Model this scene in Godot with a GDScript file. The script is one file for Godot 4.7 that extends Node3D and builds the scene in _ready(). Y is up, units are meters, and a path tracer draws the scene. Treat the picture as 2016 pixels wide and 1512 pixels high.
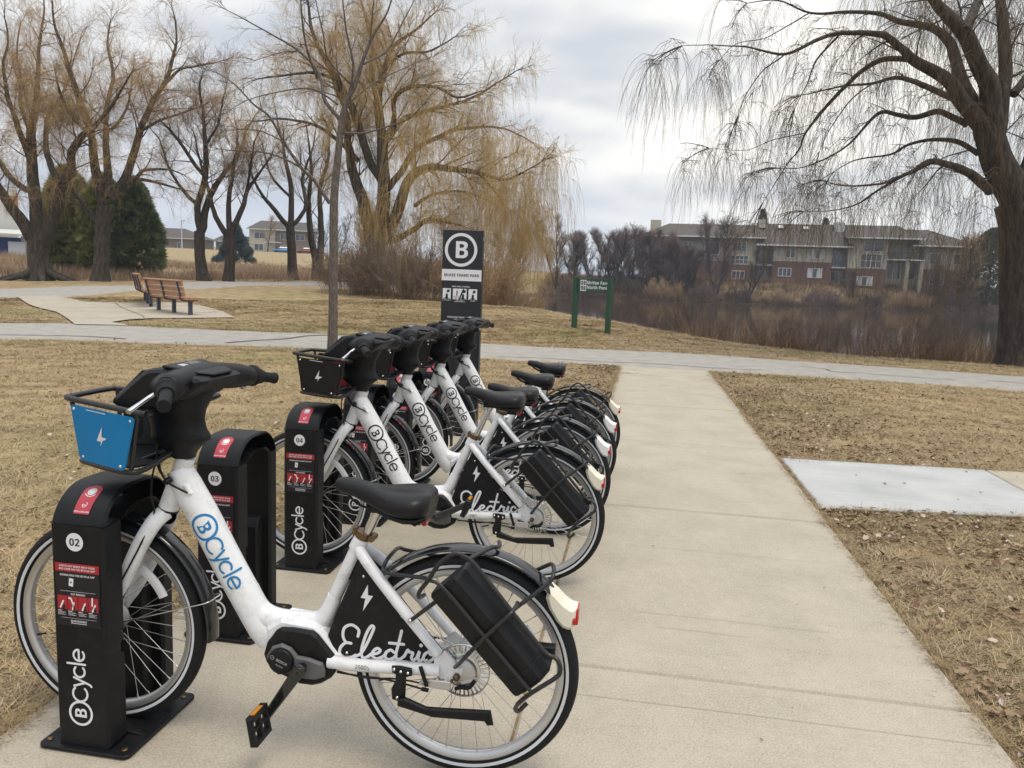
extends Node3D

# ---------------------------------------------------------------- shape collector
class MB:
	var v := PackedVector3Array()
	var n := PackedVector3Array()
	var uv := PackedVector2Array()
	var c := PackedColorArray()
	var idx := PackedInt32Array()
	var colored := false

	func vert(p: Vector3, t := Vector2.ZERO) -> int:
		v.append(p); n.append(Vector3.ZERO); uv.append(t)
		if colored: c.append(Color.WHITE)
		return v.size() - 1

	func tri(a: int, b: int, d: int) -> void:
		idx.append(a); idx.append(b); idx.append(d)

	func quad(a: int, b: int, d: int, e: int) -> void:
		tri(a, b, d); tri(a, d, e)

	# turns the triangles added since `from` so that the closed shape they make faces outwards
	func outward(from: int) -> void:
		var o := v[idx[from]]
		var vol := 0.0
		for i in range(from, idx.size(), 3):
			vol += (v[idx[i]] - o).dot((v[idx[i + 1]] - o).cross(v[idx[i + 2]] - o))
		if vol > 0.0:
			for i in range(from, idx.size(), 3):
				var t := idx[i + 1]
				idx[i + 1] = idx[i + 2]
				idx[i + 2] = t

	# rings of points joined to a skin; caps are flat
	func loft(rings: Array, closed := true, cap := true, hard := false) -> void:
		var start := idx.size()
		var m: int = rings[0].size()
		var base := v.size()
		if hard:
			for k in range(rings.size() - 1):
				for i in range(m if closed else m - 1):
					var j := (i + 1) % m
					var a := vert(rings[k][i]); vert(rings[k][j]); vert(rings[k + 1][j]); vert(rings[k + 1][i])
					quad(a, a + 1, a + 2, a + 3)
		else:
			for k in range(rings.size()):
				for i in range(m):
					vert(rings[k][i], Vector2(float(i) / m, float(k) / rings.size()))
			for k in range(rings.size() - 1):
				for i in range(m if closed else m - 1):
					var j := (i + 1) % m
					quad(base + k * m + i, base + k * m + j, base + (k + 1) * m + j, base + (k + 1) * m + i)
		if cap:
			for e in [0, rings.size() - 1]:
				var b := v.size()
				var mid := Vector3.ZERO
				for p in rings[e]: mid += p
				vert(mid / m)
				for p in rings[e]: vert(p)
				for i in range(m):
					if e == 0: tri(b, b + 1 + (i + 1) % m, b + 1 + i)
					else: tri(b, b + 1 + i, b + 1 + (i + 1) % m)
		if cap and closed: outward(start)

	func tube(path: PackedVector3Array, r, sides := 10, cap := true, flat := 1.0, flat_axis := Vector3.ZERO) -> void:
		var rings := []
		var last := path.size() - 1
		var side := Vector3.ZERO
		for k in range(path.size()):
			var t: Vector3 = (path[mini(k + 1, last)] - path[maxi(k - 1, 0)]).normalized()
			if k == 0:
				side = t.cross(Vector3.UP if absf(t.y) < 0.9 else Vector3.RIGHT).normalized()
			if flat_axis != Vector3.ZERO: side = flat_axis
			side = (side - t * side.dot(t)).normalized()
			var up := t.cross(side)
			var rr: float = r if r is float else r[k]
			var ring := PackedVector3Array()
			for i in range(sides):
				var a := TAU * i / sides
				ring.append(path[k] + side * (cos(a) * rr * flat) + up * (sin(a) * rr))
			rings.append(ring)
		loft(rings, true, cap)

	func rod(a: Vector3, b: Vector3, r := 0.005, sides := 8) -> void:
		tube(PackedVector3Array([a, b]), r, sides)

	# a polygon pushed from z0 to z1 with chamfered rims; x maps local x, y, z to the place
	func prism(poly: PackedVector2Array, z0: float, z1: float, x := Transform3D.IDENTITY, bevel := 0.0) -> void:
		var p := poly.duplicate()
		if Geometry2D.is_polygon_clockwise(p): p.reverse()
		var m := p.size()
		var inner := PackedVector2Array()
		for i in range(m):
			var d0 := (p[i] - p[(i + m - 1) % m]).normalized()
			var d1 := (p[(i + 1) % m] - p[i]).normalized()
			var q := Vector2(-d0.y - d1.y, d0.x + d1.x)
			var l := maxf(q.length_squared() / 2.0, 0.4)
			inner.append(p[i] + q * (bevel / l))
		var start := idx.size()
		var levels: Array = [[p, z0], [p, z1]] if bevel <= 0.0 else [[inner, z0], [p, z0 + bevel], [p, z1 - bevel], [inner, z1]]
		for k in range(levels.size() - 1):
			for i in range(m):
				var j := (i + 1) % m
				var a: Vector2 = levels[k][0][i]; var b: Vector2 = levels[k][0][j]
				var d: Vector2 = levels[k + 1][0][j]; var e: Vector2 = levels[k + 1][0][i]
				var s := vert(x * Vector3(a.x, a.y, levels[k][1]))
				vert(x * Vector3(b.x, b.y, levels[k][1])); vert(x * Vector3(d.x, d.y, levels[k + 1][1])); vert(x * Vector3(e.x, e.y, levels[k + 1][1]))
				quad(s, s + 1, s + 2, s + 3)
		var ends: PackedVector2Array = levels[0][0]
		var tris := Geometry2D.triangulate_polygon(ends)
		for e in [0, 1]:
			var s := v.size()
			for q in ends: vert(x * Vector3(q.x, q.y, z0 if e == 0 else z1), q)
			for i in range(0, tris.size(), 3):
				var a := s + tris[i]; var b := s + tris[i + 1]; var d := s + tris[i + 2]
				var pa := ends[tris[i]]; var pb := ends[tris[i + 1]]; var pd := ends[tris[i + 2]]
				var ccw := (pb - pa).cross(pd - pa) > 0.0
				if ccw == (e == 1): tri(a, b, d)
				else: tri(a, d, b)
		outward(start)

	func box(center: Vector3, size: Vector3, bevel := 0.0, x := Transform3D.IDENTITY) -> void:
		var h := size / 2.0
		prism(PackedVector2Array([Vector2(-h.x, -h.y), Vector2(h.x, -h.y), Vector2(h.x, h.y), Vector2(-h.x, h.y)]), -h.z, h.z, x * Transform3D(Basis.IDENTITY, center), bevel)

	# profile of (radius, along) turned round the local z axis
	func lathe(profile: Array, segs := 32, x := Transform3D.IDENTITY, ring := false, from := 0.0, to := TAU) -> void:
		var start := idx.size()
		var full := absf(to - from - TAU) < 0.001
		var m := profile.size()
		var base := v.size()
		var cols := segs if full else segs + 1
		for k in range(cols):
			var a := from + (to - from) * k / segs
			for q in profile: vert(x * Vector3(cos(a) * q.x, sin(a) * q.x, q.y))
		for k in range(segs):
			var k2 := (k + 1) % cols
			for i in range(m if ring else m - 1):
				var j := (i + 1) % m
				quad(base + k * m + i, base + k * m + j, base + k2 * m + j, base + k2 * m + i)
		if ring or full: outward(start)

	# sheet of two matching lines
	func strip(a: PackedVector3Array, b: PackedVector3Array, scale := 1.0) -> void:
		var base := v.size()
		for i in range(a.size()):
			vert(a[i], Vector2(a[i].x, a[i].z) * scale); vert(b[i], Vector2(b[i].x, b[i].z) * scale)
		for i in range(a.size() - 1):
			var k := base + i * 2
			quad(k, k + 2, k + 3, k + 1)

	func done(smooth := true) -> ArrayMesh:
		for i in range(0, idx.size(), 3):
			var a := idx[i]; var b := idx[i + 1]; var d := idx[i + 2]
			var f := (v[d] - v[a]).cross(v[b] - v[a])
			n[a] += f; n[b] += f; n[d] += f
		for i in range(n.size()):
			n[i] = n[i].normalized() if n[i].length_squared() > 1e-20 else Vector3.UP
		return raw()

	func raw() -> ArrayMesh:
		var arr := []
		arr.resize(Mesh.ARRAY_MAX)
		arr[Mesh.ARRAY_VERTEX] = v; arr[Mesh.ARRAY_NORMAL] = n; arr[Mesh.ARRAY_TEX_UV] = uv; arr[Mesh.ARRAY_INDEX] = idx
		if colored: arr[Mesh.ARRAY_COLOR] = c
		var m := ArrayMesh.new()
		m.add_surface_from_arrays(Mesh.PRIMITIVE_TRIANGLES, arr)
		return m

	# quick many-sided twig with ready normals and optional colour
	func twig(path: PackedVector3Array, r0: float, r1: float, sides := 3, col := Color.WHITE) -> void:
		var last := path.size() - 1
		var t0 := (path[1] - path[0]).normalized()
		var side := t0.cross(Vector3.UP if absf(t0.y) < 0.9 else Vector3.RIGHT).normalized()
		var base := v.size()
		for k in range(path.size()):
			var t: Vector3 = (path[mini(k + 1, last)] - path[maxi(k - 1, 0)]).normalized()
			side = (side - t * side.dot(t)).normalized()
			var up := t.cross(side)
			var rr := lerpf(r0, r1, float(k) / last)
			for i in range(sides):
				var a := TAU * i / sides
				var d := side * cos(a) + up * sin(a)
				v.append(path[k] + d * rr); n.append(d); uv.append(Vector2(float(i) / sides, k))
				if colored: c.append(col)
		for k in range(last):
			for i in range(sides):
				var j := (i + 1) % sides
				var a := base + k * sides + i; var b := base + k * sides + j
				idx.append(a); idx.append(b + sides); idx.append(b)
				idx.append(a); idx.append(a + sides); idx.append(b + sides)

# ---------------------------------------------------------------- naming and tagging
var taken := {}
var M := {}

func numbered(called: String) -> String:
	var k: int = taken.get(called, 0)
	taken[called] = k + 1
	return called if k == 0 else "%s_%03d" % [called, k]

func thing(called: String, label: String, category: String, at := Vector3.ZERO, group := "", turn := 0.0) -> Node3D:
	var o := Node3D.new()
	o.name = numbered(called)
	add_child(o, true)
	o.position = at; o.rotation.y = turn
	tag(o, label, category, group)
	return o

func tag(o: Node3D, label: String, category: String, group := "") -> Node3D:
	o.set_meta("label", label); o.set_meta("category", category)
	if group: o.set_meta("group", group)
	return o

func put(called: String, mesh: Mesh, mat: Material, parent: Node = null) -> MeshInstance3D:
	if mat == null: print("no material for ", called)
	var o := MeshInstance3D.new()
	o.name = called if parent else numbered(called)
	o.mesh = mesh
	o.material_override = mat
	(parent if parent else self).add_child(o, true)
	return o

func obj(called: String, mb: MB, mat: Material, parent: Node = null) -> MeshInstance3D:
	return put(called, mb.done(), mat, parent)

func struct(called: String, mb: MB, mat: Material) -> MeshInstance3D:
	var o := obj(called, mb, mat)
	o.set_meta("kind", "structure")
	return o

func copy(o: Node3D, called: String, at: Vector3, label: String) -> Node3D:
	var d: Node3D = o.duplicate()
	d.name = numbered(called)
	add_child(d, true)
	d.position = at
	d.set_meta("label", label)
	return d

func many(called: String, mesh: Mesh, where: Array, mat: Material, parent: Node = null, cols := PackedColorArray()) -> MultiMeshInstance3D:
	var mm := MultiMesh.new()
	mm.transform_format = MultiMesh.TRANSFORM_3D
	mm.use_colors = cols.size() > 0
	mm.mesh = mesh
	mm.instance_count = where.size()
	for i in range(where.size()):
		mm.set_instance_transform(i, where[i])
		if cols.size() > 0: mm.set_instance_color(i, cols[i])
	var o := MultiMeshInstance3D.new()
	o.name = called if parent else numbered(called)
	o.multimesh = mm
	o.material_override = mat
	o.set_meta("kind", "stuff")
	(parent if parent else self).add_child(o, true)
	return o

# ---------------------------------------------------------------- curves and lettering
func smooth(pts: Array, per := 6) -> PackedVector3Array:
	var out := PackedVector3Array()
	for k in range(pts.size() - 1):
		var p0: Vector3 = pts[maxi(k - 1, 0)]; var p1: Vector3 = pts[k]
		var p2: Vector3 = pts[k + 1]; var p3: Vector3 = pts[mini(k + 2, pts.size() - 1)]
		for i in range(per): out.append(p1.cubic_interpolate(p2, p0, p3, float(i) / per))
	out.append(pts[-1])
	return out

func smooth2(pts: Array, per := 6) -> PackedVector2Array:
	var out := PackedVector2Array()
	for k in range(pts.size() - 1):
		var p0: Vector2 = pts[maxi(k - 1, 0)]; var p1: Vector2 = pts[k]
		var p2: Vector2 = pts[k + 1]; var p3: Vector2 = pts[mini(k + 2, pts.size() - 1)]
		for i in range(per): out.append(p1.cubic_interpolate(p2, p0, p3, float(i) / per))
	out.append(pts[-1])
	return out

func spread(vals: Array, count: int) -> Array:
	var out := []
	for i in range(count):
		var t := float(i) / (count - 1) * (vals.size() - 1)
		var k := mini(int(t), vals.size() - 2)
		out.append(lerpf(vals[k], vals[k + 1], t - k))
	return out

# a pen stroke of constant width laid on a surface by `lay` (2D point -> 3D point)
func stroke(mb: MB, line: PackedVector2Array, width: float, lay: Callable, out: Vector3) -> void:
	var m := line.size()
	if m < 2: return
	var shut := line[0].distance_to(line[m - 1]) < 0.0001
	var base := mb.v.size()
	for i in range(m):
		var a := line[maxi(i - 1, 0)]; var b := line[mini(i + 1, m - 1)]
		if shut and (i == 0 or i == m - 1): a = line[m - 2]; b = line[1]
		var t := (b - a).normalized()
		var s := Vector2(-t.y, t.x) * width / 2.0
		mb.vert(lay.call(line[i] + s)); mb.vert(lay.call(line[i] - s))
	for i in range(m - 1):
		var k := base + i * 2
		facing(mb, k, k + 1, k + 3, out); facing(mb, k, k + 3, k + 2, out)
	if not shut:
		for e in [0, m - 1]:
			var t := (line[1] - line[0] if e == 0 else line[m - 1] - line[m - 2]).angle()
			var b2 := mb.v.size()
			mb.vert(lay.call(line[e]))
			for i in range(7):
				var a := t + PI / 2 + PI * i / 6.0 * (1.0 if e == 0 else -1.0)
				mb.vert(lay.call(line[e] + Vector2(cos(a), sin(a)) * width / 2.0))
			for i in range(6): facing(mb, b2, b2 + 1 + i, b2 + 2 + i, out)

func facing(mb: MB, a: int, b: int, d: int, out: Vector3) -> void:
	var f := (mb.v[d] - mb.v[a]).cross(mb.v[b] - mb.v[a])
	if f.dot(out) >= 0.0: mb.tri(a, b, d)
	else: mb.tri(a, d, b)

func arc2(c: Vector2, r: float, a0: float, a1: float, segs := 20) -> PackedVector2Array:
	var out := PackedVector2Array()
	for i in range(segs + 1):
		var a := deg_to_rad(lerpf(a0, a1, float(i) / segs))
		out.append(c + Vector2(cos(a), sin(a)) * r)
	return out

func disc2(mb: MB, c: Vector2, r: float, lay: Callable, out: Vector3, segs := 28) -> void:
	var b := mb.v.size()
	mb.vert(lay.call(c))
	for i in range(segs): mb.vert(lay.call(c + Vector2.from_angle(TAU * i / segs) * r))
	for i in range(segs): facing(mb, b, b + 1 + i, b + 1 + (i + 1) % segs, out)

func rect2(mb: MB, a: Vector2, b: Vector2, lay: Callable, out: Vector3, nx := 1, ny := 1) -> void:
	var base := mb.v.size()
	for j in range(ny + 1):
		for i in range(nx + 1):
			mb.vert(lay.call(Vector2(lerpf(a.x, b.x, float(i) / nx), lerpf(a.y, b.y, float(j) / ny))), Vector2(float(i) / nx, 1.0 - float(j) / ny))
	for j in range(ny):
		for i in range(nx):
			var k := base + j * (nx + 1) + i
			facing(mb, k, k + 1, k + nx + 2, out); facing(mb, k, k + nx + 2, k + nx + 1, out)

func poly2(mb: MB, p: PackedVector2Array, lay: Callable, out: Vector3) -> void:
	var b := mb.v.size()
	for q in p: mb.vert(lay.call(q), q)
	var t := Geometry2D.triangulate_polygon(p)
	for i in range(0, t.size(), 3): facing(mb, b + t[i], b + t[i + 1], b + t[i + 2], out)

# printed letters: size is the height of a capital, at the left end of the base line (or its middle)
func print_text(mb: MB, words: String, at: Vector2, size: float, lay: Callable, out: Vector3, bold := true, middle := true, turn := 0.0, squeeze := 1.0) -> void:
	var tm := TextMesh.new()
	var f := SystemFont.new()
	f.font_names = PackedStringArray(["Droid Sans"])
	f.font_weight = 700 if bold else 400
	tm.font = f
	tm.font_size = 64
	tm.pixel_size = 1.0 / 64.0
	tm.depth = 0.0
	tm.curve_step = 2.0
	tm.horizontal_alignment = HORIZONTAL_ALIGNMENT_CENTER if middle else HORIZONTAL_ALIGNMENT_LEFT
	tm.vertical_alignment = VERTICAL_ALIGNMENT_CENTER
	tm.text = words
	var arr := tm.get_mesh_arrays()
	if arr.is_empty() or arr[Mesh.ARRAY_VERTEX] == null: return
	var pts: PackedVector3Array = arr[Mesh.ARRAY_VERTEX]
	var ind = arr[Mesh.ARRAY_INDEX]
	var lo := INF; var hi := -INF; var xl := INF
	for p in pts: lo = minf(lo, p.y); hi = maxf(hi, p.y); xl = minf(xl, p.x)
	var k := size / 0.714
	var mid := (lo + hi) / 2.0
	var b := mb.v.size()
	for p in pts:
		var q := Vector2((p.x - (0.0 if middle else xl)) * k * squeeze, (p.y - mid) * k).rotated(turn) + at
		mb.vert(lay.call(q))
	if ind == null or ind.is_empty():
		for i in range(0, pts.size(), 3): facing(mb, b + i, b + i + 1, b + i + 2, out)
	else:
		for i in range(0, ind.size(), 3): facing(mb, b + ind[i], b + ind[i + 1], b + ind[i + 2], out)

# the round badge: ring, letter, and the thin word after it. Runs along +x from the badge centre, badge radius r.
func badge(mb: MB, at: Vector2, r: float, turn: float, lay: Callable, out: Vector3, word := true, thin := 0.17) -> void:
	var f := func(q: Vector2) -> Vector3: return lay.call(at + (q * r).rotated(turn))
	stroke(mb, arc2(Vector2.ZERO, 0.91, 0, 360, 48), 0.19, f, out)
	print_text(mb, "B", Vector2(0.0, 0.0), 0.98, f, out, true, true, 0.0, 1.02)
	if not word: return
	var w := thin
	stroke(mb, arc2(Vector2(1.56, 0.0), 0.60, 42, 318, 30), w, f, out)          # C
	stroke(mb, line2([Vector2(2.16, 0.48), Vector2(2.50, -0.46)]), w, f, out)    # y
	stroke(mb, line2([Vector2(2.84, 0.48), Vector2(2.36, -0.86), Vector2(2.24, -0.96)]), w, f, out)
	stroke(mb, arc2(Vector2(3.34, 0.0), 0.44, 45, 315, 22), w, f, out)          # c
	stroke(mb, line2([Vector2(3.93, -0.5), Vector2(3.93, 0.98)]), w, f, out)     # l
	var e := line2([Vector2(4.20, 0.0), Vector2(5.06, 0.0)])
	e.append_array(arc2(Vector2(4.63, 0.0), 0.44, 4, 312, 24))
	stroke(mb, e, w, f, out)                                                      # e

func line2(pts: Array) -> PackedVector2Array:
	var out := PackedVector2Array()
	for k in range(pts.size() - 1):
		for i in range(8): out.append((pts[k] as Vector2).lerp(pts[k + 1], i / 8.0))
	out.append(pts[-1])
	return out

func bolt_shape(at: Vector2, h: float) -> PackedVector2Array:
	var p := PackedVector2Array()
	for q in [Vector2(0.10, 1.0), Vector2(-0.27, 0.42), Vector2(-0.03, 0.42), Vector2(-0.20, 0.0), Vector2(0.27, 0.60), Vector2(0.02, 0.60)]:
		p.append(at + Vector2(q.x, q.y - 0.5) * h)
	return p

# ---------------------------------------------------------------- materials
func mat(key: String, col: Color, rough := 0.6, metal := 0.0) -> StandardMaterial3D:
	var m := StandardMaterial3D.new()
	m.resource_name = key
	m.albedo_color = col
	m.roughness = rough
	m.metallic = metal
	M[key] = m
	return m

func lin(r: float, g: float, b: float) -> Color:
	return Color(r, g, b).linear_to_srgb()

func noise(rng_seed: int, freq: float, oct := 4, kind := FastNoiseLite.TYPE_SIMPLEX_SMOOTH) -> FastNoiseLite:
	var f := FastNoiseLite.new()
	f.seed = rng_seed; f.frequency = freq; f.noise_type = kind
	f.fractal_octaves = oct
	return f

# a colour map: weighted sum of noise pictures looked up in a ramp of linear colours
func color_map(size: int, layers: Array, stops: Array) -> ImageTexture:
	var sum := PackedFloat32Array()
	sum.resize(size * size)
	for l in layers:
		var across: bool = l.size() == 4
		var s: int = l[2] if l.size() > 2 else 1
		var im: Image = l[0].get_seamless_image(maxi(size / s, 8) if across else size, size if across else maxi(size / s, 8), false, false, 0.12)
		im.convert(Image.FORMAT_L8)
		if s > 1: im.resize(size, size, Image.INTERPOLATE_CUBIC)
		var d := im.get_data()
		var w: float = l[1] / 255.0
		for i in range(sum.size()): sum[i] += d[i] * w
	var lut := []
	for i in range(256):
		var t := i / 255.0
		var k := 0
		while k < stops.size() - 2 and t > stops[k + 1][0]: k += 1
		var u := clampf((t - stops[k][0]) / (stops[k + 1][0] - stops[k][0]), 0, 1)
		var cc: Color = (stops[k][1] as Color).lerp(stops[k + 1][1], u).linear_to_srgb()
		lut.append([int(clampf(cc.r, 0, 1) * 255), int(clampf(cc.g, 0, 1) * 255), int(clampf(cc.b, 0, 1) * 255)])
	var out := PackedByteArray()
	out.resize(size * size * 3)
	for i in range(sum.size()):
		var q: Array = lut[clampi(int(sum[i] * 255.0), 0, 255)]
		out[i * 3] = q[0]; out[i * 3 + 1] = q[1]; out[i * 3 + 2] = q[2]
	return ImageTexture.create_from_image(Image.create_from_data(size, size, false, Image.FORMAT_RGB8, out))

func height_map(size: int, n: FastNoiseLite) -> ImageTexture:
	var im := n.get_seamless_image(size, size, false, false, 0.12)
	im.convert(Image.FORMAT_RGB8)
	return ImageTexture.create_from_image(im)

func textured(key: String, tex: Texture2D, scale: float, rough: float, bump: Texture2D = null, relief := 0.0, world := true) -> StandardMaterial3D:
	var m := mat(key, Color.WHITE, rough)
	m.albedo_texture = tex
	m.uv1_triplanar = true
	m.uv1_world_triplanar = world
	m.uv1_scale = Vector3.ONE * scale
	m.uv1_triplanar_sharpness = 4.0
	if bump:
		m.heightmap_enabled = true
		m.heightmap_texture = bump
		m.heightmap_scale = relief
	return m

func _ready() -> void:
	var cam := Camera3D.new()
	cam.name = "camera"
	add_child(cam)
	cam.fov = 53.08
	cam.near = 0.05
	cam.far = 3000.0
	var pitch := deg_to_rad(7.715); var yaw := deg_to_rad(9.219); var roll := deg_to_rad(2.3)
	cam.position = Vector3(0, 1.45, 0)
	cam.basis = Basis(Vector3.UP, yaw) * Basis(Vector3.RIGHT, -pitch) * Basis(Vector3.BACK, roll)
	cam.current = true
	var we := WorldEnvironment.new()
	we.name = "world_environment"
	var env := Environment.new()
	env.background_mode = Environment.BG_SKY
	env.sky = Sky.new()
	var pano := PanoramaSkyMaterial.new()
	pano.panorama = cloud_sky(1024, 512)
	env.sky.sky_material = pano
	env.tonemap_mode = Environment.TONE_MAPPER_LINEAR
	env.tonemap_exposure = 1.3
	env.sdfgi_enabled = true
	env.ssao_enabled = true
	env.ssil_enabled = true
	env.fog_enabled = true
	env.fog_density = 0.0006
	env.fog_light_color = Color(0.78, 0.83, 0.9)
	we.environment = env
	add_child(we)
	var sun := DirectionalLight3D.new()
	sun.name = "sun"
	sun.light_energy = 0.42
	sun.light_color = Color(1.0, 0.95, 0.87)
	sun.light_angular_distance = 24.0
	sun.shadow_enabled = true
	add_child(sun)
	sun.look_at_from_position(Vector3(10, 30, 8), Vector3.ZERO)
	make_materials()
	build_ground()
	build_paving()
	build_buildings()
	build_trees()
	build_reeds()
	build_furniture()
	build_docks()
	build_bikes()
	build_lawn()

func cloud_sky(w: int, h: int) -> ImageTexture:
	var a := noise(11, 1.0, 5)
	var b := noise(23, 1.0, 4)
	var data := PackedFloat32Array()
	data.resize(w * h * 3)
	var glow_dir := Vector3(0.27, 0.17, -0.95).normalized()
	for j in range(h):
		var el := PI / 2 - PI * (j + 0.5) / h
		var y := sin(el); var cy := cos(el)
		for i in range(w):
			var az := TAU * ((i + 0.5) / w - 0.25)
			var d := Vector3(cos(az) * cy, y, sin(az) * cy)
			var flat := 1.0 / (maxf(y, 0.0) + 0.22)
			var q := Vector3(d.x * flat, 0.0, d.z * flat)
			var n1 := a.get_noise_3d(q.x * 1.1, q.y + 3.0, q.z * 1.9) * 0.5 + 0.5
			var n2 := b.get_noise_3d(q.x * 3.2 + 9.0, 1.0, q.z * 5.5) * 0.5 + 0.5
			var cl := clampf(n1 * 0.72 + n2 * 0.28, 0.0, 1.0)
			var t := smoothstep(0.30, 0.68, cl)
			var col := Vector3(0.475, 0.515, 0.575).lerp(Vector3(0.73, 0.735, 0.74), t)
			col *= lerpf(1.0, 2.0, smoothstep(0.38, 1.0, maxf(y, 0.0)))
			var low := smoothstep(0.16, 0.02, y)
			col = col.lerp(Vector3(0.50, 0.56, 0.65), low * 0.7)
			var g := pow(maxf(d.dot(glow_dir), 0.0), 18.0)
			col += Vector3(0.26, 0.22, 0.14) * g * (0.55 + 0.45 * t)
			if y < 0.0: col = Vector3(0.30, 0.28, 0.24)
			var k := (j * w + i) * 3
			data[k] = col.x; data[k + 1] = col.y; data[k + 2] = col.z
	return ImageTexture.create_from_image(Image.create_from_data(w, h, false, Image.FORMAT_RGBF, data.to_byte_array()))

func make_materials() -> void:
	var black := lin(0.012, 0.012, 0.013)
	mat("white_paint", lin(0.78, 0.79, 0.80), 0.32)
	var dirt := color_map(512, [[noise(5, 0.012, 5), 0.7], [noise(6, 0.09, 3), 0.3]], [[0.0, Color(0.36, 0.34, 0.30)], [0.28, Color(0.645, 0.65, 0.655)], [0.5, Color(0.72, 0.735, 0.755)], [1.0, Color(0.75, 0.77, 0.80)]])
	var wp := textured("white_paint", dirt, 2.2, 0.34, null, 0.0, false)
	wp.clearcoat_enabled = true; wp.clearcoat = 0.4; wp.clearcoat_roughness = 0.15
	var scuff := color_map(512, [[noise(7, 0.02, 5), 0.6], [noise(8, 0.15, 3), 0.4]], [[0.0, Color(0.005, 0.0055, 0.007)], [0.55, Color(0.0075, 0.008, 0.0095)], [0.75, Color(0.012, 0.012, 0.013)], [1.0, Color(0.03, 0.029, 0.027)]])
	textured("black_powder", scuff, 1.7, 0.48, height_map(512, noise(31, 0.28, 2)), 0.035, false)
	textured("black_plastic", scuff, 2.6, 0.42, height_map(512, noise(32, 0.4, 2)), 0.02, false)
	mat("black_gloss", lin(0.010, 0.0105, 0.012), 0.14)
	M.black_gloss.clearcoat_enabled = true; M.black_gloss.clearcoat = 0.45; M.black_gloss.clearcoat_roughness = 0.08
	mat("black_tube", lin(0.013, 0.013, 0.014), 0.3)
	mat("black_print", black, 0.45)
	for k in ["black_powder", "black_plastic"]: M[k].metallic_specular = 0.36
	mat("rubber", lin(0.010, 0.0105, 0.012), 0.7)
	M.rubber.metallic_specular = 0.35
	mat("saddle_skin", lin(0.010, 0.0102, 0.0115), 0.36)
	M.saddle_skin.metallic_specular = 0.36
	M.saddle_skin.heightmap_enabled = true
	M.saddle_skin.heightmap_texture = height_map(256, noise(33, 0.3, 2)); M.saddle_skin.heightmap_scale = 0.02
	M.saddle_skin.uv1_triplanar = true; M.saddle_skin.uv1_scale = Vector3.ONE * 9.0
	mat("alloy", lin(0.55, 0.55, 0.55), 0.38, 0.75)
	mat("steel", lin(0.62, 0.62, 0.62), 0.24, 1.0)
	mat("spoke_steel", lin(0.55, 0.54, 0.52), 0.3, 0.9)
	mat("brass", lin(0.16, 0.105, 0.055), 0.36, 0.8)
	mat("grey_plastic", lin(0.10, 0.10, 0.105), 0.5)
	mat("reflective_stripe", lin(0.62, 0.64, 0.68), 0.4)
	mat("cream_plastic", lin(0.76, 0.73, 0.60), 0.35)
	mat("white_plastic", lin(0.80, 0.80, 0.80), 0.35)
	mat("red_plastic", lin(0.45, 0.012, 0.016), 0.25)
	mat("amber", lin(0.55, 0.22, 0.02), 0.25)
	mat("clear_reflector", lin(0.7, 0.72, 0.74), 0.2)
	mat("blue_panel", lin(0.002, 0.185, 0.44), 0.35)
	mat("blue_print", lin(0.004, 0.165, 0.39), 0.4)
	M.blue_panel.metallic_specular = 0.3
	mat("score_line", lin(0.335, 0.295, 0.235), 0.9)
	mat("white_print", lin(0.72, 0.72, 0.75), 0.5)
	mat("red_print", lin(0.36, 0.018, 0.030), 0.42)
	mat("pink_red_print", lin(0.42, 0.035, 0.055), 0.42)
	mat("grey_print", lin(0.40, 0.40, 0.42), 0.5)
	mat("violet_print", lin(0.25, 0.12, 0.34), 0.5)
	mat("green_paint", lin(0.010, 0.062, 0.030), 0.5)
	mat("bench_steel", lin(0.052, 0.060, 0.085), 0.45)
	for k in range(3):
		var w := color_map(256, [[noise(41 + k, 0.02, 4), 0.5, 8, true], [noise(51 + k, 0.1, 3), 0.5, 4, true]], [[0.0, Color(0.22, 0.105, 0.055)], [0.5, Color(0.36, 0.185, 0.10)], [1.0, Color(0.47, 0.26, 0.15)]])
		textured("bench_wood_%d" % k, w, 1.3, 0.6, null, 0.0, false)

	# paving
	var grit := height_map(512, noise(61, 0.22, 3))
	for k in range(3):
		var t := color_map(1024, [[noise(70 + k, 0.004, 4), 0.20], [noise(80 + k, 0.22, 3), 0.62], [noise(90 + k, 0.03, 4), 0.12], [noise(95 + k, 0.09, 2), 0.06, 48, true]],
			[[0.0, Color(0.20, 0.176, 0.138)], [0.36, Color(0.335, 0.296, 0.234)], [0.5, Color(0.395, 0.350, 0.277)], [0.64, Color(0.432, 0.386, 0.310)], [1.0, Color(0.54, 0.49, 0.405)]])
		textured("concrete_%d" % k, t, 0.45, 0.85, grit, 0.12)
	var fresh := color_map(512, [[noise(75, 0.006, 4), 0.5], [noise(85, 0.35, 2), 0.3], [noise(97, 0.09, 2), 0.2, 48, true]], [[0.0, Color(0.28, 0.285, 0.275)], [0.4, Color(0.385, 0.392, 0.388)], [0.6, Color(0.425, 0.432, 0.428)], [1.0, Color(0.52, 0.525, 0.52)]])
	textured("fresh_concrete", fresh, 0.5, 0.85, grit, 0.1)
	var asphalt := color_map(512, [[noise(76, 0.008, 4), 0.4], [noise(86, 0.45, 2), 0.6]], [[0.0, Color(0.20, 0.185, 0.165)], [0.5, Color(0.315, 0.295, 0.265)], [1.0, Color(0.44, 0.415, 0.375)]])
	textured("weathered_asphalt", asphalt, 0.55, 0.9, grit, 0.2)
	mat("joint_dirt", lin(0.16, 0.135, 0.105), 0.95)
	mat("crack_tar", lin(0.07, 0.062, 0.055), 0.9)
	mat("pink_chalk", lin(0.50, 0.26, 0.22), 0.9)

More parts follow.
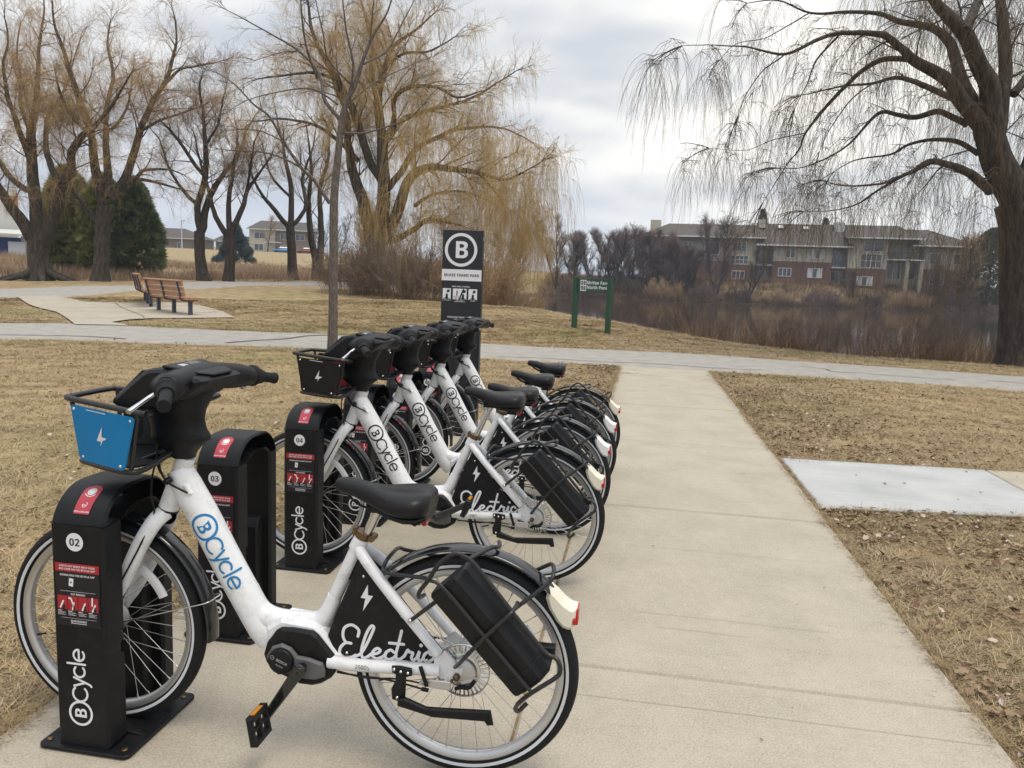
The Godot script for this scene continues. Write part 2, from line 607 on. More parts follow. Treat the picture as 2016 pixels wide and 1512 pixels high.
	# ground and plants
	var soil := color_map(1024, [[noise(101, 0.006, 5), 0.40], [noise(102, 0.06, 4), 0.30], [noise(103, 0.4, 2), 0.30]],
		[[0.0, Color(0.10, 0.067, 0.038)], [0.36, Color(0.21, 0.154, 0.085)], [0.52, Color(0.315, 0.240, 0.134)], [0.70, Color(0.40, 0.31, 0.18)], [1.0, Color(0.50, 0.40, 0.25)]])
	var g := mat("dry_grass_ground", Color.WHITE, 0.95)
	g.albedo_texture = soil
	g.uv1_scale = Vector3(0.3, 0.3, 1.0)
	g.vertex_color_use_as_albedo = true
	g.heightmap_enabled = true; g.heightmap_texture = height_map(512, noise(104, 0.12, 4)); g.heightmap_scale = 1.2
	var blade := mat("dry_blade", Color.WHITE, 0.8)
	blade.vertex_color_use_as_albedo = true
	blade.backlight_enabled = true; blade.backlight = Color(0.35, 0.3, 0.2)
	var leaf := mat("fallen_leaf", Color.WHITE, 0.75)
	leaf.vertex_color_use_as_albedo = true
	var needle := mat("evergreen_spray", Color.WHITE, 0.7)
	needle.vertex_color_use_as_albedo = true
	needle.backlight_enabled = true; needle.backlight = Color(0.6, 0.6, 0.45)
	bark("bark_willow", [[0.0, Color(0.022, 0.017, 0.012)], [0.45, Color(0.065, 0.052, 0.038)], [1.0, Color(0.14, 0.115, 0.086)]], 1.1, 6.0)
	bark("bark_dark", [[0.0, Color(0.02, 0.015, 0.012)], [0.5, Color(0.056, 0.043, 0.034)], [1.0, Color(0.12, 0.097, 0.078)]], 1.2, 8.0)
	bark("bark_young", [[0.0, Color(0.03, 0.024, 0.02)], [0.4, Color(0.10, 0.082, 0.068)], [0.7, Color(0.155, 0.132, 0.113)], [1.0, Color(0.30, 0.265, 0.235)]], 4.0, 0.9)
	mat("twig_gold", lin(0.48, 0.33, 0.13), 0.7)
	mat("twig_gold_dark", lin(0.105, 0.070, 0.033), 0.75)
	mat("twig_tan", lin(0.36, 0.24, 0.13), 0.7)
	mat("twig_brown", lin(0.10, 0.066, 0.047), 0.75)
	mat("twig_shrub", lin(0.20, 0.145, 0.10), 0.75)
	mat("twig_grey", lin(0.105, 0.082, 0.070), 0.75)
	mat("twig_red", lin(0.165, 0.108, 0.090), 0.75)

	# buildings and far things
	mat("siding_cream", lin(0.44, 0.40, 0.33), 0.8)
	mat("siding_grey", lin(0.32, 0.31, 0.30), 0.8)
	var brick := color_map(256, [[noise(121, 0.5, 2), 0.6], [noise(122, 0.03, 3), 0.4]], [[0.0, Color(0.09, 0.048, 0.036)], [0.5, Color(0.145, 0.080, 0.060)], [1.0, Color(0.21, 0.125, 0.098)]])
	textured("red_brick", brick, 0.8, 0.85)
	var tanb := color_map(256, [[noise(123, 0.5, 2), 0.6], [noise(124, 0.03, 3), 0.4]], [[0.0, Color(0.13, 0.10, 0.08)], [0.5, Color(0.20, 0.16, 0.125)], [1.0, Color(0.28, 0.23, 0.19)]])
	textured("tan_brick", tanb, 0.8, 0.85)
	var shingle := color_map(256, [[noise(125, 0.4, 2), 0.5, 6], [noise(126, 0.03, 3), 0.5]], [[0.0, Color(0.056, 0.046, 0.038)], [0.5, Color(0.088, 0.074, 0.062)], [1.0, Color(0.13, 0.112, 0.095)]])
	textured("roof_shingle", shingle, 0.5, 0.9)
	mat("white_trim", lin(0.62, 0.62, 0.60), 0.6)
	mat("window_glass", lin(0.03, 0.035, 0.04), 0.08)
	M.window_glass.metallic_specular = 0.8
	mat("curtain_white", lin(0.55, 0.56, 0.58), 0.8)
	mat("blue_wall", lin(0.016, 0.055, 0.22), 0.6)
	mat("pale_wall", lin(0.55, 0.55, 0.52), 0.8)
	mat("grey_box", lin(0.42, 0.46, 0.52), 0.6)
	mat("orange_wall", lin(0.30, 0.12, 0.05), 0.8)
	mat("dark_metal", lin(0.03, 0.04, 0.055), 0.5)
	mat("car_blue", lin(0.04, 0.17, 0.42), 0.2, 0.2)
	mat("car_red", lin(0.22, 0.02, 0.015), 0.25, 0.1)
	var wat := mat("pond_water", lin(0.040, 0.031, 0.020), 0.05)
	wat.metallic_specular = 0.42
	wat.heightmap_enabled = true; wat.heightmap_texture = height_map(512, noise(131, 0.02, 3)); wat.heightmap_scale = 0.3
	wat.uv1_scale = Vector3(0.08, 0.08, 1)

func bark(key: String, stops: Array, scale: float, relief: float) -> void:
	var t := color_map(512, [[noise(hash(key) % 1000, 0.018, 4, FastNoiseLite.TYPE_PERLIN), 0.75, 5], [noise(hash(key) % 777, 0.12, 3), 0.25]], stops)
	var n := noise(hash(key) % 555, 0.03, 4, FastNoiseLite.TYPE_PERLIN)
	var im := n.get_seamless_image(512, 96, false, false, 0.12)
	im.convert(Image.FORMAT_L8)
	im.resize(512, 512, Image.INTERPOLATE_CUBIC)
	im.convert(Image.FORMAT_RGB8)
	textured(key, t, scale, 0.92, ImageTexture.create_from_image(im), relief)

# ---------------------------------------------------------------- ground and paving
var lie := [Vector3(0.0,0.00,0.0), Vector3(-4.0,0.00,-3.0), Vector3(4.0,0.00,-3.0), Vector3(-8.0,0.00,-8.0), Vector3(0.0,0.00,-8.0), Vector3(8.0,0.00,-8.0), Vector3(-14.0,0.00,-11.0), Vector3(14.0,0.00,-12.0), Vector3(-3.0,0.00,-14.0), Vector3(5.0,0.00,-15.0), Vector3(-20.0,0.00,-6.0), Vector3(20.0,0.00,-6.0), Vector3(0.0,0.00,12.0), Vector3(-30.0,0.10,5.0), Vector3(30.0,0.00,5.0), Vector3(8.0,0.00,-18.0), Vector3(-12.4,0.16,-18.8), Vector3(-15.6,0.15,-18.8), Vector3(-20.6,0.37,-22.1), Vector3(-24.4,0.01,-20.4), Vector3(-27.9,0.51,-32.2), Vector3(-25.1,0.63,-32.6), Vector3(-20.3,0.84,-33.4), Vector3(-19.1,0.87,-33.6), Vector3(-18.0,1.01,-37.9), Vector3(-15.4,1.00,-36.3), Vector3(-12.0,0.85,-32.7), Vector3(-11.0,0.39,-22.6), Vector3(-8.1,0.57,-26.2), Vector3(-18.5,0.61,-25.5), Vector3(-4.9,0.45,-23.6), Vector3(-4.4,0.56,-27.8), Vector3(-29.8,0.70,-39.0), Vector3(-60.4,1.72,-66.9), Vector3(-71.6,1.07,-65.0), Vector3(-102.7,5.22,-157.6), Vector3(-83.5,5.28,-171.0), Vector3(-95.0,6.21,-179.5), Vector3(-72.7,6.12,-183.1), Vector3(-47.8,1.94,-84.3), Vector3(-41.2,2.03,-90.5), Vector3(-36.6,1.39,-55.4), Vector3(1.3,2.6,-130.0), Vector3(24.5,2.75,-132.9), Vector3(49.4,2.7,-136.9), Vector3(-13.3,2.2,-128.6), Vector3(-26.8,2.0,-128.2), Vector3(56.8,2.7,-138.1), Vector3(85.8,2.7,-143.8), Vector3(-10.6,3.65,-254.2), Vector3(73.8,4.60,-278.2), Vector3(-189.2,9.75,-277.1), Vector3(-79.0,5.25,-253.5), Vector3(-300.0,6.00,-300.0), Vector3(0.0,4.00,-420.0), Vector3(300.0,4.00,-300.0), Vector3(500.0,4.00,-100.0), Vector3(-500.0,6.00,-100.0), Vector3(-100.0,1.00,20.0), Vector3(100.0,0.00,20.0), Vector3(60.0,0.00,-20.0), Vector3(-900.0,6.00,-400.0), Vector3(900.0,6.00,-400.0), Vector3(0.0,8.00,-900.0), Vector3(0.0,0.00,300.0)]
var pond := PackedVector2Array([Vector2(-4.6, -28.5), Vector2(-2.6, -28.0), Vector2(-0.6, -25.2), Vector2(1.2, -23.2), Vector2(3.0, -22.0), Vector2(5.2, -21.2), Vector2(7.8, -20.9), Vector2(12, -21), Vector2(24, -22), Vector2(60, -26), Vector2(95, -60), Vector2(80, -129), Vector2(51.5, -124.6), Vector2(40, -122.8), Vector2(25.1, -120.3), Vector2(10.2, -117.9), Vector2(-0.9, -116.1), Vector2(-15, -113.8), Vector2(-14.5, -95), Vector2(-11, -60), Vector2(-6.5, -40)])

func shore(p: Vector2) -> float: # metres inside the pond (negative outside)
	if p.x < -26.0 or p.x > 106.0 or p.y > -12.0 or p.y < -142.0: return -12.0
	var best := 1e9
	for i in range(pond.size()):
		var q := Geometry2D.get_closest_point_to_segment(p, pond[i], pond[(i + 1) % pond.size()])
		best = minf(best, q.distance_squared_to(p))
	return sqrt(best) * (1.0 if Geometry2D.is_point_in_polygon(p, pond) else -1.0)

func ground(x: float, z: float) -> float:
	var sum := 0.0; var all := 0.0
	for q: Vector3 in lie:
		var dx := q.x - x; var dz := q.z - z
		var w := pow(dx * dx + dz * dz + 0.5, -1.75)
		sum += w * q.y; all += w
	var h := sum / all
	var s := shore(Vector2(x, z))
	var reach := 9.5 if z < -90.0 else 2.2
	if s > -reach: h = lerpf(h, -1.9, smoothstep(-reach, 2.6, s)) if reach < 3.0 else lerpf(lerpf(h, -0.55, smoothstep(-reach, -0.6, s)), -1.9, smoothstep(-0.6, 2.6, s))
	return h

func spot(x: float, z: float, dy := 0.0) -> Vector3:
	return Vector3(x, ground(x, z) + dy, z)

func on_paving(x: float, z: float) -> bool:
	if z > -13.95 and x > -0.33 and x < 1.27: return true
	if z > -7.75 and x > -1.87 and x < 0.0: return true
	if x > 1.2 and x < 9.5 and z < walk_near(x) and z > walk_far(x): return true
	var p := Vector2(x, z)
	for poly: PackedVector2Array in paths:
		if Geometry2D.is_point_in_polygon(p, poly): return true
	return false

func walk_far(x: float) -> float: return -6.88 - (x - 1.3) * 0.075
func walk_near(x: float) -> float: return -5.35 - (x - 1.3) * 0.15

var paths: Array = []
var main_far := [Vector2(-40, 6), Vector2(-26, -5), Vector2(-18.6, -11.0), Vector2(-15.24, -13.74), Vector2(-13.49, -14.45), Vector2(-11.77, -14.94), Vector2(-9.71, -14.97), Vector2(-7.90, -15.36), Vector2(-6.16, -16.16), Vector2(-3.43, -16.55), Vector2(-0.44, -16.56), Vector2(1.50, -16.78), Vector2(4.55, -16.58), Vector2(7.31, -16.03), Vector2(10.88, -15.24), Vector2(22, -12), Vector2(40, -4)]
var main_near := [Vector2(-37, 8), Vector2(-23, -3.5), Vector2(-15.6, -9.4), Vector2(-12.93, -11.64), Vector2(-11.71, -12.3), Vector2(-9.98, -12.65), Vector2(-8.38, -12.91), Vector2(-6.92, -13.46), Vector2(-5.36, -14.08), Vector2(-2.90, -14.00), Vector2(-0.35, -13.94), Vector2(1.25, -13.93), Vector2(3.87, -14.00), Vector2(6.25, -13.65), Vector2(9.26, -12.93), Vector2(21, -9.5), Vector2(38, -2)]
var back_far := [Vector2(-60, -4), Vector2(-40, -16), Vector2(-26.34, -23.83), Vector2(-23.04, -24.75), Vector2(-20.92, -25.70), Vector2(-20.0, -27.6), Vector2(-18.95, -30.3), Vector2(-17.4, -32.9), Vector2(-14.2, -35.4), Vector2(-10, -40), Vector2(-8, -52)]
var back_near := [Vector2(-58, -1), Vector2(-36, -13), Vector2(-20.06, -18.8), Vector2(-18.93, -20.32), Vector2(-18.26, -21.64), Vector2(-17.4, -23.75), Vector2(-17.3, -27.3), Vector2(-16.6, -29.6), Vector2(-15.2, -31.9), Vector2(-12.6, -34.0), Vector2(-8.6, -38.6), Vector2(-6.4, -52)]
var bench_pad := PackedVector2Array([Vector2(-18.7, -20.7), Vector2(-18.2, -21.7), Vector2(-17.31, -21.37), Vector2(-16.81, -21.18), Vector2(-15.71, -21.67), Vector2(-14.72, -22.26), Vector2(-14.10, -22.26), Vector2(-12.88, -21.24), Vector2(-11.64, -20.23), Vector2(-10.30, -18.50), Vector2(-10.71, -18.12), Vector2(-11.63, -16.97), Vector2(-11.70, -16.17), Vector2(-11.56, -15.4), Vector2(-10.8, -14.95), Vector2(-11.9, -14.7), Vector2(-14.87, -17.70)])

func axis_steps(fine: float, step: float, far: float) -> PackedFloat32Array:
	var up := [0.0]
	var s := step
	while up[-1] < far:
		if up[-1] > fine: s *= 1.085
		up.append(up[-1] + s)
	var out := PackedFloat32Array()
	for i in range(up.size() - 1, 0, -1): out.append(-up[i])
	for q in up: out.append(q)
	return out

func build_ground() -> void:
	for pair in [[main_far, main_near], [back_far, back_near]]:
		var p := PackedVector2Array(pair[0])
		var q := PackedVector2Array(pair[1]); q.reverse(); p.append_array(q)
		paths.append(p)
	paths.append(bench_pad)
	var xs := axis_steps(26.0, 0.65, 1200.0)
	var zs := axis_steps(38.0, 0.65, 1200.0)
	var more := Array(zs)
	for k in range(32): more.append(-136.0 + k * 0.85)
	more.sort()
	zs = PackedFloat32Array(more)
	var tint := noise(201, 0.16, 4); var wide := noise(202, 0.035, 3); var green := noise(203, 0.3, 3)
	var mb := MB.new()
	mb.colored = true
	for z in zs:
		if z > 40.0: continue
		for x in xs:
			var y := ground(x, z)
			var i := mb.vert(Vector3(x, y - 0.022, z), Vector2(x, z))
			var t := clampf(0.5 + tint.get_noise_2d(x, z) * 0.55 + wide.get_noise_2d(x, z) * 0.5, 0, 1)
			var col := Color(0.72, 0.66, 0.60).lerp(Color(1.22, 1.18, 1.08), t)
			var far := smoothstep(60.0, 100.0, Vector2(x, z).length())
			if far > 0.0 and x < -15.0: col = col.lerp(Color(1.45, 1.28, 0.92), far)
			var gr := clampf(green.get_noise_2d(x * 0.6, z * 0.6) * 1.6 - 0.25, 0, 0.5)
			col = col.lerp(Color(0.75, 0.95, 0.55), gr)
			var near := minf(absf(x - 1.26), minf(absf(x + 1.88), absf(x + 0.32) if z < -7.7 else 9.0))
			if z > -14.0 and z < 3.0 and near < 0.6: col = col.lerp(Color(0.60, 0.52, 0.46), (1.0 - near / 0.6) * 0.8)
			if x > 1.2 and z > -5.6: col = col.lerp(Color(0.66, 0.58, 0.52), clampf(0.55 + tint.get_noise_2d(x * 3.0, z * 3.0), 0, 0.8))
			var s := shore(Vector2(x, z))
			var edge := 2.6 if z < -90.0 else 0.9
			if s > -edge: col = col.lerp(Color(0.11, 0.09, 0.075), smoothstep(-edge, -edge * 0.5, s))
			mb.c[i] = col
	var w := xs.size()
	for j in range(mb.v.size() / w - 1):
		for i in range(w - 1):
			var k := j * w + i
			mb.quad(k, k + 1, k + w + 1, k + w)
	struct("ground", mb, M.dry_grass_ground)
	var p := MB.new()
	var a := PackedVector3Array(); var b := PackedVector3Array()
	for q in pond: p.vert(Vector3(q.x, -0.7, q.y), q)
	var grown := Geometry2D.offset_polygon(pond, 1.2)[0]
	p = MB.new()
	poly2(p, grown, func(q: Vector2) -> Vector3: return Vector3(q.x, -0.7, q.y), Vector3.UP)
	struct("pond_water", p, M.pond_water)

func draped(called: String, far: Array, near: Array, m: Material, lift: float) -> MeshInstance3D:
	var f := smooth2(far, 8); var n := smooth2(near, 8)
	var mb := MB.new()
	var across := 5
	for i in range(f.size()):
		for k in range(across + 1):
			var q := f[i].lerp(n[i], float(k) / across)
			var wob := sin(q.x * 2.1) * 0.03 + sin(q.x * 5.3 + q.y) * 0.02 if (k == 0 or k == across) else 0.0
			mb.vert(Vector3(q.x, ground(q.x, q.y) + lift, q.y + wob), q)
	across += 2
	var old := mb.v.duplicate()
	mb = MB.new()
	for i in range(f.size()): # the sides of the layer go down into the ground
		for k in range(across + 1):
			var p: Vector3 = old[i * (across - 1) + clampi(k - 1, 0, across - 2)]
			var d := (f[i] - n[i]).normalized() * 0.10
			if k == 0: p += Vector3(d.x, -0.05, d.y)
			if k == across: p += Vector3(-d.x, -0.05, -d.y)
			mb.vert(p, Vector2(p.x, p.z))
	for i in range(f.size() - 1):
		for k in range(across):
			var c := i * (across + 1) + k
			mb.quad(c, c + 1, c + across + 2, c + across + 1)
	var from := mb.v[mb.idx[0]]
	if (mb.v[mb.idx[2]] - from).cross(mb.v[mb.idx[1]] - from).y < 0:
		for i in range(0, mb.idx.size(), 3):
			var t := mb.idx[i + 1]; mb.idx[i + 1] = mb.idx[i + 2]; mb.idx[i + 2] = t
	return struct(called, mb, m)

func slab(parent: Node3D, poly: Array, top: float, m: Material, called := "slab") -> void:
	var p := PackedVector2Array(poly)
	var mb := MB.new()
	var x := Transform3D(Basis(Vector3.RIGHT, Vector3.BACK, Vector3.DOWN), Vector3(0, top, 0)) # local y -> world z, local z -> down
	mb.prism(p, 0.0, 0.12, x, 0.009)
	obj(called, mb, m, parent)

func build_paving() -> void:
	var walk := Node3D.new(); walk.name = "sidewalk"; add_child(walk, true); walk.set_meta("kind", "structure")
	var edges := [3.84, 1.63, -0.58, -2.79, -5.0, -7.22, -9.43, -11.64, -13.87]
	for k in range(edges.size() - 1):
		var z0: float = edges[k] - 0.007; var z1: float = edges[k + 1] + 0.007
		slab(walk, [Vector2(-0.318, z1), Vector2(1.258, z1), Vector2(1.258, z0), Vector2(-0.318, z0)], [0.0, -0.003, 0.001, -0.002][k % 4], M["concrete_%d" % (k % 3)])
	var bed := MB.new()
	bed.box(Vector3(0.47, -0.05, -5.0), Vector3(1.5, 0.06, 17.4)); bed.box(Vector3(-1.09, -0.05, -2.4), Vector3(1.5, 0.06, 10.3))
	obj("joint_bed", bed, M.joint_dirt, walk)
	# the pad under the docks
	var pad := Node3D.new(); pad.name = "dock_pad_pavement"; add_child(pad, true); pad.set_meta("kind", "structure")
	var pe := [2.6, 0.1, -2.79, -5.0, -7.72]
	for k in range(pe.size() - 1):
		var z0: float = pe[k] - 0.004; var z1: float = pe[k + 1] + 0.004
		slab(pad, [Vector2(-1.868, z1), Vector2(-0.328, z1), Vector2(-0.328, z0), Vector2(-1.868, z0)], -0.001 - 0.002 * (k % 2), M["concrete_%d" % ((k + 1) % 3)])
	# the new white walk that joins from the right
	var side := Node3D.new(); side.name = "side_walk_path"; add_child(side, true); side.set_meta("kind", "structure")
	var cuts := [1.285, 2.985, 4.6, 6.2, 7.8, 9.4]
	for k in range(cuts.size() - 1):
		var x0: float = cuts[k] + 0.006; var x1: float = cuts[k + 1] - 0.006
		slab(side, [Vector2(x0, walk_far(x0)), Vector2(x1, walk_far(x1)), Vector2(x1, walk_near(x1)), Vector2(x0, walk_near(x0))], 0.004, M.fresh_concrete if k == 0 else M["concrete_%d" % (k % 3)])
	var bed2 := MB.new()
	bed2.box(Vector3(5.2, -0.05, -6.4), Vector3(7.6, 0.05, 1.4))
	obj("joint_bed", bed2, M.joint_dirt, side)
	draped("asphalt_path", main_far, main_near, M.weathered_asphalt, 0.004)
	draped("back_path", back_far, back_near, M.weathered_asphalt, 0.01)
	var bp := MB.new()
	# bench pad as a fine sheet
	var cells := 0.35
	for ix in range(-54, -28):
		for iz in range(-64, -41):
			var q := PackedVector2Array([Vector2(ix, iz) * cells, Vector2(ix + 1, iz) * cells, Vector2(ix + 1, iz + 1) * cells, Vector2(ix, iz + 1) * cells])
			for piece in Geometry2D.intersect_polygons(q, bench_pad):
				poly2(bp, piece, func(r: Vector2) -> Vector3: return Vector3(r.x, ground(r.x, r.y) + 0.02, r.y), Vector3.UP)
	struct("bench_pad_pavement", bp, M.concrete_1)
	# cracks in the asphalt and joints in the bench pad: thin sheets
	var cr := MB.new()
	var lay := func(q: Vector2) -> Vector3: return Vector3(q.x, ground(q.x, q.y) + 0.014, q.y)
	stroke(cr, smooth2([Vector2(-6.35, -16.05), Vector2(-6.9, -15.4), Vector2(-7.05, -14.6), Vector2(-7.35, -14.0), Vector2(-7.6, -13.3)], 5), 0.06, lay, Vector3.UP)
	stroke(cr, smooth2([Vector2(-9.4, -12.9), Vector2(-10.2, -12.98), Vector2(-11.2, -12.85), Vector2(-12.4, -12.6)], 5), 0.05, lay, Vector3.UP)
	stroke(cr, smooth2([Vector2(-2.6, -14.2), Vector2(-1.7, -14.32), Vector2(-0.9, -14.24), Vector2(0.2, -14.3), Vector2(1.4, -14.18), Vector2(2.2, -14.3)], 5), 0.035, lay, Vector3.UP)
	stroke(cr, smooth2([Vector2(3.0, -15.6), Vector2(3.5, -15.3), Vector2(3.6, -14.9), Vector2(4.3, -14.8), Vector2(5.5, -14.5)], 5), 0.03, lay, Vector3.UP)
	stroke(cr, smooth2([Vector2(6.2, -14.9), Vector2(6.7, -14.6), Vector2(6.75, -14.2), Vector2(7.4, -13.9)], 5), 0.03, lay, Vector3.UP)
	struct("asphalt_path_cracks_surface", cr, M.crack_tar)
	var jo := MB.new()
	var lay2 := func(q: Vector2) -> Vector3: return Vector3(q.x, ground(q.x, q.y) + 0.026, q.y)
	for pts in [[Vector2(-16.4, -19.2), Vector2(-15.5, -19.9), Vector2(-14.2, -20.9), Vector2(-13.3, -21.5)], [Vector2(-15.9, -21.4), Vector2(-14.2, -19.6), Vector2(-12.6, -17.9), Vector2(-11.8, -16.9)], [Vector2(-14.8, -17.8), Vector2(-13.9, -18.3), Vector2(-12.6, -19.3), Vector2(-11.8, -20.1)], [Vector2(-12.9, -15.8), Vector2(-12.3, -16.2), Vector2(-11.7, -16.6)]]:
		stroke(jo, smooth2(pts, 6), 0.035, lay2, Vector3.UP)
	struct("bench_pad_joint_lines", jo, M.joint_dirt)
	var sc := MB.new()
	var lay4 := func(q: Vector2) -> Vector3: return Vector3(q.x, 0.0045, q.y)
	var rs := RandomNumberGenerator.new(); rs.seed = 12
	for k in range(22):
		var z := -0.2 - 11.5 * pow(rs.randf(), 1.3); var x0 := rs.randf_range(-0.29, 0.5); var x1 := minf(x0 + rs.randf_range(0.3, 1.5), 1.22)
		stroke(sc, PackedVector2Array([Vector2(x0, z), Vector2((x0 + x1) / 2, z + rs.randf_range(-0.006, 0.006)), Vector2(x1, z + rs.randf_range(-0.01, 0.01))]), rs.randf_range(0.0012, 0.0026), lay4, Vector3.UP)
	struct("sidewalk_trowel_lines", sc, M.score_line)
	var chalk := MB.new()
	var lay3 := func(q: Vector2) -> Vector3: return Vector3(q.x, 0.006, q.y)
	for r in [[-0.26, -12.85, 0.13, 0.03], [-0.2, -12.7, 0.1, 0.02], [-0.1, -12.78, 0.16, 0.02], [0.35, -12.62, 0.2, 0.018], [1.1, -12.3, 0.12, 0.02], [1.16, -12.5, 0.1, 0.03]]:
		stroke(chalk, PackedVector2Array([Vector2(r[0] - r[2], r[1]), Vector2(r[0], r[1] + 0.03), Vector2(r[0] + r[2], r[1] - 0.02)]), r[3], lay3, Vector3.UP)
	struct("sidewalk_chalk_markings", chalk, M.pink_chalk)

# ---------------------------------------------------------------- docks
const STEP := 0.745

func arc_profile(front: float, back: float, top: float, low: float, r: float) -> PackedVector2Array:
	var p := PackedVector2Array([Vector2(back, low)])
	p.append_array(arc2(Vector2(back + r, top - r), r, 180, 90, 12))
	p.append_array(arc2(Vector2(front - r, top - r), r, 90, 0, 12))
	p.append(Vector2(front, low))
	return p

func make_dock() -> Node3D:
	var t := thing("bike_dock", "", "bike dock", Vector3.ZERO, "black docks in the row")
	# local prism axes: x -> world z, y -> up, z -> world x
	var side := Transform3D(Basis(Vector3.BACK, Vector3.UP, Vector3.RIGHT), Vector3.ZERO)
	var hw := 0.086
	var near_leg := MB.new()
	near_leg.prism(PackedVector2Array([Vector2(0.165, 0.012), Vector2(0.165, 0.70), Vector2(0.078, 0.70), Vector2(0.078, 0.36), Vector2(0.094, 0.35), Vector2(0.094, 0.29), Vector2(0.078, 0.28), Vector2(0.078, 0.012)]), -hw, hw, side, 0.009)
	obj("leg", near_leg, M.black_powder, t)
	var far_leg := MB.new()
	far_leg.prism(PackedVector2Array([Vector2(-0.165, 0.012), Vector2(-0.165, 0.70), Vector2(-0.105, 0.70), Vector2(-0.105, 0.012)]), -hw, hw, side, 0.009)
	obj("leg", far_leg, M.black_powder, t)
	var cap := MB.new()
	var outer := arc_profile(0.1655, -0.1655, 0.80, 0.7015, 0.0)
	outer = PackedVector2Array([Vector2(-0.1655, 0.7015)])
	outer.append_array(arc2(Vector2(-0.045, 0.6795), 0.1205, 169, 90, 14))
	outer.append_array(arc2(Vector2(0.03, 0.6645), 0.1355, 90, 16, 16))
	outer.append(Vector2(0.1655, 0.7015))
	outer.append(Vector2(0.0775, 0.7015))
	outer.append_array(arc2(Vector2(0.01, 0.66), 0.067, 36, 90, 9))
	outer.append_array(arc2(Vector2(-0.045, 0.667), 0.06, 90, 145, 9))
	outer.append(Vector2(-0.1045, 0.7015))
	cap.prism(outer, -hw - 0.0005, hw + 0.0005, side, 0.008)
	obj("arch_top", cap, M.black_plastic, t)
	# wheel guide inside the slot
	var guide := MB.new()
	guide.prism(PackedVector2Array([Vector2(-0.104, 0.03), Vector2(-0.104, 0.43), Vector2(-0.072, 0.425), Vector2(-0.052, 0.39), Vector2(-0.05, 0.03)]), -0.07, 0.05, side, 0.004)
	guide.prism(PackedVector2Array([Vector2(0.077, 0.30), Vector2(0.077, 0.35), Vector2(0.05, 0.33), Vector2(0.046, 0.31)]), -0.02, 0.06, side, 0.003)
	obj("wheel_guide", guide, M.black_plastic, t)
	var plate := MB.new()
	var foot := PackedVector2Array()
	for q in [[0.145, 0.16, 0], [-0.135, 0.16, 90], [-0.135, -0.16, 180], [0.145, -0.16, 270]]:
		foot.append_array(arc2(Vector2(q[0] - signf(q[0]) * 0.012, q[1]), 0.022, q[2], q[2] + 90, 5))
	plate.prism(foot, 0.0, 0.011, Transform3D(Basis(Vector3.RIGHT, Vector3.BACK, Vector3.UP), Vector3(0, 0.001, 0)), 0.002)
	var base := obj("base_plate", plate, M.black_powder, t)
	for q in [Vector2(-0.125, 0.15), Vector2(0.125, 0.15), Vector2(0.125, -0.15)]:
		var b := MB.new()
		b.lathe([Vector2(0.0, 0.0045), Vector2(0.007, 0.004), Vector2(0.009, 0.0015), Vector2(0.009, 0.0), Vector2(0.0, 0.0)], 12, Transform3D(Basis(Vector3.RIGHT, Vector3.BACK, Vector3.UP), Vector3(q.x, 0.012, q.y)))
		obj("anchor_bolt", b, M.brass, base)
	var tray := MB.new()
	tray.prism(PackedVector2Array([Vector2(-0.09, 0.0121), Vector2(-0.05, 0.026), Vector2(0.06, 0.026), Vector2(0.142, 0.0121)]), -0.049, 0.076, Transform3D(Basis(Vector3.RIGHT, Vector3.UP, Vector3.BACK), Vector3.ZERO), 0.003)
	obj("wheel_tray", tray, M.black_powder, t)
	# printing on the near face
	var face := func(q: Vector2) -> Vector3: return Vector3(q.x, q.y, 0.1668)
	var over := func(q: Vector2) -> Vector3: return Vector3(q.x, q.y, 0.1674)
	var top := func(q: Vector2) -> Vector3: return Vector3(q.x, q.y, 0.1679)
	var o := Vector3.BACK
	var d := MB.new()
	disc2(d, Vector2(-0.004, 0.650), 0.0275, face, o)
	obj("number_disc", d, M.white_print, t)
	var g := MB.new()
	badge(g, Vector2(-0.004, 0.121), 0.0395, PI / 2, face, o)
	obj("logo_print", g, M.white_print, t)
	var panel := MB.new()
	rect2(panel, Vector2(-0.070, 0.393), Vector2(0.072, 0.585), face, o)
	var pn := obj("info_panel", panel, M.panel_dark, t)
	var red := MB.new()
	rect2(red, Vector2(-0.070, 0.5595), Vector2(0.072, 0.585), over, o)
	for k in range(4): rect2(red, Vector2(-0.066 + k * 0.0335, 0.443), Vector2(-0.0345 + k * 0.0335, 0.4855), over, o)
	obj("red_print", red, M.red_print, pn)
	var w := MB.new()
	print_text(w, "CHECK OUT BIKES WITH YOUR", Vector2(0.001, 0.5765), 0.0058, top, o)
	print_text(w, "BUS CARD OR THE BCYCLE APP", Vector2(0.001, 0.5675), 0.0058, top, o)
	print_text(w, "DOWNLOAD THE BCYCLE APP", Vector2(0.001, 0.5490), 0.0058, over, o)
	rect2(w, Vector2(-0.056, 0.4995), Vector2(0.058, 0.5003), over, o)
	print_text(w, "GET RIDING!", Vector2(0.001, 0.4915), 0.0056, over, o)
	print_text(w, "QUESTIONS?", Vector2(0.001, 0.4085), 0.0062, over, o)
	rect2(w, Vector2(-0.056, 0.4175), Vector2(0.058, 0.4181), over, o)
	for k in range(4):
		rect2(w, Vector2(-0.066 + k * 0.0335, 0.4375), Vector2(-0.053 + k * 0.0335, 0.4395), over, o)
		for j in range(3): rect2(w, Vector2(-0.066 + k * 0.0335, 0.4335 - j * 0.0035), Vector2(-0.04 + k * 0.0335 - 0.006 * (j % 2), 0.4345 - j * 0.0035), over, o)
	rect2(w, Vector2(-0.025, 0.4015), Vector2(0.027, 0.4030), over, o)
	# a telephone with a round dot on its screen
	var ph := PackedVector2Array([Vector2(-0.028, 0.5165), Vector2(-0.014, 0.5145), Vector2(-0.0115, 0.5385), Vector2(-0.0255, 0.5405)])
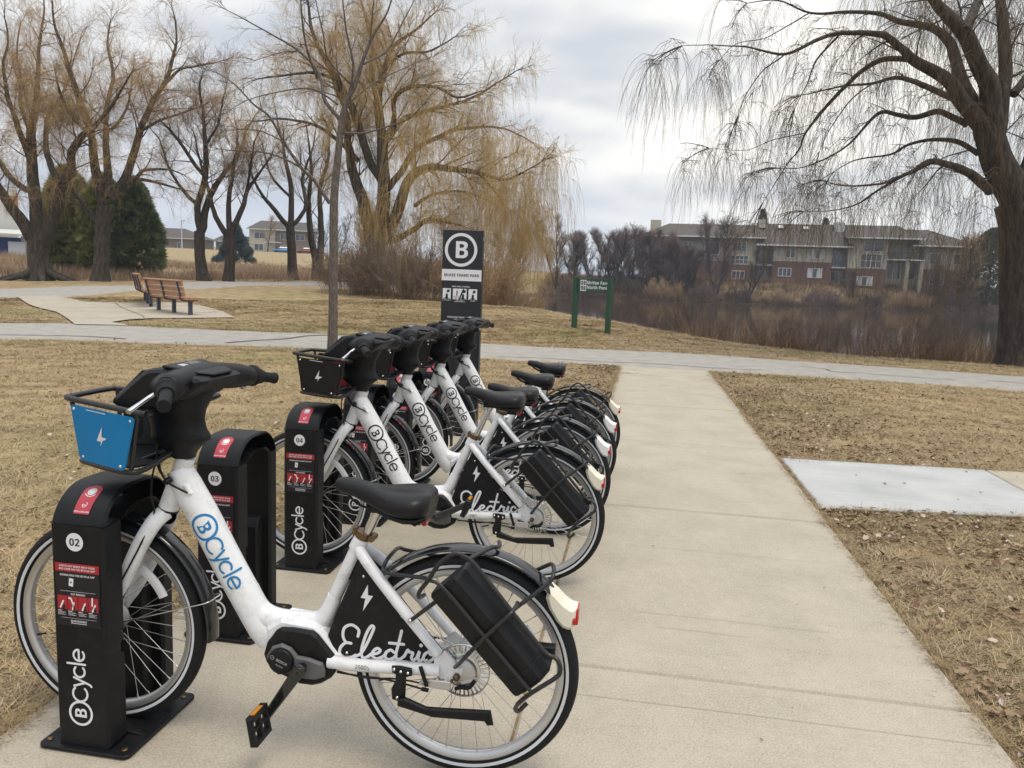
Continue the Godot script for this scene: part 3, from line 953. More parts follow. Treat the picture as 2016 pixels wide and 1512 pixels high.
	poly2(w, ph, over, o)
	for q in [[-0.052, 0.459, 0.9], [-0.018, 0.468, -0.7], [-0.015, 0.455, 0.5], [0.019, 0.456, 0.8], [0.052, 0.455, 0.9], [0.047, 0.474, 0.1]]:
		var f := Vector2(q[0], q[1]); var v := Vector2.from_angle(PI / 2 - q[2] * 0.5) * 0.011
		stroke(w, PackedVector2Array([f - v, f + v]), 0.005, top, o)
	disc2(w, Vector2(-0.027, 0.479), 0.0035, top, o, 12)
	obj("white_print", w, M.white_print, pn)
	var k := MB.new()
	disc2(k, Vector2(-0.020, 0.5275), 0.0028, top, o, 12)
	for q in [[-0.046, 0.4475, 0.009], [-0.013, 0.4475, 0.006], [0.0235, 0.4485, 0.008], [0.0555, 0.4485, 0.007]]:
		var c := Vector2(q[0], q[1])
		rect2(k, c - Vector2(q[2] * 0.5, 0.004), c + Vector2(q[2] * 0.5, 0.009), top, o)
	obj("dark_print", k, M.black_print, pn)
	# red tag that bends over the rounded top
	var bend := func(q: Vector2, lift: float) -> Vector3:
		var a := 0.50 + q.y / 0.1355
		return Vector3(0.006 + q.x, 0.6645 + sin(a) * (0.1362 + lift), 0.03 + cos(a) * (0.1362 + lift))
	var o2 := Vector3(0, 0.7, 0.7)
	var tagm := MB.new()
	var outline := PackedVector2Array()
	for r in range(11): # rows up the tag
		var y := 0.075 * r / 10.0
		outline.append(Vector2(0.0265 - 0.003 * (1.0 - r / 10.0) + 0.001, y))
	var left := outline.duplicate(); left.reverse()
	var arc := arc2(Vector2(0, 0.075), 0.0275, 0, 180, 12)
	var base_i := tagm.v.size()
	for r in range(11):
		for c in range(5): tagm.vert(bend.call(Vector2(lerpf(-outline[r].x, outline[r].x, c / 4.0), outline[r].y), 0.0006))
	for r in range(10):
		for c in range(4):
			var i := base_i + r * 5 + c
			facing(tagm, i, i + 1, i + 6, o2); facing(tagm, i, i + 6, i + 5, o2)
	var cb := tagm.v.size()
	tagm.vert(bend.call(Vector2(0, 0.075), 0.0006))
	for q in arc: tagm.vert(bend.call(q, 0.0006))
	for i in range(arc.size() - 1): facing(tagm, cb, cb + 1 + i, cb + 2 + i, o2)
	var tg := obj("tap_tag", tagm, M.pink_red_print, t)
	var lit := MB.new()
	var bend1 := func(q: Vector2) -> Vector3: return bend.call(q, 0.0011)
	disc2(lit, Vector2(0, 0.074), 0.0135, bend1, o2)
	print_text(lit, "PRESS CARD HERE", Vector2(0, 0.0065), 0.0042, bend1, o2)
	stroke(lit, arc2(Vector2(0, 0.074), 0.0185, 215, 325, 12), 0.0025, bend1, o2)
	for q in [[0.007, 200, 320], [0.0035, 190, 330]]: stroke(lit, arc2(Vector2(0.0, 0.031), q[0], q[1], q[2], 8), 0.0013, bend1, o2)
	stroke(lit, PackedVector2Array([Vector2(-0.006, 0.026), Vector2(-0.002, 0.019), Vector2(0.007, 0.023), Vector2(0.009, 0.032), Vector2(0.003, 0.036)]), 0.0015, bend1, o2)
	obj("tag_print", lit, M.white_print, tg)
	var ring := MB.new()
	var bend2 := func(q: Vector2) -> Vector3: return bend.call(q, 0.0016)
	stroke(ring, arc2(Vector2(0, 0.074), 0.0095, 0, 360, 20), 0.0012, bend2, o2)
	obj("button_ring", ring, M.grey_print, tg)
	return t

func build_docks() -> void:
	mat("panel_dark", lin(0.010, 0.010, 0.018), 0.3)
	mat("number_ink", lin(0.010, 0.010, 0.03), 0.5)
	var d := make_dock()
	var says := ["black bike dock numbered 02 holding the front bike with the blue basket panel", "empty black bike dock numbered 03 between docks 02 and 04", "black bike dock numbered 04 holding the bike with the raised saddle", "black bike dock numbered 05 behind dock 04", "black bike dock numbered 06 second from the far end", "black bike dock numbered 07 beside the tall kiosk sign"]
	var all := [d]
	for k in range(1, 6): all.append(copy(d, "bike_dock", Vector3.ZERO, says[k]))
	d.set_meta("label", says[0])
	for k in range(6):
		all[k].position = Vector3(-1.564, 0.0, -2.07 - STEP * k)
		var n := MB.new()
		print_text(n, "%02d" % (k + 2), Vector2(-0.004, 0.650), 0.0215, func(q: Vector2) -> Vector3: return Vector3(q.x, q.y, 0.1674), Vector3.BACK, true, true, 0.0, 1.05)
		obj("number_print", n, M.number_ink, all[k].get_node("number_disc"))

# ---------------------------------------------------------------- bicycles: x = backwards, y = up, z = towards the left side; origin under the rear axle
func P3(s: float, y: float, w := 0.0) -> Vector3: return Vector3(-s, y, w)

func flip(pts: Array) -> Array:
	var o := []
	for p in pts: o.append(Vector3(p.x, p.y, -p.z))
	return o

func wheel(parent: Node3D, called: String, axle: Vector3, front: bool) -> MeshInstance3D:
	var x := Transform3D(Basis.IDENTITY, Vector3.ZERO)
	var rim := MB.new()
	rim.lathe([Vector2(0.272, -0.011), Vector2(0.270, 0.0), Vector2(0.272, 0.011), Vector2(0.286, 0.0165), Vector2(0.300, 0.0165), Vector2(0.303, 0.012), Vector2(0.297, 0.0), Vector2(0.303, -0.012), Vector2(0.300, -0.0165), Vector2(0.286, -0.0165)], 72, x, true)
	var r := obj(called, rim, M.alloy, parent)
	r.position = axle
	var ty := MB.new()
	var prof := []
	for i in range(15):
		var a := deg_to_rad(lerpf(-128, 128, i / 14.0))
		prof.append(Vector2(0.3085 + cos(a) * 0.0255, sin(a) * 0.0245))
	ty.lathe(prof, 84, x, true)
	obj("tyre", ty, M.rubber, r)
	var st := MB.new()
	for z in [1.0, -1.0]:
		var a := []
		for i in range(5):
			var g := deg_to_rad(lerpf(92, 112, i / 4.0))
			a.append(Vector2(0.3085 + cos(g) * 0.0262, sin(g) * 0.0252 * z))
		st.lathe(a, 84, x)
	obj("reflective_stripe", st, M.reflective_stripe, r)
	var sp := MB.new()
	var rng := RandomNumberGenerator.new(); rng.seed = 5
	for i in range(36):
		var lr := 1.0 if i % 2 == 0 else -1.0
		var a0 := TAU * i / 36.0
		var lead := 0.62 if (i / 2) % 2 == 0 else -0.62
		var hub_r := 0.045 if front else 0.036
		sp.rod(Vector3(cos(a0) * 0.272, sin(a0) * 0.272, 0.002 * lr), Vector3(cos(a0 + lead) * hub_r, sin(a0 + lead) * hub_r, (0.030 if front else 0.024) * lr), 0.00115, 5)
		sp.rod(Vector3(cos(a0) * 0.272, sin(a0) * 0.272, 0.002 * lr), Vector3(cos(a0) * 0.260, sin(a0) * 0.260, 0.003 * lr), 0.0022, 5)
	obj("spokes", sp, M.spoke_steel, r)
	var hub := MB.new()
	if front:
		hub.lathe([Vector2(0.0, 0.052), Vector2(0.012, 0.052), Vector2(0.014, 0.040), Vector2(0.048, 0.034), Vector2(0.050, 0.026), Vector2(0.040, 0.022), Vector2(0.040, -0.022), Vector2(0.050, -0.026), Vector2(0.048, -0.034), Vector2(0.014, -0.040), Vector2(0.012, -0.052), Vector2(0.0, -0.052)], 28, x)
	else:
		hub.lathe([Vector2(0.0, 0.030), Vector2(0.040, 0.028), Vector2(0.041, 0.022), Vector2(0.028, 0.015), Vector2(0.026, -0.015), Vector2(0.040, -0.022), Vector2(0.040, -0.05), Vector2(0.0, -0.06)], 28, x)
	obj("hub", hub, M.alloy, r)
	if not front:
		var fin := MB.new() # cooling disc: rim, inner disc and radial blades
		var o := Transform3D(Basis.IDENTITY, Vector3(0.006, 0.004, 0.046))
		fin.lathe([Vector2(0.076, 0.004), Vector2(0.079, 0.004), Vector2(0.079, -0.004), Vector2(0.076, -0.004)], 48, o, true)
		fin.lathe([Vector2(0.0, 0.006), Vector2(0.050, 0.006), Vector2(0.052, 0.0), Vector2(0.050, -0.006), Vector2(0.0, -0.006)], 36, o)
		for i in range(34):
			var a := TAU * i / 34.0
			fin.box(Vector3(0.064, 0, 0), Vector3(0.026, 0.0042, 0.007), 0.0, o * Transform3D(Basis(Vector3.BACK, a), Vector3.ZERO))
		obj("cooling_disc", fin, M.steel, r)
		var arm := MB.new()
		arm.lathe([Vector2(0.0, 0.012), Vector2(0.038, 0.010), Vector2(0.043, 0.0), Vector2(0.0, 0.0)], 28, Transform3D(Basis.IDENTITY, Vector3(0.006, 0.003, 0.053)))
		arm.box(Vector3(0.020, -0.025, 0.062), Vector3(0.05, 0.012, 0.006), 0.001, Transform3D(Basis(Vector3.BACK, 0.35), Vector3.ZERO))
		obj("drum_brake", arm, M.alloy, r)
		var bl := MB.new()
		bl.tube(smooth([Vector3(0.045, -0.012, 0.066), Vector3(0.03, -0.034, 0.068), Vector3(0.006, -0.036, 0.068), Vector3(-0.01, -0.044, 0.066)], 4), 0.006, 8)
		obj("brake_arm", bl, M.black_plastic, r)
	var rf := MB.new() # spoke reflector
	var a1 := 38.0 if front else 20.0
	rf.lathe([Vector2(0.205, 0.012), Vector2(0.232, 0.012), Vector2(0.232, 0.004), Vector2(0.205, 0.004)], 10, Transform3D(Basis(Vector3.BACK, deg_to_rad(a1 - 12)), Vector3.ZERO), true, 0.0, deg_to_rad(30))
	obj("spoke_reflector", rf, M.clear_reflector, r)
	var vl := MB.new()
	var va := deg_to_rad(198.0)
	vl.rod(Vector3(cos(va), sin(va), 0) * 0.274, Vector3(cos(va), sin(va), 0.02) * 0.236, 0.0035, 8)
	obj("valve", vl, M.black_plastic, r)
	return r

func fender(parent: Node3D, called: String, axle: Vector3, r: float, from: float, to: float) -> MeshInstance3D:
	var mb := MB.new()
	var prof := []
	for i in range(9):
		var a := deg_to_rad(lerpf(-78, 78, i / 8.0))
		prof.append(Vector2(r - 0.014 + cos(a) * 0.014, sin(a) * 0.034))
	for i in range(8, -1, -1):
		var a := deg_to_rad(lerpf(-78, 78, i / 8.0))
		prof.append(Vector2(r - 0.0165 + cos(a) * 0.014, sin(a) * 0.031))
	mb.lathe(prof, 30, Transform3D(Basis.IDENTITY, axle), true, deg_to_rad(from), deg_to_rad(to))
	return obj(called, mb, M.black_gloss, parent)

func solid(mb: MB, pts: Array, z0: float, z1: float, bevel := 0.003) -> void:
	mb.prism(PackedVector2Array(pts), z0, z1, Transform3D.IDENTITY, bevel)

func super_ring(c: Vector3, ax: Vector3, ay: Vector3, a: float, b: float, power := 2.4, segs := 28) -> PackedVector3Array:
	var out := PackedVector3Array()
	for i in range(segs):
		var t := TAU * i / segs
		var k := pow(pow(absf(cos(t)), power) + pow(absf(sin(t)), power), -1.0 / power)
		out.append(c + ax * (cos(t) * k * a) + ay * (sin(t) * k * b))
	return out

func make_bike() -> Node3D:
	var t := thing("electric_bike", "", "bicycle", Vector3.ZERO, "white electric share bikes in the row")
	# frame ------------------------------------------------------------
	var f := MB.new()
	var down := smooth([P3(0.897, 0.846), P3(0.873, 0.795), P3(0.82, 0.7065), P3(0.741, 0.564), P3(0.672, 0.447), P3(0.628, 0.375), P3(0.598, 0.336)], 5)
	f.tube(down, spread([0.037, 0.0450, 0.0460, 0.0460, 0.0460, 0.046, 0.041], down.size()), 20)
	var u := smooth([P3(0.690, 0.48), P3(0.650, 0.425), P3(0.600, 0.405), P3(0.53, 0.404), P3(0.465, 0.410), P3(0.428, 0.436), P3(0.40, 0.50)], 6)
	f.tube(u, spread([0.046, 0.042, 0.036, 0.032, 0.032, 0.028, 0.022], u.size()), 18)
	f.tube(PackedVector3Array([P3(0.425, 0.44), P3(0.319, 0.684)]), 0.0212, 18)
	f.tube(PackedVector3Array([P3(0.456, 0.372), P3(0.42, 0.45)]), spread([0.03, 0.022], 2), 14)
	f.tube(PackedVector3Array([P3(0.874, 0.886), P3(0.900, 0.815), P3(0.935, 0.722)]), spread([0.0275, 0.029, 0.0305], 3), 20)
	f.tube(PackedVector3Array([P3(0.334, 0.652), P3(0.318, 0.686)]), 0.0245, 18)
	for w in [1.0, -1.0]:
		var stay := smooth([P3(0.322, 0.655, 0.012 * w), P3(0.285, 0.622, 0.036 * w), P3(0.18, 0.517, 0.060 * w), P3(0.06, 0.392, 0.070 * w)], 5)
		f.tube(stay, spread([0.0165, 0.0165, 0.016, 0.0145], stay.size()), 14)
		var chain := smooth([P3(0.395, 0.318, 0.050 * w), P3(0.30, 0.322, 0.058 * w), P3(0.16, 0.334, 0.066 * w), P3(0.055, 0.343, 0.070 * w)], 5)
		f.tube(chain, spread([0.020, 0.0185, 0.0175, 0.016], chain.size()), 14)
		solid(f, [Vector2(-0.074, 0.375), Vector2(-0.045, 0.402), Vector2(-0.014, 0.377), Vector2(-0.005, 0.357), Vector2(0.012, 0.357), Vector2(0.010, 0.344), Vector2(-0.001, 0.316), Vector2(-0.020, 0.312), Vector2(-0.040, 0.316), Vector2(-0.075, 0.328)], 0.066 * w - 0.004, 0.066 * w + 0.004, 0.0015)
	f.tube(PackedVector3Array([P3(0.245, 0.575, 0.045), P3(0.245, 0.575, -0.045)]), 0.011, 10)
	f.tube(PackedVector3Array([P3(0.37, 0.325, 0.055), P3(0.37, 0.325, -0.055)]), 0.018, 10)
	solid(f, [Vector2(-0.598, 0.345), Vector2(-0.600, 0.395), Vector2(-0.552, 0.430), Vector2(-0.445, 0.424), Vector2(-0.418, 0.405), Vector2(-0.366, 0.343), Vector2(-0.360, 0.298), Vector2(-0.40, 0.30), Vector2(-0.44, 0.36), Vector2(-0.53, 0.37)], -0.046, 0.046, 0.012)
	# weld beads
	for q in [[P3(0.92, 0.76), Vector3(0.48, 0.877, 0).normalized()], [P3(0.885, 0.853), Vector3(0.48, 0.877, 0).normalized()]]:
		pass
	obj("frame", f, M.white_paint, t)
	# fork -------------------------------------------------------------
	var fk := MB.new()
	fk.lathe([Vector2(0.0, 0.022), Vector2(0.029, 0.02), Vector2(0.032, 0.0), Vector2(0.030, -0.03), Vector2(0.0, -0.035)], 20, Transform3D(Basis(Vector3.RIGHT, Vector3(-0.352, 0.936, 0).normalized(), Vector3(-0.352, 0.936, 0).normalized()).orthonormalized(), P3(0.942, 0.70)))
	for w in [1.0, -1.0]:
		var bl := smooth([P3(0.938, 0.712, 0.012 * w), P3(0.956, 0.688, 0.040 * w), P3(0.995, 0.618, 0.054 * w), P3(1.045, 0.515, 0.056 * w), P3(1.098, 0.42, 0.056 * w), P3(1.145, 0.345, 0.056 * w)], 6)
		fk.tube(bl, spread([0.026, 0.026, 0.0255, 0.024, 0.019, 0.013], bl.size()), 16, true, 0.72, Vector3.BACK)
		solid(fk, [Vector2(-1.125, 0.375), Vector2(-1.155, 0.365), Vector2(-1.168, 0.33), Vector2(-1.15, 0.315), Vector2(-1.13, 0.33)], 0.056 * w - 0.004, 0.056 * w + 0.004, 0.001)
	obj("fork", fk, M.white_paint, t)
	var ring := MB.new()
	ring.tube(PackedVector3Array([P3(0.9345, 0.7235), P3(0.9365, 0.7185)]), 0.0318, 20)
	obj("headset_ring", ring, M.black_plastic, t)
	# wheels -----------------------------------------------------------
	wheel(t, "front_wheel", P3(1.15, 0.341), true)
	wheel(t, "rear_wheel", P3(0.0, 0.335), false)
	var rfen := fender(t, "rear_fender", P3(0, 0.335), 0.362, 46, 142)
	var tail := MB.new()
	solid(tail, [Vector2(0.240, 0.604), Vector2(0.231, 0.572), Vector2(0.242, 0.540), Vector2(0.264, 0.506), Vector2(0.282, 0.489), Vector2(0.297, 0.485), Vector2(0.309, 0.488), Vector2(0.315, 0.504), Vector2(0.320, 0.550), Vector2(0.303, 0.553), Vector2(0.283, 0.566), Vector2(0.263, 0.586)], -0.033, 0.033, 0.010)
	var tm := obj("fender_tip", tail, M.cream_plastic, rfen)
	var rl := MB.new()
	rl.box(Vector3(0.320, 0.525, 0.0), Vector3(0.008, 0.048, 0.048), 0.002)
	rl.box(Vector3(0.314, 0.513, 0.0), Vector3(0.008, 0.018, 0.066), 0.002)
	obj("red_reflector", rl, M.red_plastic, rfen)
	var ffen := fender(t, "front_fender", P3(1.15, 0.341), 0.366, -4, 76)
	var stay := MB.new()
	stay.tube(smooth([P3(1.13, 0.345, 0.064), P3(1.0, 0.385, 0.055), P3(0.86, 0.428, 0.046), P3(0.795, 0.447, 0.036), P3(0.786, 0.449, 0.0), P3(0.795, 0.447, -0.036), P3(0.9, 0.41, -0.05), P3(1.13, 0.345, -0.064)], 6), 0.0022, 6)
	obj("fender_stay", stay, M.steel, ffen)
	# chain guard with the word ---------------------------------------
	for w in [1.0, -1.0]:
		var g := MB.new()
		solid(g, [Vector2(-0.312, 0.634), Vector2(-0.392, 0.432), Vector2(-0.405, 0.392), Vector2(-0.378, 0.336), Vector2(-0.072, 0.346), Vector2(-0.180, 0.468), Vector2(-0.242, 0.542), Vector2(-0.288, 0.612)], 0.038 * w - 0.002, 0.038 * w + 0.002, 0.0008)
		var go := obj("skirt_guard", g, M.black_powder, t)
		if w < 0: continue
		var lay := func(q: Vector2) -> Vector3: return Vector3(q.x, q.y, 0.0408)
		var wr := MB.new()
		var pen := 0.0088
		for s in [
			[Vector2(-0.312, 0.401), Vector2(-0.310, 0.421), Vector2(-0.331, 0.434), Vector2(-0.353, 0.423), Vector2(-0.358, 0.399), Vector2(-0.350, 0.380), Vector2(-0.333, 0.377)],
			[Vector2(-0.333, 0.377), Vector2(-0.350, 0.376), Vector2(-0.365, 0.360), Vector2(-0.367, 0.341), Vector2(-0.352, 0.330), Vector2(-0.333, 0.333), Vector2(-0.318, 0.342)],
			[Vector2(-0.318, 0.338), Vector2(-0.300, 0.352), Vector2(-0.282, 0.386), Vector2(-0.267, 0.422), Vector2(-0.264, 0.435), Vector2(-0.272, 0.437), Vector2(-0.285, 0.415), Vector2(-0.297, 0.377), Vector2(-0.301, 0.352), Vector2(-0.296, 0.337), Vector2(-0.284, 0.340), Vector2(-0.270, 0.352)],
			[Vector2(-0.270, 0.351), Vector2(-0.252, 0.356), Vector2(-0.243, 0.366), Vector2(-0.253, 0.371), Vector2(-0.265, 0.360), Vector2(-0.267, 0.347), Vector2(-0.255, 0.339), Vector2(-0.238, 0.346), Vector2(-0.227, 0.355)],
			[Vector2(-0.202, 0.365), Vector2(-0.212, 0.371), Vector2(-0.225, 0.362), Vector2(-0.229, 0.349), Vector2(-0.218, 0.341), Vector2(-0.204, 0.347), Vector2(-0.195, 0.357)],
			[Vector2(-0.180, 0.433), Vector2(-0.188, 0.395), Vector2(-0.196, 0.359), Vector2(-0.192, 0.346), Vector2(-0.182, 0.347), Vector2(-0.171, 0.357)],
			[Vector2(-0.216, 0.392), Vector2(-0.173, 0.393)],
			[Vector2(-0.171, 0.356), Vector2(-0.160, 0.377), Vector2(-0.157, 0.372), Vector2(-0.145, 0.370), Vector2(-0.149, 0.356), Vector2(-0.144, 0.348), Vector2(-0.134, 0.355)],
			[Vector2(-0.134, 0.354), Vector2(-0.125, 0.377), Vector2(-0.129, 0.357), Vector2(-0.124, 0.347), Vector2(-0.115, 0.355)],
			[Vector2(-0.092, 0.371), Vector2(-0.098, 0.378), Vector2(-0.109, 0.371), Vector2(-0.113, 0.357), Vector2(-0.103, 0.349), Vector2(-0.091, 0.353), Vector2(-0.083, 0.361)]]:
			stroke(wr, smooth2(s, 6), pen, lay, Vector3.BACK)
		disc2(wr, Vector2(-0.121, 0.396), 0.0055, lay, Vector3.BACK, 12)
		poly2(wr, PackedVector2Array([Vector2(-0.284, 0.562), Vector2(-0.305, 0.520), Vector2(-0.291, 0.519), Vector2(-0.298, 0.480), Vector2(-0.268, 0.529), Vector2(-0.283, 0.530)]), lay, Vector3.BACK)
		obj("lettering", wr, M.white_print, go)
		var bt := MB.new()
		for q in [Vector2(-0.298, 0.585), Vector2(-0.346, 0.345), Vector2(-0.103, 0.352)]:
			bt.lathe([Vector2(0, 0.003), Vector2(0.003, 0.0026), Vector2(0.0045, 0.0)], 10, Transform3D(Basis.IDENTITY, Vector3(q.x, q.y, 0.0402)))
		obj("screws", bt, M.steel, go)
	# tube lettering: bends round the down tube ------------------------
	var axis := Vector2(0.4975, -0.8675); var across := Vector2(0.8675, 0.4975)
	var on_tube := func(q: Vector2) -> Vector3:
		var th := 0.30 + q.y / 0.0465
		var p := Vector2(-0.805, 0.6794) + axis * q.x + across * (sin(th) * 0.0468)
		return Vector3(p.x, p.y, cos(th) * 0.0468)
	var lg := MB.new()
	badge(lg, Vector2(0.0, 0.0), 0.0405, 0.0, on_tube, Vector3(0.25, 0.1, 1), true, 0.155)
	obj("logo_print", lg, M.black_print, t)
	# motor ------------------------------------------------------------
	var mo := MB.new()
	var shell := [Vector2(-0.588, 0.355), Vector2(-0.560, 0.396), Vector2(-0.545, 0.406), Vector2(-0.507, 0.409), Vector2(-0.446, 0.406), Vector2(-0.430, 0.395), Vector2(-0.380, 0.338), Vector2(-0.374, 0.318), Vector2(-0.374, 0.291), Vector2(-0.386, 0.271), Vector2(-0.419, 0.248), Vector2(-0.446, 0.239), Vector2(-0.486, 0.239), Vector2(-0.533, 0.257), Vector2(-0.571, 0.269), Vector2(-0.590, 0.294), Vector2(-0.598, 0.318)]
	solid(mo, shell, -0.062, 0.062, 0.007)
	var motor := obj("drive_motor", mo, M.black_plastic, t)
	var mg := MB.new()
	solid(mg, [Vector2(-0.510, 0.276), Vector2(-0.545, 0.268), Vector2(-0.571, 0.286), Vector2(-0.581, 0.322), Vector2(-0.564, 0.354), Vector2(-0.534, 0.367), Vector2(-0.504, 0.357), Vector2(-0.484, 0.334), Vector2(-0.450, 0.332), Vector2(-0.406, 0.321), Vector2(-0.399, 0.298), Vector2(-0.400, 0.280), Vector2(-0.430, 0.267), Vector2(-0.463, 0.266)], 0.0615, 0.078, 0.006)
	obj("motor_cover", mg, M.grey_plastic, motor)
	var mc := MB.new()
	mc.lathe([Vector2(0.0, 0.088), Vector2(0.032, 0.088), Vector2(0.0385, 0.085), Vector2(0.0405, 0.076), Vector2(0.0, 0.076)], 36, Transform3D(Basis.IDENTITY, Vector3(-0.532, 0.316, 0)))
	obj("motor_cap", mc, M.black_plastic, motor)
	var ml := MB.new()
	var on_cap := func(q: Vector2) -> Vector3: return Vector3(q.x, q.y, 0.0885)
	print_text(ml, "BOSCH", Vector2(-0.527, 0.3175), 0.0078, on_cap, Vector3.BACK, true, true, -0.38)
	print_text(ml, "Active", Vector2(-0.534, 0.305), 0.0062, on_cap, Vector3.BACK, false, true, -0.38)
	stroke(ml, arc2(Vector2(-0.556, 0.329), 0.0058, 0, 360, 16), 0.0012, on_cap, Vector3.BACK)
	rect2(ml, Vector2(-0.5585, 0.3285), Vector2(-0.5535, 0.3295), on_cap, Vector3.BACK)
	obj("motor_print", ml, M.grey_print, motor)
	# cranks: each turns about its own pivot ---------------------------
	for w in [1.0, -1.0]:
		var cr := MB.new()
		var arm := PackedVector2Array()
		arm.append_array(arc2(Vector2.ZERO, 0.0185, 0, 180, 10))
		arm.append_array(arc2(Vector2(0, -0.182), 0.0125, 180, 360, 8))
		cr.prism(arm, 0.092 if w > 0 else -0.108, 0.108 if w > 0 else -0.092, Transform3D.IDENTITY, 0.004)
		cr.lathe([Vector2(0.0, 0.1105), Vector2(0.009, 0.1105), Vector2(0.011, 0.107), Vector2(0.011, 0.06), Vector2(0.0, 0.06)], 16, Transform3D(Basis.IDENTITY.scaled(Vector3(1, 1, w)), Vector3.ZERO))
		var c := obj("crank", cr, M.black_gloss, t)
		c.position = P3(0.464, 0.309)
		c.rotation.z = deg_to_rad(-33.0 + (180.0 if w < 0 else 0.0))
		var pd := MB.new()
		var px := Transform3D(Basis(Vector3.BACK, deg_to_rad(133)), Vector3(0, -0.182, 0.155 * w))
		pd.box(Vector3(-0.036, 0, 0), Vector3(0.014, 0.022, 0.095), 0.004, px)
		pd.box(Vector3(0.036, 0, 0), Vector3(0.014, 0.022, 0.095), 0.004, px)
		for e in [-0.042, 0.0, 0.042]: pd.box(Vector3(0, 0, e), Vector3(0.066, 0.020, 0.011), 0.003, px)
		pd.rod(Vector3(0, -0.182, 0.10 * w), Vector3(0, -0.182, 0.2 * w), 0.007, 10)
		var pe := obj("pedal", pd, M.black_plastic, c)
		var am := MB.new()
		for e in [-0.0438, 0.0438]: am.box(Vector3(e, 0, 0), Vector3(0.003, 0.014, 0.05), 0.0, px)
		obj("pedal_reflector", am, M.amber, c)
	# chain and chainwheel on the far side ------------------------------
	var ch := MB.new()
	ch.lathe([Vector2(0.0, -0.074), Vector2(0.062, -0.074), Vector2(0.064, -0.071), Vector2(0.0, -0.071)], 32, Transform3D(Basis.IDENTITY, P3(0.464, 0.309)))
	for y in [1.0, -1.0]:
		for i in range(44):
			var q := P3(0.464, 0.309 + 0.062 * y, -0.073).lerp(P3(0.0, 0.335 + 0.034 * y, -0.073), i / 43.0)
			ch.box(q, Vector3(0.009, 0.0075, 0.005 if i % 2 == 0 else 0.008))
	obj("chain", ch, M.steel, t)
	# kickstand ----------------------------------------------------------
	var ks := MB.new()
	solid(ks, [Vector2(-0.191, 0.350), Vector2(-0.167, 0.353), Vector2(-0.133, 0.349), Vector2(-0.131, 0.329), Vector2(-0.149, 0.322), Vector2(-0.150, 0.261), Vector2(-0.165, 0.246), Vector2(-0.188, 0.251), Vector2(-0.191, 0.282), Vector2(-0.179, 0.309), Vector2(-0.179, 0.328), Vector2(-0.189, 0.331)], 0.084, 0.096, 0.003)
	var kn := obj("kickstand", ks, M.black_powder, t)
	var kl := MB.new()
	solid(kl, [Vector2(-0.167, 0.262), Vector2(-0.145, 0.268), Vector2(-0.084, 0.248), Vector2(-0.034, 0.251), Vector2(0.101, 0.262), Vector2(0.110, 0.222), Vector2(0.093, 0.219), Vector2(0.085, 0.230), Vector2(-0.063, 0.222), Vector2(-0.094, 0.228), Vector2(-0.167, 0.242)], 0.097, 0.113, 0.004)
	obj("stand_leg", kl, M.black_plastic, kn)
	var kb := MB.new()
	for q in [Vector3(-0.183, 0.343, 0.0965), Vector3(-0.163, 0.3385, 0.0965), Vector3(-0.142, 0.337, 0.0965), Vector3(-0.172, 0.259, 0.0965)]:
		kb.lathe([Vector2(0, 0.0035), Vector2(0.0035, 0.003), Vector2(0.005, 0.0)], 10, Transform3D(Basis.IDENTITY, q))
	obj("stand_bolts", kb, M.steel, kn)
	# axle nut, number, brackets --------------------------------------
	var nut := MB.new()
	nut.lathe([Vector2(0.0, 0.014), Vector2(0.006, 0.014), Vector2(0.006, 0.009), Vector2(0.011, 0.009), Vector2(0.0115, 0.0), Vector2(0.0, 0.0)], 6, Transform3D(Basis.IDENTITY, P3(0.006, 0.331, 0.0705)))
	nut.lathe([Vector2(0.0, 0.008), Vector2(0.004, 0.008), Vector2(0.0045, 0.0), Vector2(0.0, 0.0)], 10, Transform3D(Basis.IDENTITY, P3(0.02, 0.318, 0.0705)))
	obj("axle_nut", nut, M.brass, t)
	var num := MB.new()
	print_text(num, "25005", Vector2(-0.284, 0.3265), 0.0115, func(q: Vector2) -> Vector3: return Vector3(q.x, q.y, 0.0595 + sqrt(maxf(0.0185 * 0.0185 - pow(q.y - 0.323, 2), 0.0)) + 0.0008), Vector3.BACK, false, true, 0.03)
	obj("fleet_number", num, M.black_print, t)
	var br := MB.new()
	br.box(Vector3(-0.098, 0.329, 0.089), Vector3(0.012, 0.062, 0.004), 0.001, Transform3D(Basis.IDENTITY, Vector3.ZERO).translated(Vector3(0.098, -0.329, 0)).rotated(Vector3.BACK, 0.33).translated(Vector3(-0.098, 0.329, 0)))
	obj("cable_strap", br, M.black_plastic, t)
	var bw := MB.new()
	solid(bw, [Vector2(-0.118, 0.300), Vector2(-0.105, 0.312), Vector2(-0.06, 0.316), Vector2(-0.02, 0.316), Vector2(-0.022, 0.290), Vector2(-0.06, 0.290), Vector2(-0.105, 0.294)], 0.071, 0.079, 0.002)
	obj("brake_reaction_arm", bw, M.alloy, t)
	var ca := MB.new()
	ca.tube(smooth([P3(0.37, 0.288, 0.052), P3(0.30, 0.296, 0.070), P3(0.22, 0.300, 0.078), P3(0.14, 0.292, 0.080), P3(0.10, 0.285, 0.080)], 6), 0.0028, 6)
	ca.tube(smooth([P3(0.37, 0.291, 0.050), P3(0.28, 0.290, 0.066), P3(0.18, 0.302, 0.072), P3(0.09, 0.30, 0.078)], 6), 0.0025, 6)
	ca.rod(P3(0.105, 0.286, 0.08), P3(0.085, 0.284, 0.08), 0.006, 8)
	obj("rear_cables", ca, M.black_plastic, t)
	make_rack(t)
	make_seat(t)
	make_head(t)
	make_basket(t)
	return t

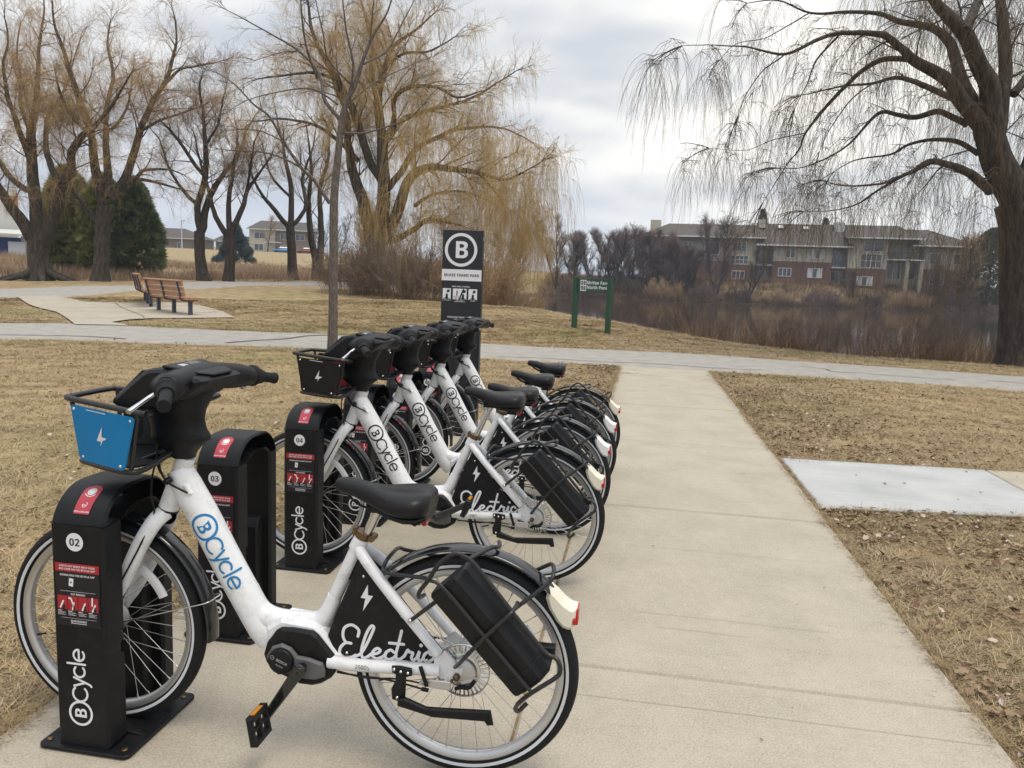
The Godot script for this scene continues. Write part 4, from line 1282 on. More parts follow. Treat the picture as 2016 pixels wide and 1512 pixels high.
func make_rack(t: Node3D) -> void:
	var ax := Vector3(0.686, -0.728, 0).normalized() # down along the battery
	var side := Vector3(0.728, 0.686, 0).normalized()
	var mid := Vector3(0.097, 0.5085, 0)
	var b := MB.new()
	var prof := [Vector2(-0.064, 0.084), Vector2(-0.066, 0.140), Vector2(-0.060, 0.151), Vector2(-0.006, 0.169), Vector2(0.034, 0.167), Vector2(0.065, 0.140), Vector2(0.065, 0.084)]
	var ring_at := func(e: float, k: float) -> PackedVector3Array:
		var r := PackedVector3Array()
		for q in prof: r.append(mid + ax * e + side * (q.x * k) + Vector3(0, 0, 0.127 + (q.y - 0.127) * k))
		return r
	b.loft([ring_at.call(-0.180, 0.88), ring_at.call(-0.174, 0.98), ring_at.call(-0.168, 1.0), ring_at.call(0.126, 1.0), ring_at.call(0.1275, 0.97)], true, true, true)
	var bat := obj("battery", b, M.black_plastic, t)
	var cap := MB.new()
	cap.loft([ring_at.call(0.1278, 0.97), ring_at.call(0.130, 1.0), ring_at.call(0.168, 1.0), ring_at.call(0.176, 0.97), ring_at.call(0.180, 0.88)], true, true, true)
	obj("battery_end_cap", cap, M.black_powder, bat)
	var r := MB.new()
	r.tube(smooth([Vector3(-0.100, 0.575, 0.10), Vector3(-0.103, 0.585, 0.14), Vector3(-0.095, 0.612, 0.160), Vector3(-0.070, 0.649, 0.172), Vector3(-0.042, 0.697, 0.176), Vector3(-0.010, 0.726, 0.176), Vector3(0.010, 0.732, 0.174), Vector3(0.026, 0.724, 0.170), Vector3(0.058, 0.699, 0.165), Vector3(0.155, 0.588, 0.165), Vector3(0.246, 0.487, 0.165), Vector3(0.280, 0.472, 0.17), Vector3(0.291, 0.459, 0.175), Vector3(0.294, 0.442, 0.178), Vector3(0.284, 0.424, 0.18), Vector3(0.223, 0.374, 0.18), Vector3(0.190, 0.335, 0.165), Vector3(0.178, 0.308, 0.14), Vector3(0.172, 0.285, 0.12), Vector3(0.180, 0.273, 0.105), Vector3(0.20, 0.29, 0.09)], 4), 0.0062, 9)
	r.tube(smooth([Vector3(-0.070, 0.649, 0.172), Vector3(-0.025, 0.634, 0.177), Vector3(0.091, 0.513, 0.180), Vector3(0.223, 0.374, 0.182)], 5), 0.0050, 8)
	r.tube(smooth([Vector3(-0.010, 0.364, 0.080), Vector3(0.012, 0.400, 0.12), Vector3(0.042, 0.449, 0.165), Vector3(0.091, 0.513, 0.182), Vector3(0.135, 0.560, 0.178), Vector3(0.157, 0.583, 0.170), Vector3(0.166, 0.590, 0.13), Vector3(0.160, 0.575, 0.085)], 5), 0.0060, 9)
	r.tube(smooth([Vector3(0.14, 0.545, 0.085), Vector3(0.19, 0.585, 0.066), Vector3(0.236, 0.622, 0.050), Vector3(0.248, 0.638, 0.044), Vector3(0.250, 0.648, 0.030), Vector3(0.247, 0.654, 0.0), Vector3(0.238, 0.650, -0.030), Vector3(0.222, 0.640, -0.044), Vector3(0.17, 0.605, -0.052), Vector3(0.12, 0.56, -0.058)], 4), 0.0060, 9)
	r.tube(smooth([Vector3(-0.138, 0.491, 0.082), Vector3(-0.090, 0.538, 0.10), Vector3(-0.045, 0.575, 0.09)], 5), 0.0062, 9)
	r.tube(smooth([Vector3(-0.085, 0.628, 0.13), Vector3(-0.100, 0.618, 0.085), Vector3(-0.200, 0.610, 0.062), Vector3(-0.226, 0.612, 0.058), Vector3(-0.236, 0.620, 0.050), Vector3(-0.230, 0.640, 0.036), Vector3(-0.222, 0.652, 0.0), Vector3(-0.216, 0.652, -0.036), Vector3(-0.196, 0.64, -0.055), Vector3(-0.1, 0.63, -0.06)], 4), 0.0058, 9)
	r.tube(smooth([Vector3(0.036, 0.716, 0.168), Vector3(0.055, 0.712, 0.10), Vector3(0.075, 0.710, 0.045), Vector3(0.083, 0.707, 0.03), Vector3(0.09, 0.700, 0.0), Vector3(0.083, 0.700, -0.035)], 5), 0.0062, 9)
	var ro := obj("battery_rack", r, M.black_tube, t)
	var bk := MB.new()
	bk.box(Vector3(0, 0, 0.077), Vector3(0.34, 0.09, 0.012), 0.003, Transform3D(Basis(Vector3.BACK, -0.815), mid))
	bk.box(Vector3(0.245, 0.45, 0.085), Vector3(0.05, 0.03, 0.03), 0.003)
	obj("battery_mount", bk, M.black_plastic, ro)
	var bo := MB.new()
	for q in [Vector3(-0.142, 0.489, 0.084), Vector3(-0.004, 0.373, 0.08)]:
		bo.lathe([Vector2(0.0, 0.008), Vector2(0.006, 0.007), Vector2(0.0075, 0.0), Vector2(0.0, 0.0)], 10, Transform3D(Basis.IDENTITY, q))
	obj("rack_bolts", bo, M.steel, ro)

func make_seat(t: Node3D) -> void:
	var up := Vector3(0.394, 0.919, 0).normalized()
	var p := MB.new()
	p.tube(PackedVector3Array([P3(0.307, 0.69) - up * 0.14, P3(0.307, 0.69) + up * 0.078]), 0.0148, 18)
	p.tube(PackedVector3Array([P3(0.307, 0.69) + up * 0.07, P3(0.307, 0.69) + up * 0.10]), spread([0.0165, 0.02], 2), 16)
	var post := obj("seat_post", p, M.steel, t)
	var col := MB.new()
	col.tube(PackedVector3Array([P3(0.317, 0.687), P3(0.310, 0.705)]), 0.0235, 20)
	col.rod(P3(0.285, 0.690, 0.018), P3(0.285, 0.690, -0.018), 0.010, 10)
	col.box(P3(0.337, 0.705, 0.0), Vector3(0.014, 0.03, 0.022), 0.002, Transform3D.IDENTITY)
	obj("seat_clamp", col, M.brass, t)
	# saddle: rings from nose to tail
	var sd := MB.new()
	var rings := []
	for q in [[0.398, 0.843, 0.012, 0.010], [0.392, 0.842, 0.024, 0.018], [0.37, 0.841, 0.029, 0.023], [0.33, 0.834, 0.032, 0.026], [0.29, 0.822, 0.040, 0.031], [0.255, 0.814, 0.060, 0.034], [0.22, 0.813, 0.086, 0.036], [0.185, 0.815, 0.102, 0.037], [0.15, 0.817, 0.106, 0.037], [0.125, 0.817, 0.096, 0.035], [0.112, 0.816, 0.076, 0.030], [0.106, 0.815, 0.048, 0.020]]:
		var ring := PackedVector3Array()
		for i in range(32):
			var a := TAU * i / 32
			var cx := cos(a); var sy := sin(a)
			var k := pow(pow(absf(cx), 2.6) + pow(absf(sy), 2.6), -1.0 / 2.6)
			var dip := 0.010 * exp(-pow(cx * 2.6, 2)) * clampf((0.34 - q[0]) * 6.0, 0, 1) if sy > 0 else 0.0
			var sag := -0.012 * cx * cx * clampf((0.33 - q[0]) * 6.0, 0, 1) if sy < 0 else -0.006 * cx * cx
			ring.append(P3(q[0], q[1] + sy * k * q[3] - dip + sag, cx * k * q[2]))
		rings.append(ring)
	sd.loft(rings, true, true)
	var s := obj("saddle", sd, M.saddle_skin, t)
	var under := MB.new()
	rings = []
	for q in [[0.27, 0.787, 0.045, 0.008], [0.22, 0.780, 0.078, 0.012], [0.17, 0.776, 0.095, 0.014], [0.13, 0.776, 0.088, 0.014], [0.112, 0.778, 0.06, 0.010]]:
		rings.append(super_ring(P3(q[0], q[1]), Vector3.BACK, Vector3.UP, q[2], q[3], 3.0, 24))
	under.loft(rings, true, true)
	for w in [0.022, -0.022]: under.tube(smooth([P3(0.36, 0.815, w * 0.4), P3(0.31, 0.788, w), P3(0.2, 0.775, w), P3(0.14, 0.78, w)], 5), 0.0036, 8)
	under.box(P3(0.275, 0.782, 0), Vector3(0.05, 0.022, 0.055), 0.005)
	under.box(P3(0.165, 0.757, 0.0), Vector3(0.045, 0.03, 0.03), 0.005)
	obj("saddle_base", under, M.black_plastic, s)
	var li := MB.new()
	rings = []
	for q in [[0.135, 0.020], [0.125, 0.026], [0.117, 0.024]]: rings.append(super_ring(P3(q[0], 0.768), Vector3.BACK, Vector3(0.25, 0.97, 0), q[1], q[1] * 1.15, 2.4, 20))
	li.loft(rings, true, true)
	obj("tail_light", li, M.red_plastic, s)

func make_head(t: Node3D) -> void:
	var h := MB.new()
	var rings := []
	for q in [[0.881, 0.884, 0.031, 0.031], [0.886, 0.900, 0.038, 0.035], [0.892, 0.920, 0.064, 0.042], [0.891, 0.940, 0.088, 0.049], [0.891, 0.952, 0.0885, 0.050], [0.897, 0.972, 0.082, 0.047], [0.903, 1.0, 0.083, 0.046], [0.906, 1.03, 0.090, 0.050], [0.904, 1.062, 0.104, 0.064], [0.900, 1.09, 0.112, 0.080], [0.895, 1.115, 0.10, 0.086]]:
		rings.append(super_ring(P3(q[0], q[1]), Vector3.RIGHT, Vector3.BACK, q[2], q[3], 2.6, 36))
	h.loft(rings, true, true)
	var hd := obj("handlebar_housing", h, M.black_plastic, t)
	# console: a slope down to the front, a ridge, and a lid that falls gently to the rider
	var cs := MB.new()
	rings = []
	var outline := [Vector2(1.046, 1.052), Vector2(1.044, 1.064), Vector2(0.948, 1.146), Vector2(0.925, 1.158), Vector2(0.890, 1.164), Vector2(0.760, 1.142), Vector2(0.746, 1.134), Vector2(0.752, 1.122), Vector2(0.815, 1.075), Vector2(0.90, 1.04), Vector2(1.02, 1.036)]
	for e in [[-0.112, 0.80], [-0.104, 0.93], [-0.094, 0.985], [-0.08, 1.0], [0.08, 1.0], [0.094, 0.985], [0.104, 0.93], [0.112, 0.80]]:
		var r := PackedVector3Array()
		for q in outline: r.append(P3(0.885 + (q.x - 0.885) * e[1], 1.10 + (q.y - 1.10) * e[1], e[0]))
		rings.append(r)
	cs.loft(rings, true, true, true)
	obj("console", cs, M.black_plastic, hd)
	var wing := MB.new()
	rings = []
	for q in [[-0.205, 0.777, 1.112, 0.024, 0.023], [-0.192, 0.781, 1.1125, 0.036, 0.032], [-0.15, 0.800, 1.117, 0.047, 0.038], [-0.09, 0.835, 1.122, 0.062, 0.040], [-0.04, 0.87, 1.120, 0.085, 0.042], [0.04, 0.875, 1.119, 0.095, 0.042], [0.09, 0.862, 1.118, 0.082, 0.040], [0.13, 0.842, 1.117, 0.058, 0.038], [0.158, 0.826, 1.116, 0.043, 0.040], [0.168, 0.822, 1.115, 0.034, 0.034]]:
		rings.append(super_ring(P3(q[1], q[2], q[0]), Vector3(0.965, 0.26, 0), Vector3(-0.26, 0.965, 0), q[3], q[4], 2.2, 28))
	wing.loft(rings, true, true)
	obj("bar_cover", wing, M.black_plastic, hd)
	# console plates: one on the front slope, one on the lid
	var fx := Transform3D(Basis(P3(-0.752, 0.66), Vector3.BACK, P3(0.66, 0.752)).orthonormalized(), P3(0.994, 1.106))
	var lx := Transform3D(Basis(P3(-0.986, -0.167), Vector3.BACK, P3(-0.167, 0.986)).orthonormalized(), P3(0.826, 1.1535))
	var pl := MB.new()
	pl.prism(PackedVector2Array([Vector2(-0.052, -0.076), Vector2(0.062, -0.088), Vector2(0.062, 0.088), Vector2(-0.052, 0.076)]), 0.0, 0.008, fx, 0.003)
	pl.prism(PackedVector2Array([Vector2(-0.058, -0.098), Vector2(0.04, -0.078), Vector2(0.075, -0.05), Vector2(0.075, 0.05), Vector2(0.04, 0.078), Vector2(-0.058, 0.098)]), 0.0, 0.009, lx, 0.003)
	obj("console_plate", pl, M.black_plastic, hd)
	var lab := MB.new()
	var on_front := func(q: Vector2) -> Vector3: return fx * Vector3(q.x, q.y, 0.0086)
	rect2(lab, Vector2(0.02, 0.018), Vector2(0.032, 0.074), on_front, Vector3(-0.6, 0.8, 0))
	rect2(lab, Vector2(0.005, 0.03), Vector2(0.010, 0.07), on_front, Vector3(-0.6, 0.8, 0))
	var on_lid := func(q: Vector2) -> Vector3: return lx * Vector3(q.x, q.y, 0.0096)
	rect2(lab, Vector2(-0.040, 0.022), Vector2(-0.004, 0.056), on_lid, Vector3.UP)
	for k in range(3): rect2(lab, Vector2(-0.046 + 0.008 * k, -0.05), Vector2(-0.0435 + 0.008 * k, 0.008), on_lid, Vector3.UP)
	obj("console_label", lab, M.grey_print, hd)
	var cl := MB.new() # small print on the right bar cover
	var on_wing := func(q: Vector2) -> Vector3: return P3(0.800 + q.y, 1.1565 - q.y * 0.2, -0.15 + q.x)
	for k in range(2): rect2(cl, Vector2(-0.006, 0.004 - 0.011 * k), Vector2(0.036, 0.008 - 0.011 * k), on_wing, Vector3.UP, 3, 1)
	obj("cover_print", cl, M.grey_print, hd)
	for w in [1.0, -1.0]:
		var g := MB.new()
		var a := P3(0.822 if w > 0 else 0.778, 1.114, (0.166 if w > 0 else -0.203))
		var e := P3(0.741, 1.0945, 0.305 * w)
		var dir := (e - a).normalized()
		g.tube(PackedVector3Array([a, a + dir * 0.004, a + dir * 0.018, a + dir * 0.022, a + dir * 0.05]), spread([0.030, 0.034, 0.034, 0.029, 0.022], 5), 24)
		g.tube(PackedVector3Array([a + dir * 0.05, e - dir * 0.012, e - dir * 0.010, e - dir * 0.002, e]), [0.0170, 0.0165, 0.0185, 0.0185, 0.0165], 20)
		var gr := obj("hand_grip", g, M.rubber, t)
		var lv := MB.new()
		lv.tube(smooth([a + Vector3(-0.034, -0.010, -0.01 * w), a + Vector3(-0.050, -0.022, 0.004 * w), a + Vector3(-0.056, -0.036, 0.036 * w), a + Vector3(-0.064, -0.054, 0.078 * w)], 5), spread([0.008, 0.0075, 0.0075, 0.0095], 16), 10, true, 0.75, Vector3.UP)
		obj("brake_lever", lv, M.steel, gr)
	var c := MB.new()
	for k in range(4):
		var o := Vector3(0.004 * k, 0.006 * k, 0.010 * (k - 1.5))
		c.tube(smooth([P3(0.955, 0.93, 0.01) + o, P3(0.958, 0.885, 0.022) + o, P3(0.945, 0.845, 0.036) + o * 0.8, P3(0.905, 0.815, 0.052) + o * 0.3, P3(0.862, 0.798, 0.052), P3(0.842, 0.788, 0.046)], 5), 0.0030, 7)
	c.tube(smooth([P3(0.965, 0.90, -0.02), P3(0.985, 0.83, 0.0), P3(0.972, 0.76, 0.03), P3(0.955, 0.71, 0.045), P3(0.985, 0.62, 0.072), P3(1.05, 0.5, 0.076), P3(1.115, 0.39, 0.07)], 6), 0.0028, 7)
	c.rod(P3(0.905, 0.818, 0.06), P3(0.898, 0.826, 0.045), 0.010, 10)
	obj("front_cables", c, M.black_plastic, t)
	var hole := MB.new()
	solid(hole, [Vector2(-0.858, 0.812), Vector2(-0.846, 0.812), Vector2(-0.832, 0.786), Vector2(-0.842, 0.782)], 0.03, 0.0475, 0.002)
	obj("cable_port", hole, M.white_plastic, t)

func make_basket(t: Node3D) -> void:
	var b := MB.new()
	var rim := []
	for q in [[0.875, 1.045, 0.185], [0.92, 1.047, 0.176], [1.165, 1.058, 0.108], [1.186, 1.060, 0.085], [1.192, 1.060, 0.0], [1.186, 1.060, -0.085], [1.165, 1.058, -0.108], [0.92, 1.047, -0.176], [0.875, 1.045, -0.185]]: rim.append(P3(q[0], q[1], q[2]))
	b.tube(smooth([P3(0.93, 1.02, 0.06), P3(0.88, 1.04, 0.15), rim[0]], 4), 0.0078, 9)
	b.tube(smooth([P3(0.93, 1.02, -0.06), P3(0.88, 1.04, -0.15), rim[8]], 4), 0.0078, 9)
	b.tube(smooth(rim, 4), 0.0085, 10)
	b.tube(smooth([P3(0.90, 0.905, 0.03), P3(0.925, 0.872, 0.12), P3(0.965, 0.868, 0.155), P3(1.135, 0.870, 0.096), P3(1.160, 0.871, 0.07), P3(1.165, 0.871, 0.0), P3(1.160, 0.871, -0.07), P3(1.135, 0.870, -0.096), P3(0.965, 0.868, -0.155), P3(0.925, 0.872, -0.12), P3(0.90, 0.905, -0.03)], 4), 0.0082, 10)
	for w in [1.0, -1.0]:
		b.rod(P3(1.172, 1.058, 0.10 * w), P3(1.148, 0.872, 0.085 * w), 0.0065, 8)
		b.rod(P3(0.905, 1.046, 0.178 * w), P3(0.95, 0.869, 0.15 * w), 0.0065, 8)
		b.rod(P3(0.93, 0.905, 0.02 * w), P3(1.0, 0.870, 0.05 * w), 0.007, 8)
		b.rod(P3(0.975, 0.868, 0.05 * w), P3(1.15, 0.870, 0.05 * w), 0.006, 8)
	var bo := obj("basket", b, M.black_tube, t)
	var fl := MB.new()
	fl.prism(PackedVector2Array([Vector2(-1.155, -0.085), Vector2(-0.955, -0.148), Vector2(-0.93, -0.10), Vector2(-0.93, 0.10), Vector2(-0.955, 0.148), Vector2(-1.155, 0.085)]), 0.876, 0.882, Transform3D(Basis(Vector3.RIGHT, Vector3.FORWARD, Vector3.UP), Vector3.ZERO), 0.001)
	obj("basket_floor", fl, M.black_powder, bo)
	for w in [1.0, -1.0]:
		var c := [P3(1.160, 1.045, 0.108 * w), P3(0.905, 1.033, 0.180 * w), P3(0.955, 0.875, 0.160 * w), P3(1.150, 0.879, 0.089 * w)]
		var n: Vector3 = (c[1] - c[0]).cross(c[3] - c[0]).normalized()
		if n.z * w < 0: n = -n
		var pn := MB.new()
		var ra := PackedVector3Array(); var rb := PackedVector3Array()
		# rounded corners
		for i in range(4):
			var p: Vector3 = c[i]; var pa: Vector3 = c[(i + 3) % 4]; var pb: Vector3 = c[(i + 1) % 4]
			var u: Vector3 = (pa - p).normalized() * 0.014; var v: Vector3 = (pb - p).normalized() * 0.014
			for s in [0.0, 0.33, 0.67, 1.0]:
				var q: Vector3 = p + u * pow(1.0 - s, 2) + v * pow(s, 2)
				ra.append(q + n * 0.006); rb.append(q + n * 0.010)
		pn.loft([ra, rb], true, true, true)
		var side := obj("basket_side_panel", pn, M.black_powder, bo)
		var ex: Vector3 = (c[1] - c[0]).normalized() * (1.0 if w > 0 else 1.0)
		var ey: Vector3 = n.cross(ex).normalized()
		if ey.y < 0: ey = -ey
		var mid: Vector3 = (c[0] + c[1] + c[2] + c[3]) / 4.0
		var lay := func(q: Vector2) -> Vector3: return mid + ex * q.x + ey * q.y + n * 0.0107
		var pr := MB.new()
		poly2(pr, bolt_shape(Vector2(0.0, -0.004), 0.078), lay, n)
		if w > 0: rect2(pr, Vector2(-0.05, 0.076), Vector2(0.03, 0.0785), lay, n)
		obj("bolt_print" if w > 0 else "far_bolt_print", pr, M.white_print, bo)
		var sc := MB.new()
		for q in [c[0] * 0.93 + c[2] * 0.07, c[1] * 0.93 + c[3] * 0.07, c[2] * 0.93 + c[0] * 0.07, c[3] * 0.93 + c[1] * 0.07]:
			sc.lathe([Vector2(0, 0.004), Vector2(0.0035, 0.0034), Vector2(0.005, 0.0)], 10, Transform3D(Basis(ex, n.cross(ex), n), q + n * 0.0095))
		obj("panel_screws", sc, M.steel, bo)
		if w < 0: # printed sheet on the inside of the far panel
			var ins := func(q: Vector2) -> Vector3: return mid + ex * q.x + ey * q.y + n * 0.0042
			var sh := MB.new()
			poly2(sh, PackedVector2Array([Vector2(-0.105, 0.078), Vector2(0.118, 0.078), Vector2(0.088, -0.076), Vector2(-0.088, -0.076)]), ins, -n)
			obj("inside_sheet", sh, M.red_print, bo)
			var ins2 := func(q: Vector2) -> Vector3: return mid + ex * -q.x + ey * q.y + n * 0.0036
			var tx := MB.new()
			for k in range(7): rect2(tx, Vector2(-0.09 + 0.004 * k, 0.06 - k * 0.014), Vector2(-0.035 - 0.004 * (k % 3), 0.065 - k * 0.014), ins2, -n)
			disc2(tx, Vector2(-0.055, -0.058), 0.012, ins2, -n, 16)
			obj("inside_print", tx, M.white_print, bo)

func build_bikes() -> void:
	var first := make_bike()
	var says := ["front white electric bike with a blue basket panel and blue tube lettering, in dock 02", "white electric bike with a raised saddle, black basket panel and number 24877, in dock 04", "white electric bike with a low saddle in dock 05, middle of the five", "white electric bike in dock 06, second from the kiosk sign", "farthest white electric bike, in dock 07 beside the kiosk sign"]
	first.set_meta("label", says[0])
	var all := [first]
	for k in range(1, 5): all.append(copy(first, "electric_bike", Vector3.ZERO, says[k]))
	var up := Vector3(0.394, 0.919, 0).normalized()
	for k in range(5):
		var b: Node3D = all[k]
		var d := 0 if k == 0 else k + 1
		b.position = Vector3(-0.443 + [0.0, 0.004, 0.002, 0.012, 0.016][k], [0.0, 0.0, -0.004, -0.012, -0.016][k], -2.07 - STEP * d)
		if k == 0:
			(b.get_node("logo_print") as MeshInstance3D).material_override = M.blue_print
			(b.get_node("basket/basket_side_panel") as MeshInstance3D).material_override = M.blue_panel
			b.get_node("basket/basket_side_panel").set_meta("label", "blue basket side panel")
			(b.get_node("basket/inside_sheet") as MeshInstance3D).material_override = M.black_print
			b.get_node("basket/inside_print").free()
		else:
			var num := b.get_node("fleet_number") as MeshInstance3D
			if k == 1:
				var mb := MB.new()
				print_text(mb, "24877", Vector2(-0.284, 0.3265), 0.0115, func(q: Vector2) -> Vector3: return Vector3(q.x, q.y, 0.0595 + sqrt(maxf(0.0185 * 0.0185 - pow(q.y - 0.323, 2), 0.0)) + 0.0008), Vector3.BACK, false, true, 0.03)
				num.mesh = mb.done()
				for part in ["saddle", "seat_post"]: (b.get_node(part) as Node3D).position += up * 0.08
			else: num.free()
			var cr := []
			for c in b.get_children():
				if String(c.name).begins_with("crank"): cr.append(c)
			var ang: float = [0.0, 118.0, -60.0, 70.0, 15.0][k]
			cr[0].rotation.z = deg_to_rad(ang); cr[1].rotation.z = deg_to_rad(ang + 180.0)
			if k == 2 or k == 3: (b.get_node("rear_fender/fender_tip") as MeshInstance3D).material_override = M.white_plastic

# ---------------------------------------------------------------- signs, benches, cars
func build_furniture() -> void:
	# kiosk sign at the end of the docks
	var k := thing("kiosk_sign", "tall black kiosk sign with a white ring letter, beyond the last bike", "sign", Vector3(-1.625, 0.0, -6.9))
	var b := MB.new()
	b.box(Vector3(0, 0.945, -0.035), Vector3(0.372, 1.866, 0.07), 0.004)
	obj("sign_body", b, M.sign_black if M.has("sign_black") else mat("sign_black", lin(0.011, 0.013, 0.019), 0.35), k)
	var bp := MB.new()
	bp.box(Vector3(0, 0.006, -0.03), Vector3(0.46, 0.012, 0.24), 0.002)
	obj("base_plate", bp, M.black_powder, k)
	var face := func(q: Vector2) -> Vector3: return Vector3(q.x, q.y, 0.0012)
	var over := func(q: Vector2) -> Vector3: return Vector3(q.x, q.y, 0.0022)
	var o := Vector3.BACK
	var p := MB.new()
	stroke(p, arc2(Vector2(-0.012, 1.700), 0.137, 0, 360, 56), 0.027, face, o)
	print_text(p, "B", Vector2(-0.009, 1.702), 0.150, face, o, true, true, 0.0, 1.08)
	rect2(p, Vector2(-0.185, 1.4215), Vector2(0.185, 1.524), face, o)
	obj("white_print", p, M.white_print, k)
	var d := MB.new()
	print_text(d, "McKEE FARMS PARK", Vector2(0.0, 1.472), 0.0255, over, o, true, true, 0.0, 0.97)
	obj("name_print", d, M.number_ink if M.has("number_ink") else mat("number_ink", lin(0.010, 0.010, 0.03), 0.5), k)
	var w := MB.new()
	print_text(w, "MORE RIDES, IT WORKS!", Vector2(-0.003, 1.3685), 0.0105, face, o)
	var pics := [[-0.172, -0.096, 1.252, 1.350], [-0.076, 0.052, 1.252, 1.350], [0.070, 0.150, 1.252, 1.350]]
	for q in pics: rect2(w, Vector2(q[0], q[2]), Vector2(q[1], q[3]), face, o)
	print_text(w, "SCAN & UNLOCK", Vector2(-0.134, 1.2425), 0.0075, face, o)
	print_text(w, "RIDE & ENJOY", Vector2(-0.012, 1.2425), 0.0075, face, o)
	rect2(w, Vector2(-0.065, 1.2305), Vector2(0.042, 1.2335), face, o)
	print_text(w, "RETURN", Vector2(0.110, 1.2425), 0.0075, face, o)
	print_text(w, "DOWNLOAD THE BCYCLE APP", Vector2(-0.003, 1.090), 0.0125, face, o)
	rect2(w, Vector2(-0.06, 1.070), Vector2(0.055, 1.074), face, o)
	obj("info_print", w, M.white_print, k)
	var n := MB.new()
	for q in [[-0.134, 0.0], [0.018, 0.0], [0.110, 0.0]]:
		var c := Vector2(q[0], 1.275)
		poly2(n, PackedVector2Array([c + Vector2(-0.012, -0.022), c + Vector2(0.012, -0.022), c + Vector2(0.011, 0.02), c + Vector2(0.003, 0.028), c + Vector2(-0.008, 0.024)]), over, o)
		stroke(n, arc2(c + Vector2(0.0, -0.045), 0.036, 20, 160, 10), 0.006, over, o)
		poly2(n, PackedVector2Array([c + Vector2(-0.004, 0.036), c + Vector2(0.022, 0.040), c + Vector2(0.028, 0.062), c + Vector2(0.006, 0.066)]), over, o)
	poly2(n, PackedVector2Array([Vector2(-0.022, 1.254), Vector2(-0.008, 1.254), Vector2(0.030, 1.348), Vector2(0.016, 1.348)]), over, o)
	stroke(n, arc2(Vector2(-0.058, 1.270), 0.011, 0, 360, 14), 0.003, over, o)
	stroke(n, arc2(Vector2(-0.033, 1.270), 0.011, 0, 360, 14), 0.003, over, o)
	obj("picture_print", n, M.sign_black, k)
	var v := MB.new()
	poly2(v, PackedVector2Array([Vector2(-0.046, 1.285), Vector2(-0.034, 1.285), Vector2(-0.028, 1.33), Vector2(-0.042, 1.335)]), over, o)
	obj("rider_print", v, M.violet_print, k)
	var s := MB.new()
	for q in [Vector3(0.186, 1.80, -0.035), Vector3(0.186, 1.40, -0.035), Vector3(0.186, 1.0, -0.035)]: s.box(q, Vector3(0.006, 0.016, 0.016), 0.002)
	obj("side_bolts", s, M.steel, k)
	# green pond sign
	var a := spot(-1.68, -20.07); var c := spot(-0.79, -19.58)
	var dir := Vector3(c.x - a.x, 0, c.z - a.z)
	var g := thing("park_sign", "green wooden sign on two posts at the pond bank", "sign", Vector3((a.x + c.x) / 2, (a.y + c.y) / 2, (a.z + c.z) / 2), "", -atan2(dir.z, dir.x))
	var half := dir.length() / 2.0
	for e in [-1.0, 1.0]:
		var m := MB.new()
		m.box(Vector3(half * e, 0.52, 0), Vector3(0.115, 1.60, 0.115), 0.008)
		obj("post", m, M.green_paint, g)
	var bd := MB.new()
	bd.box(Vector3(0, 1.115, 0.0), Vector3(half * 2 - 0.115, 0.35, 0.05), 0.004)
	obj("sign_board", bd, M.green_paint, g)
	var gf := func(q: Vector2) -> Vector3: return Vector3(q.x, q.y, 0.0265)
	var gw := MB.new()
	print_text(gw, "McKee Farms", Vector2(-0.155, 1.19), 0.082, gf, o, true, false)
	print_text(gw, "North Pond", Vector2(-0.155, 1.075), 0.082, gf, o, true, false)
	rect2(gw, Vector2(-0.36, 0.975), Vector2(-0.18, 1.255), gf, o)
	obj("white_print", gw, M.white_print, g)
	var gy := MB.new()
	rect2(gy, Vector2(-0.06, 0.985), Vector2(0.40, 0.995), gf, o)
	obj("small_print", gy, M.brass, g)
	var gd := MB.new()
	var gf2 := func(q: Vector2) -> Vector3: return Vector3(q.x, q.y, 0.028)
	for q in [Vector2(-0.31, 1.18), Vector2(-0.23, 1.18), Vector2(-0.31, 1.05), Vector2(-0.23, 1.05)]:
		rect2(gd, q - Vector2(0.033, 0.05), q + Vector2(0.033, 0.05), gf2, o)
	obj("emblem_print", gd, M.bench_steel, g)
	var gl := MB.new()
	var gf3 := func(q: Vector2) -> Vector3: return Vector3(q.x, q.y, 0.0292)
	stroke(gl, arc2(Vector2(-0.31, 1.18), 0.018, 0, 270, 10), 0.008, gf3, o)
	stroke(gl, PackedVector2Array([Vector2(-0.25, 1.16), Vector2(-0.23, 1.20), Vector2(-0.21, 1.16)]), 0.008, gf3, o)
	stroke(gl, PackedVector2Array([Vector2(-0.325, 1.07), Vector2(-0.325, 1.03), Vector2(-0.295, 1.03)]), 0.008, gf3, o)
	stroke(gl, PackedVector2Array([Vector2(-0.25, 1.03), Vector2(-0.21, 1.07)]), 0.008, gf3, o)
	obj("emblem_lines", gl, M.white_print, g)
	build_benches()
	build_cars()

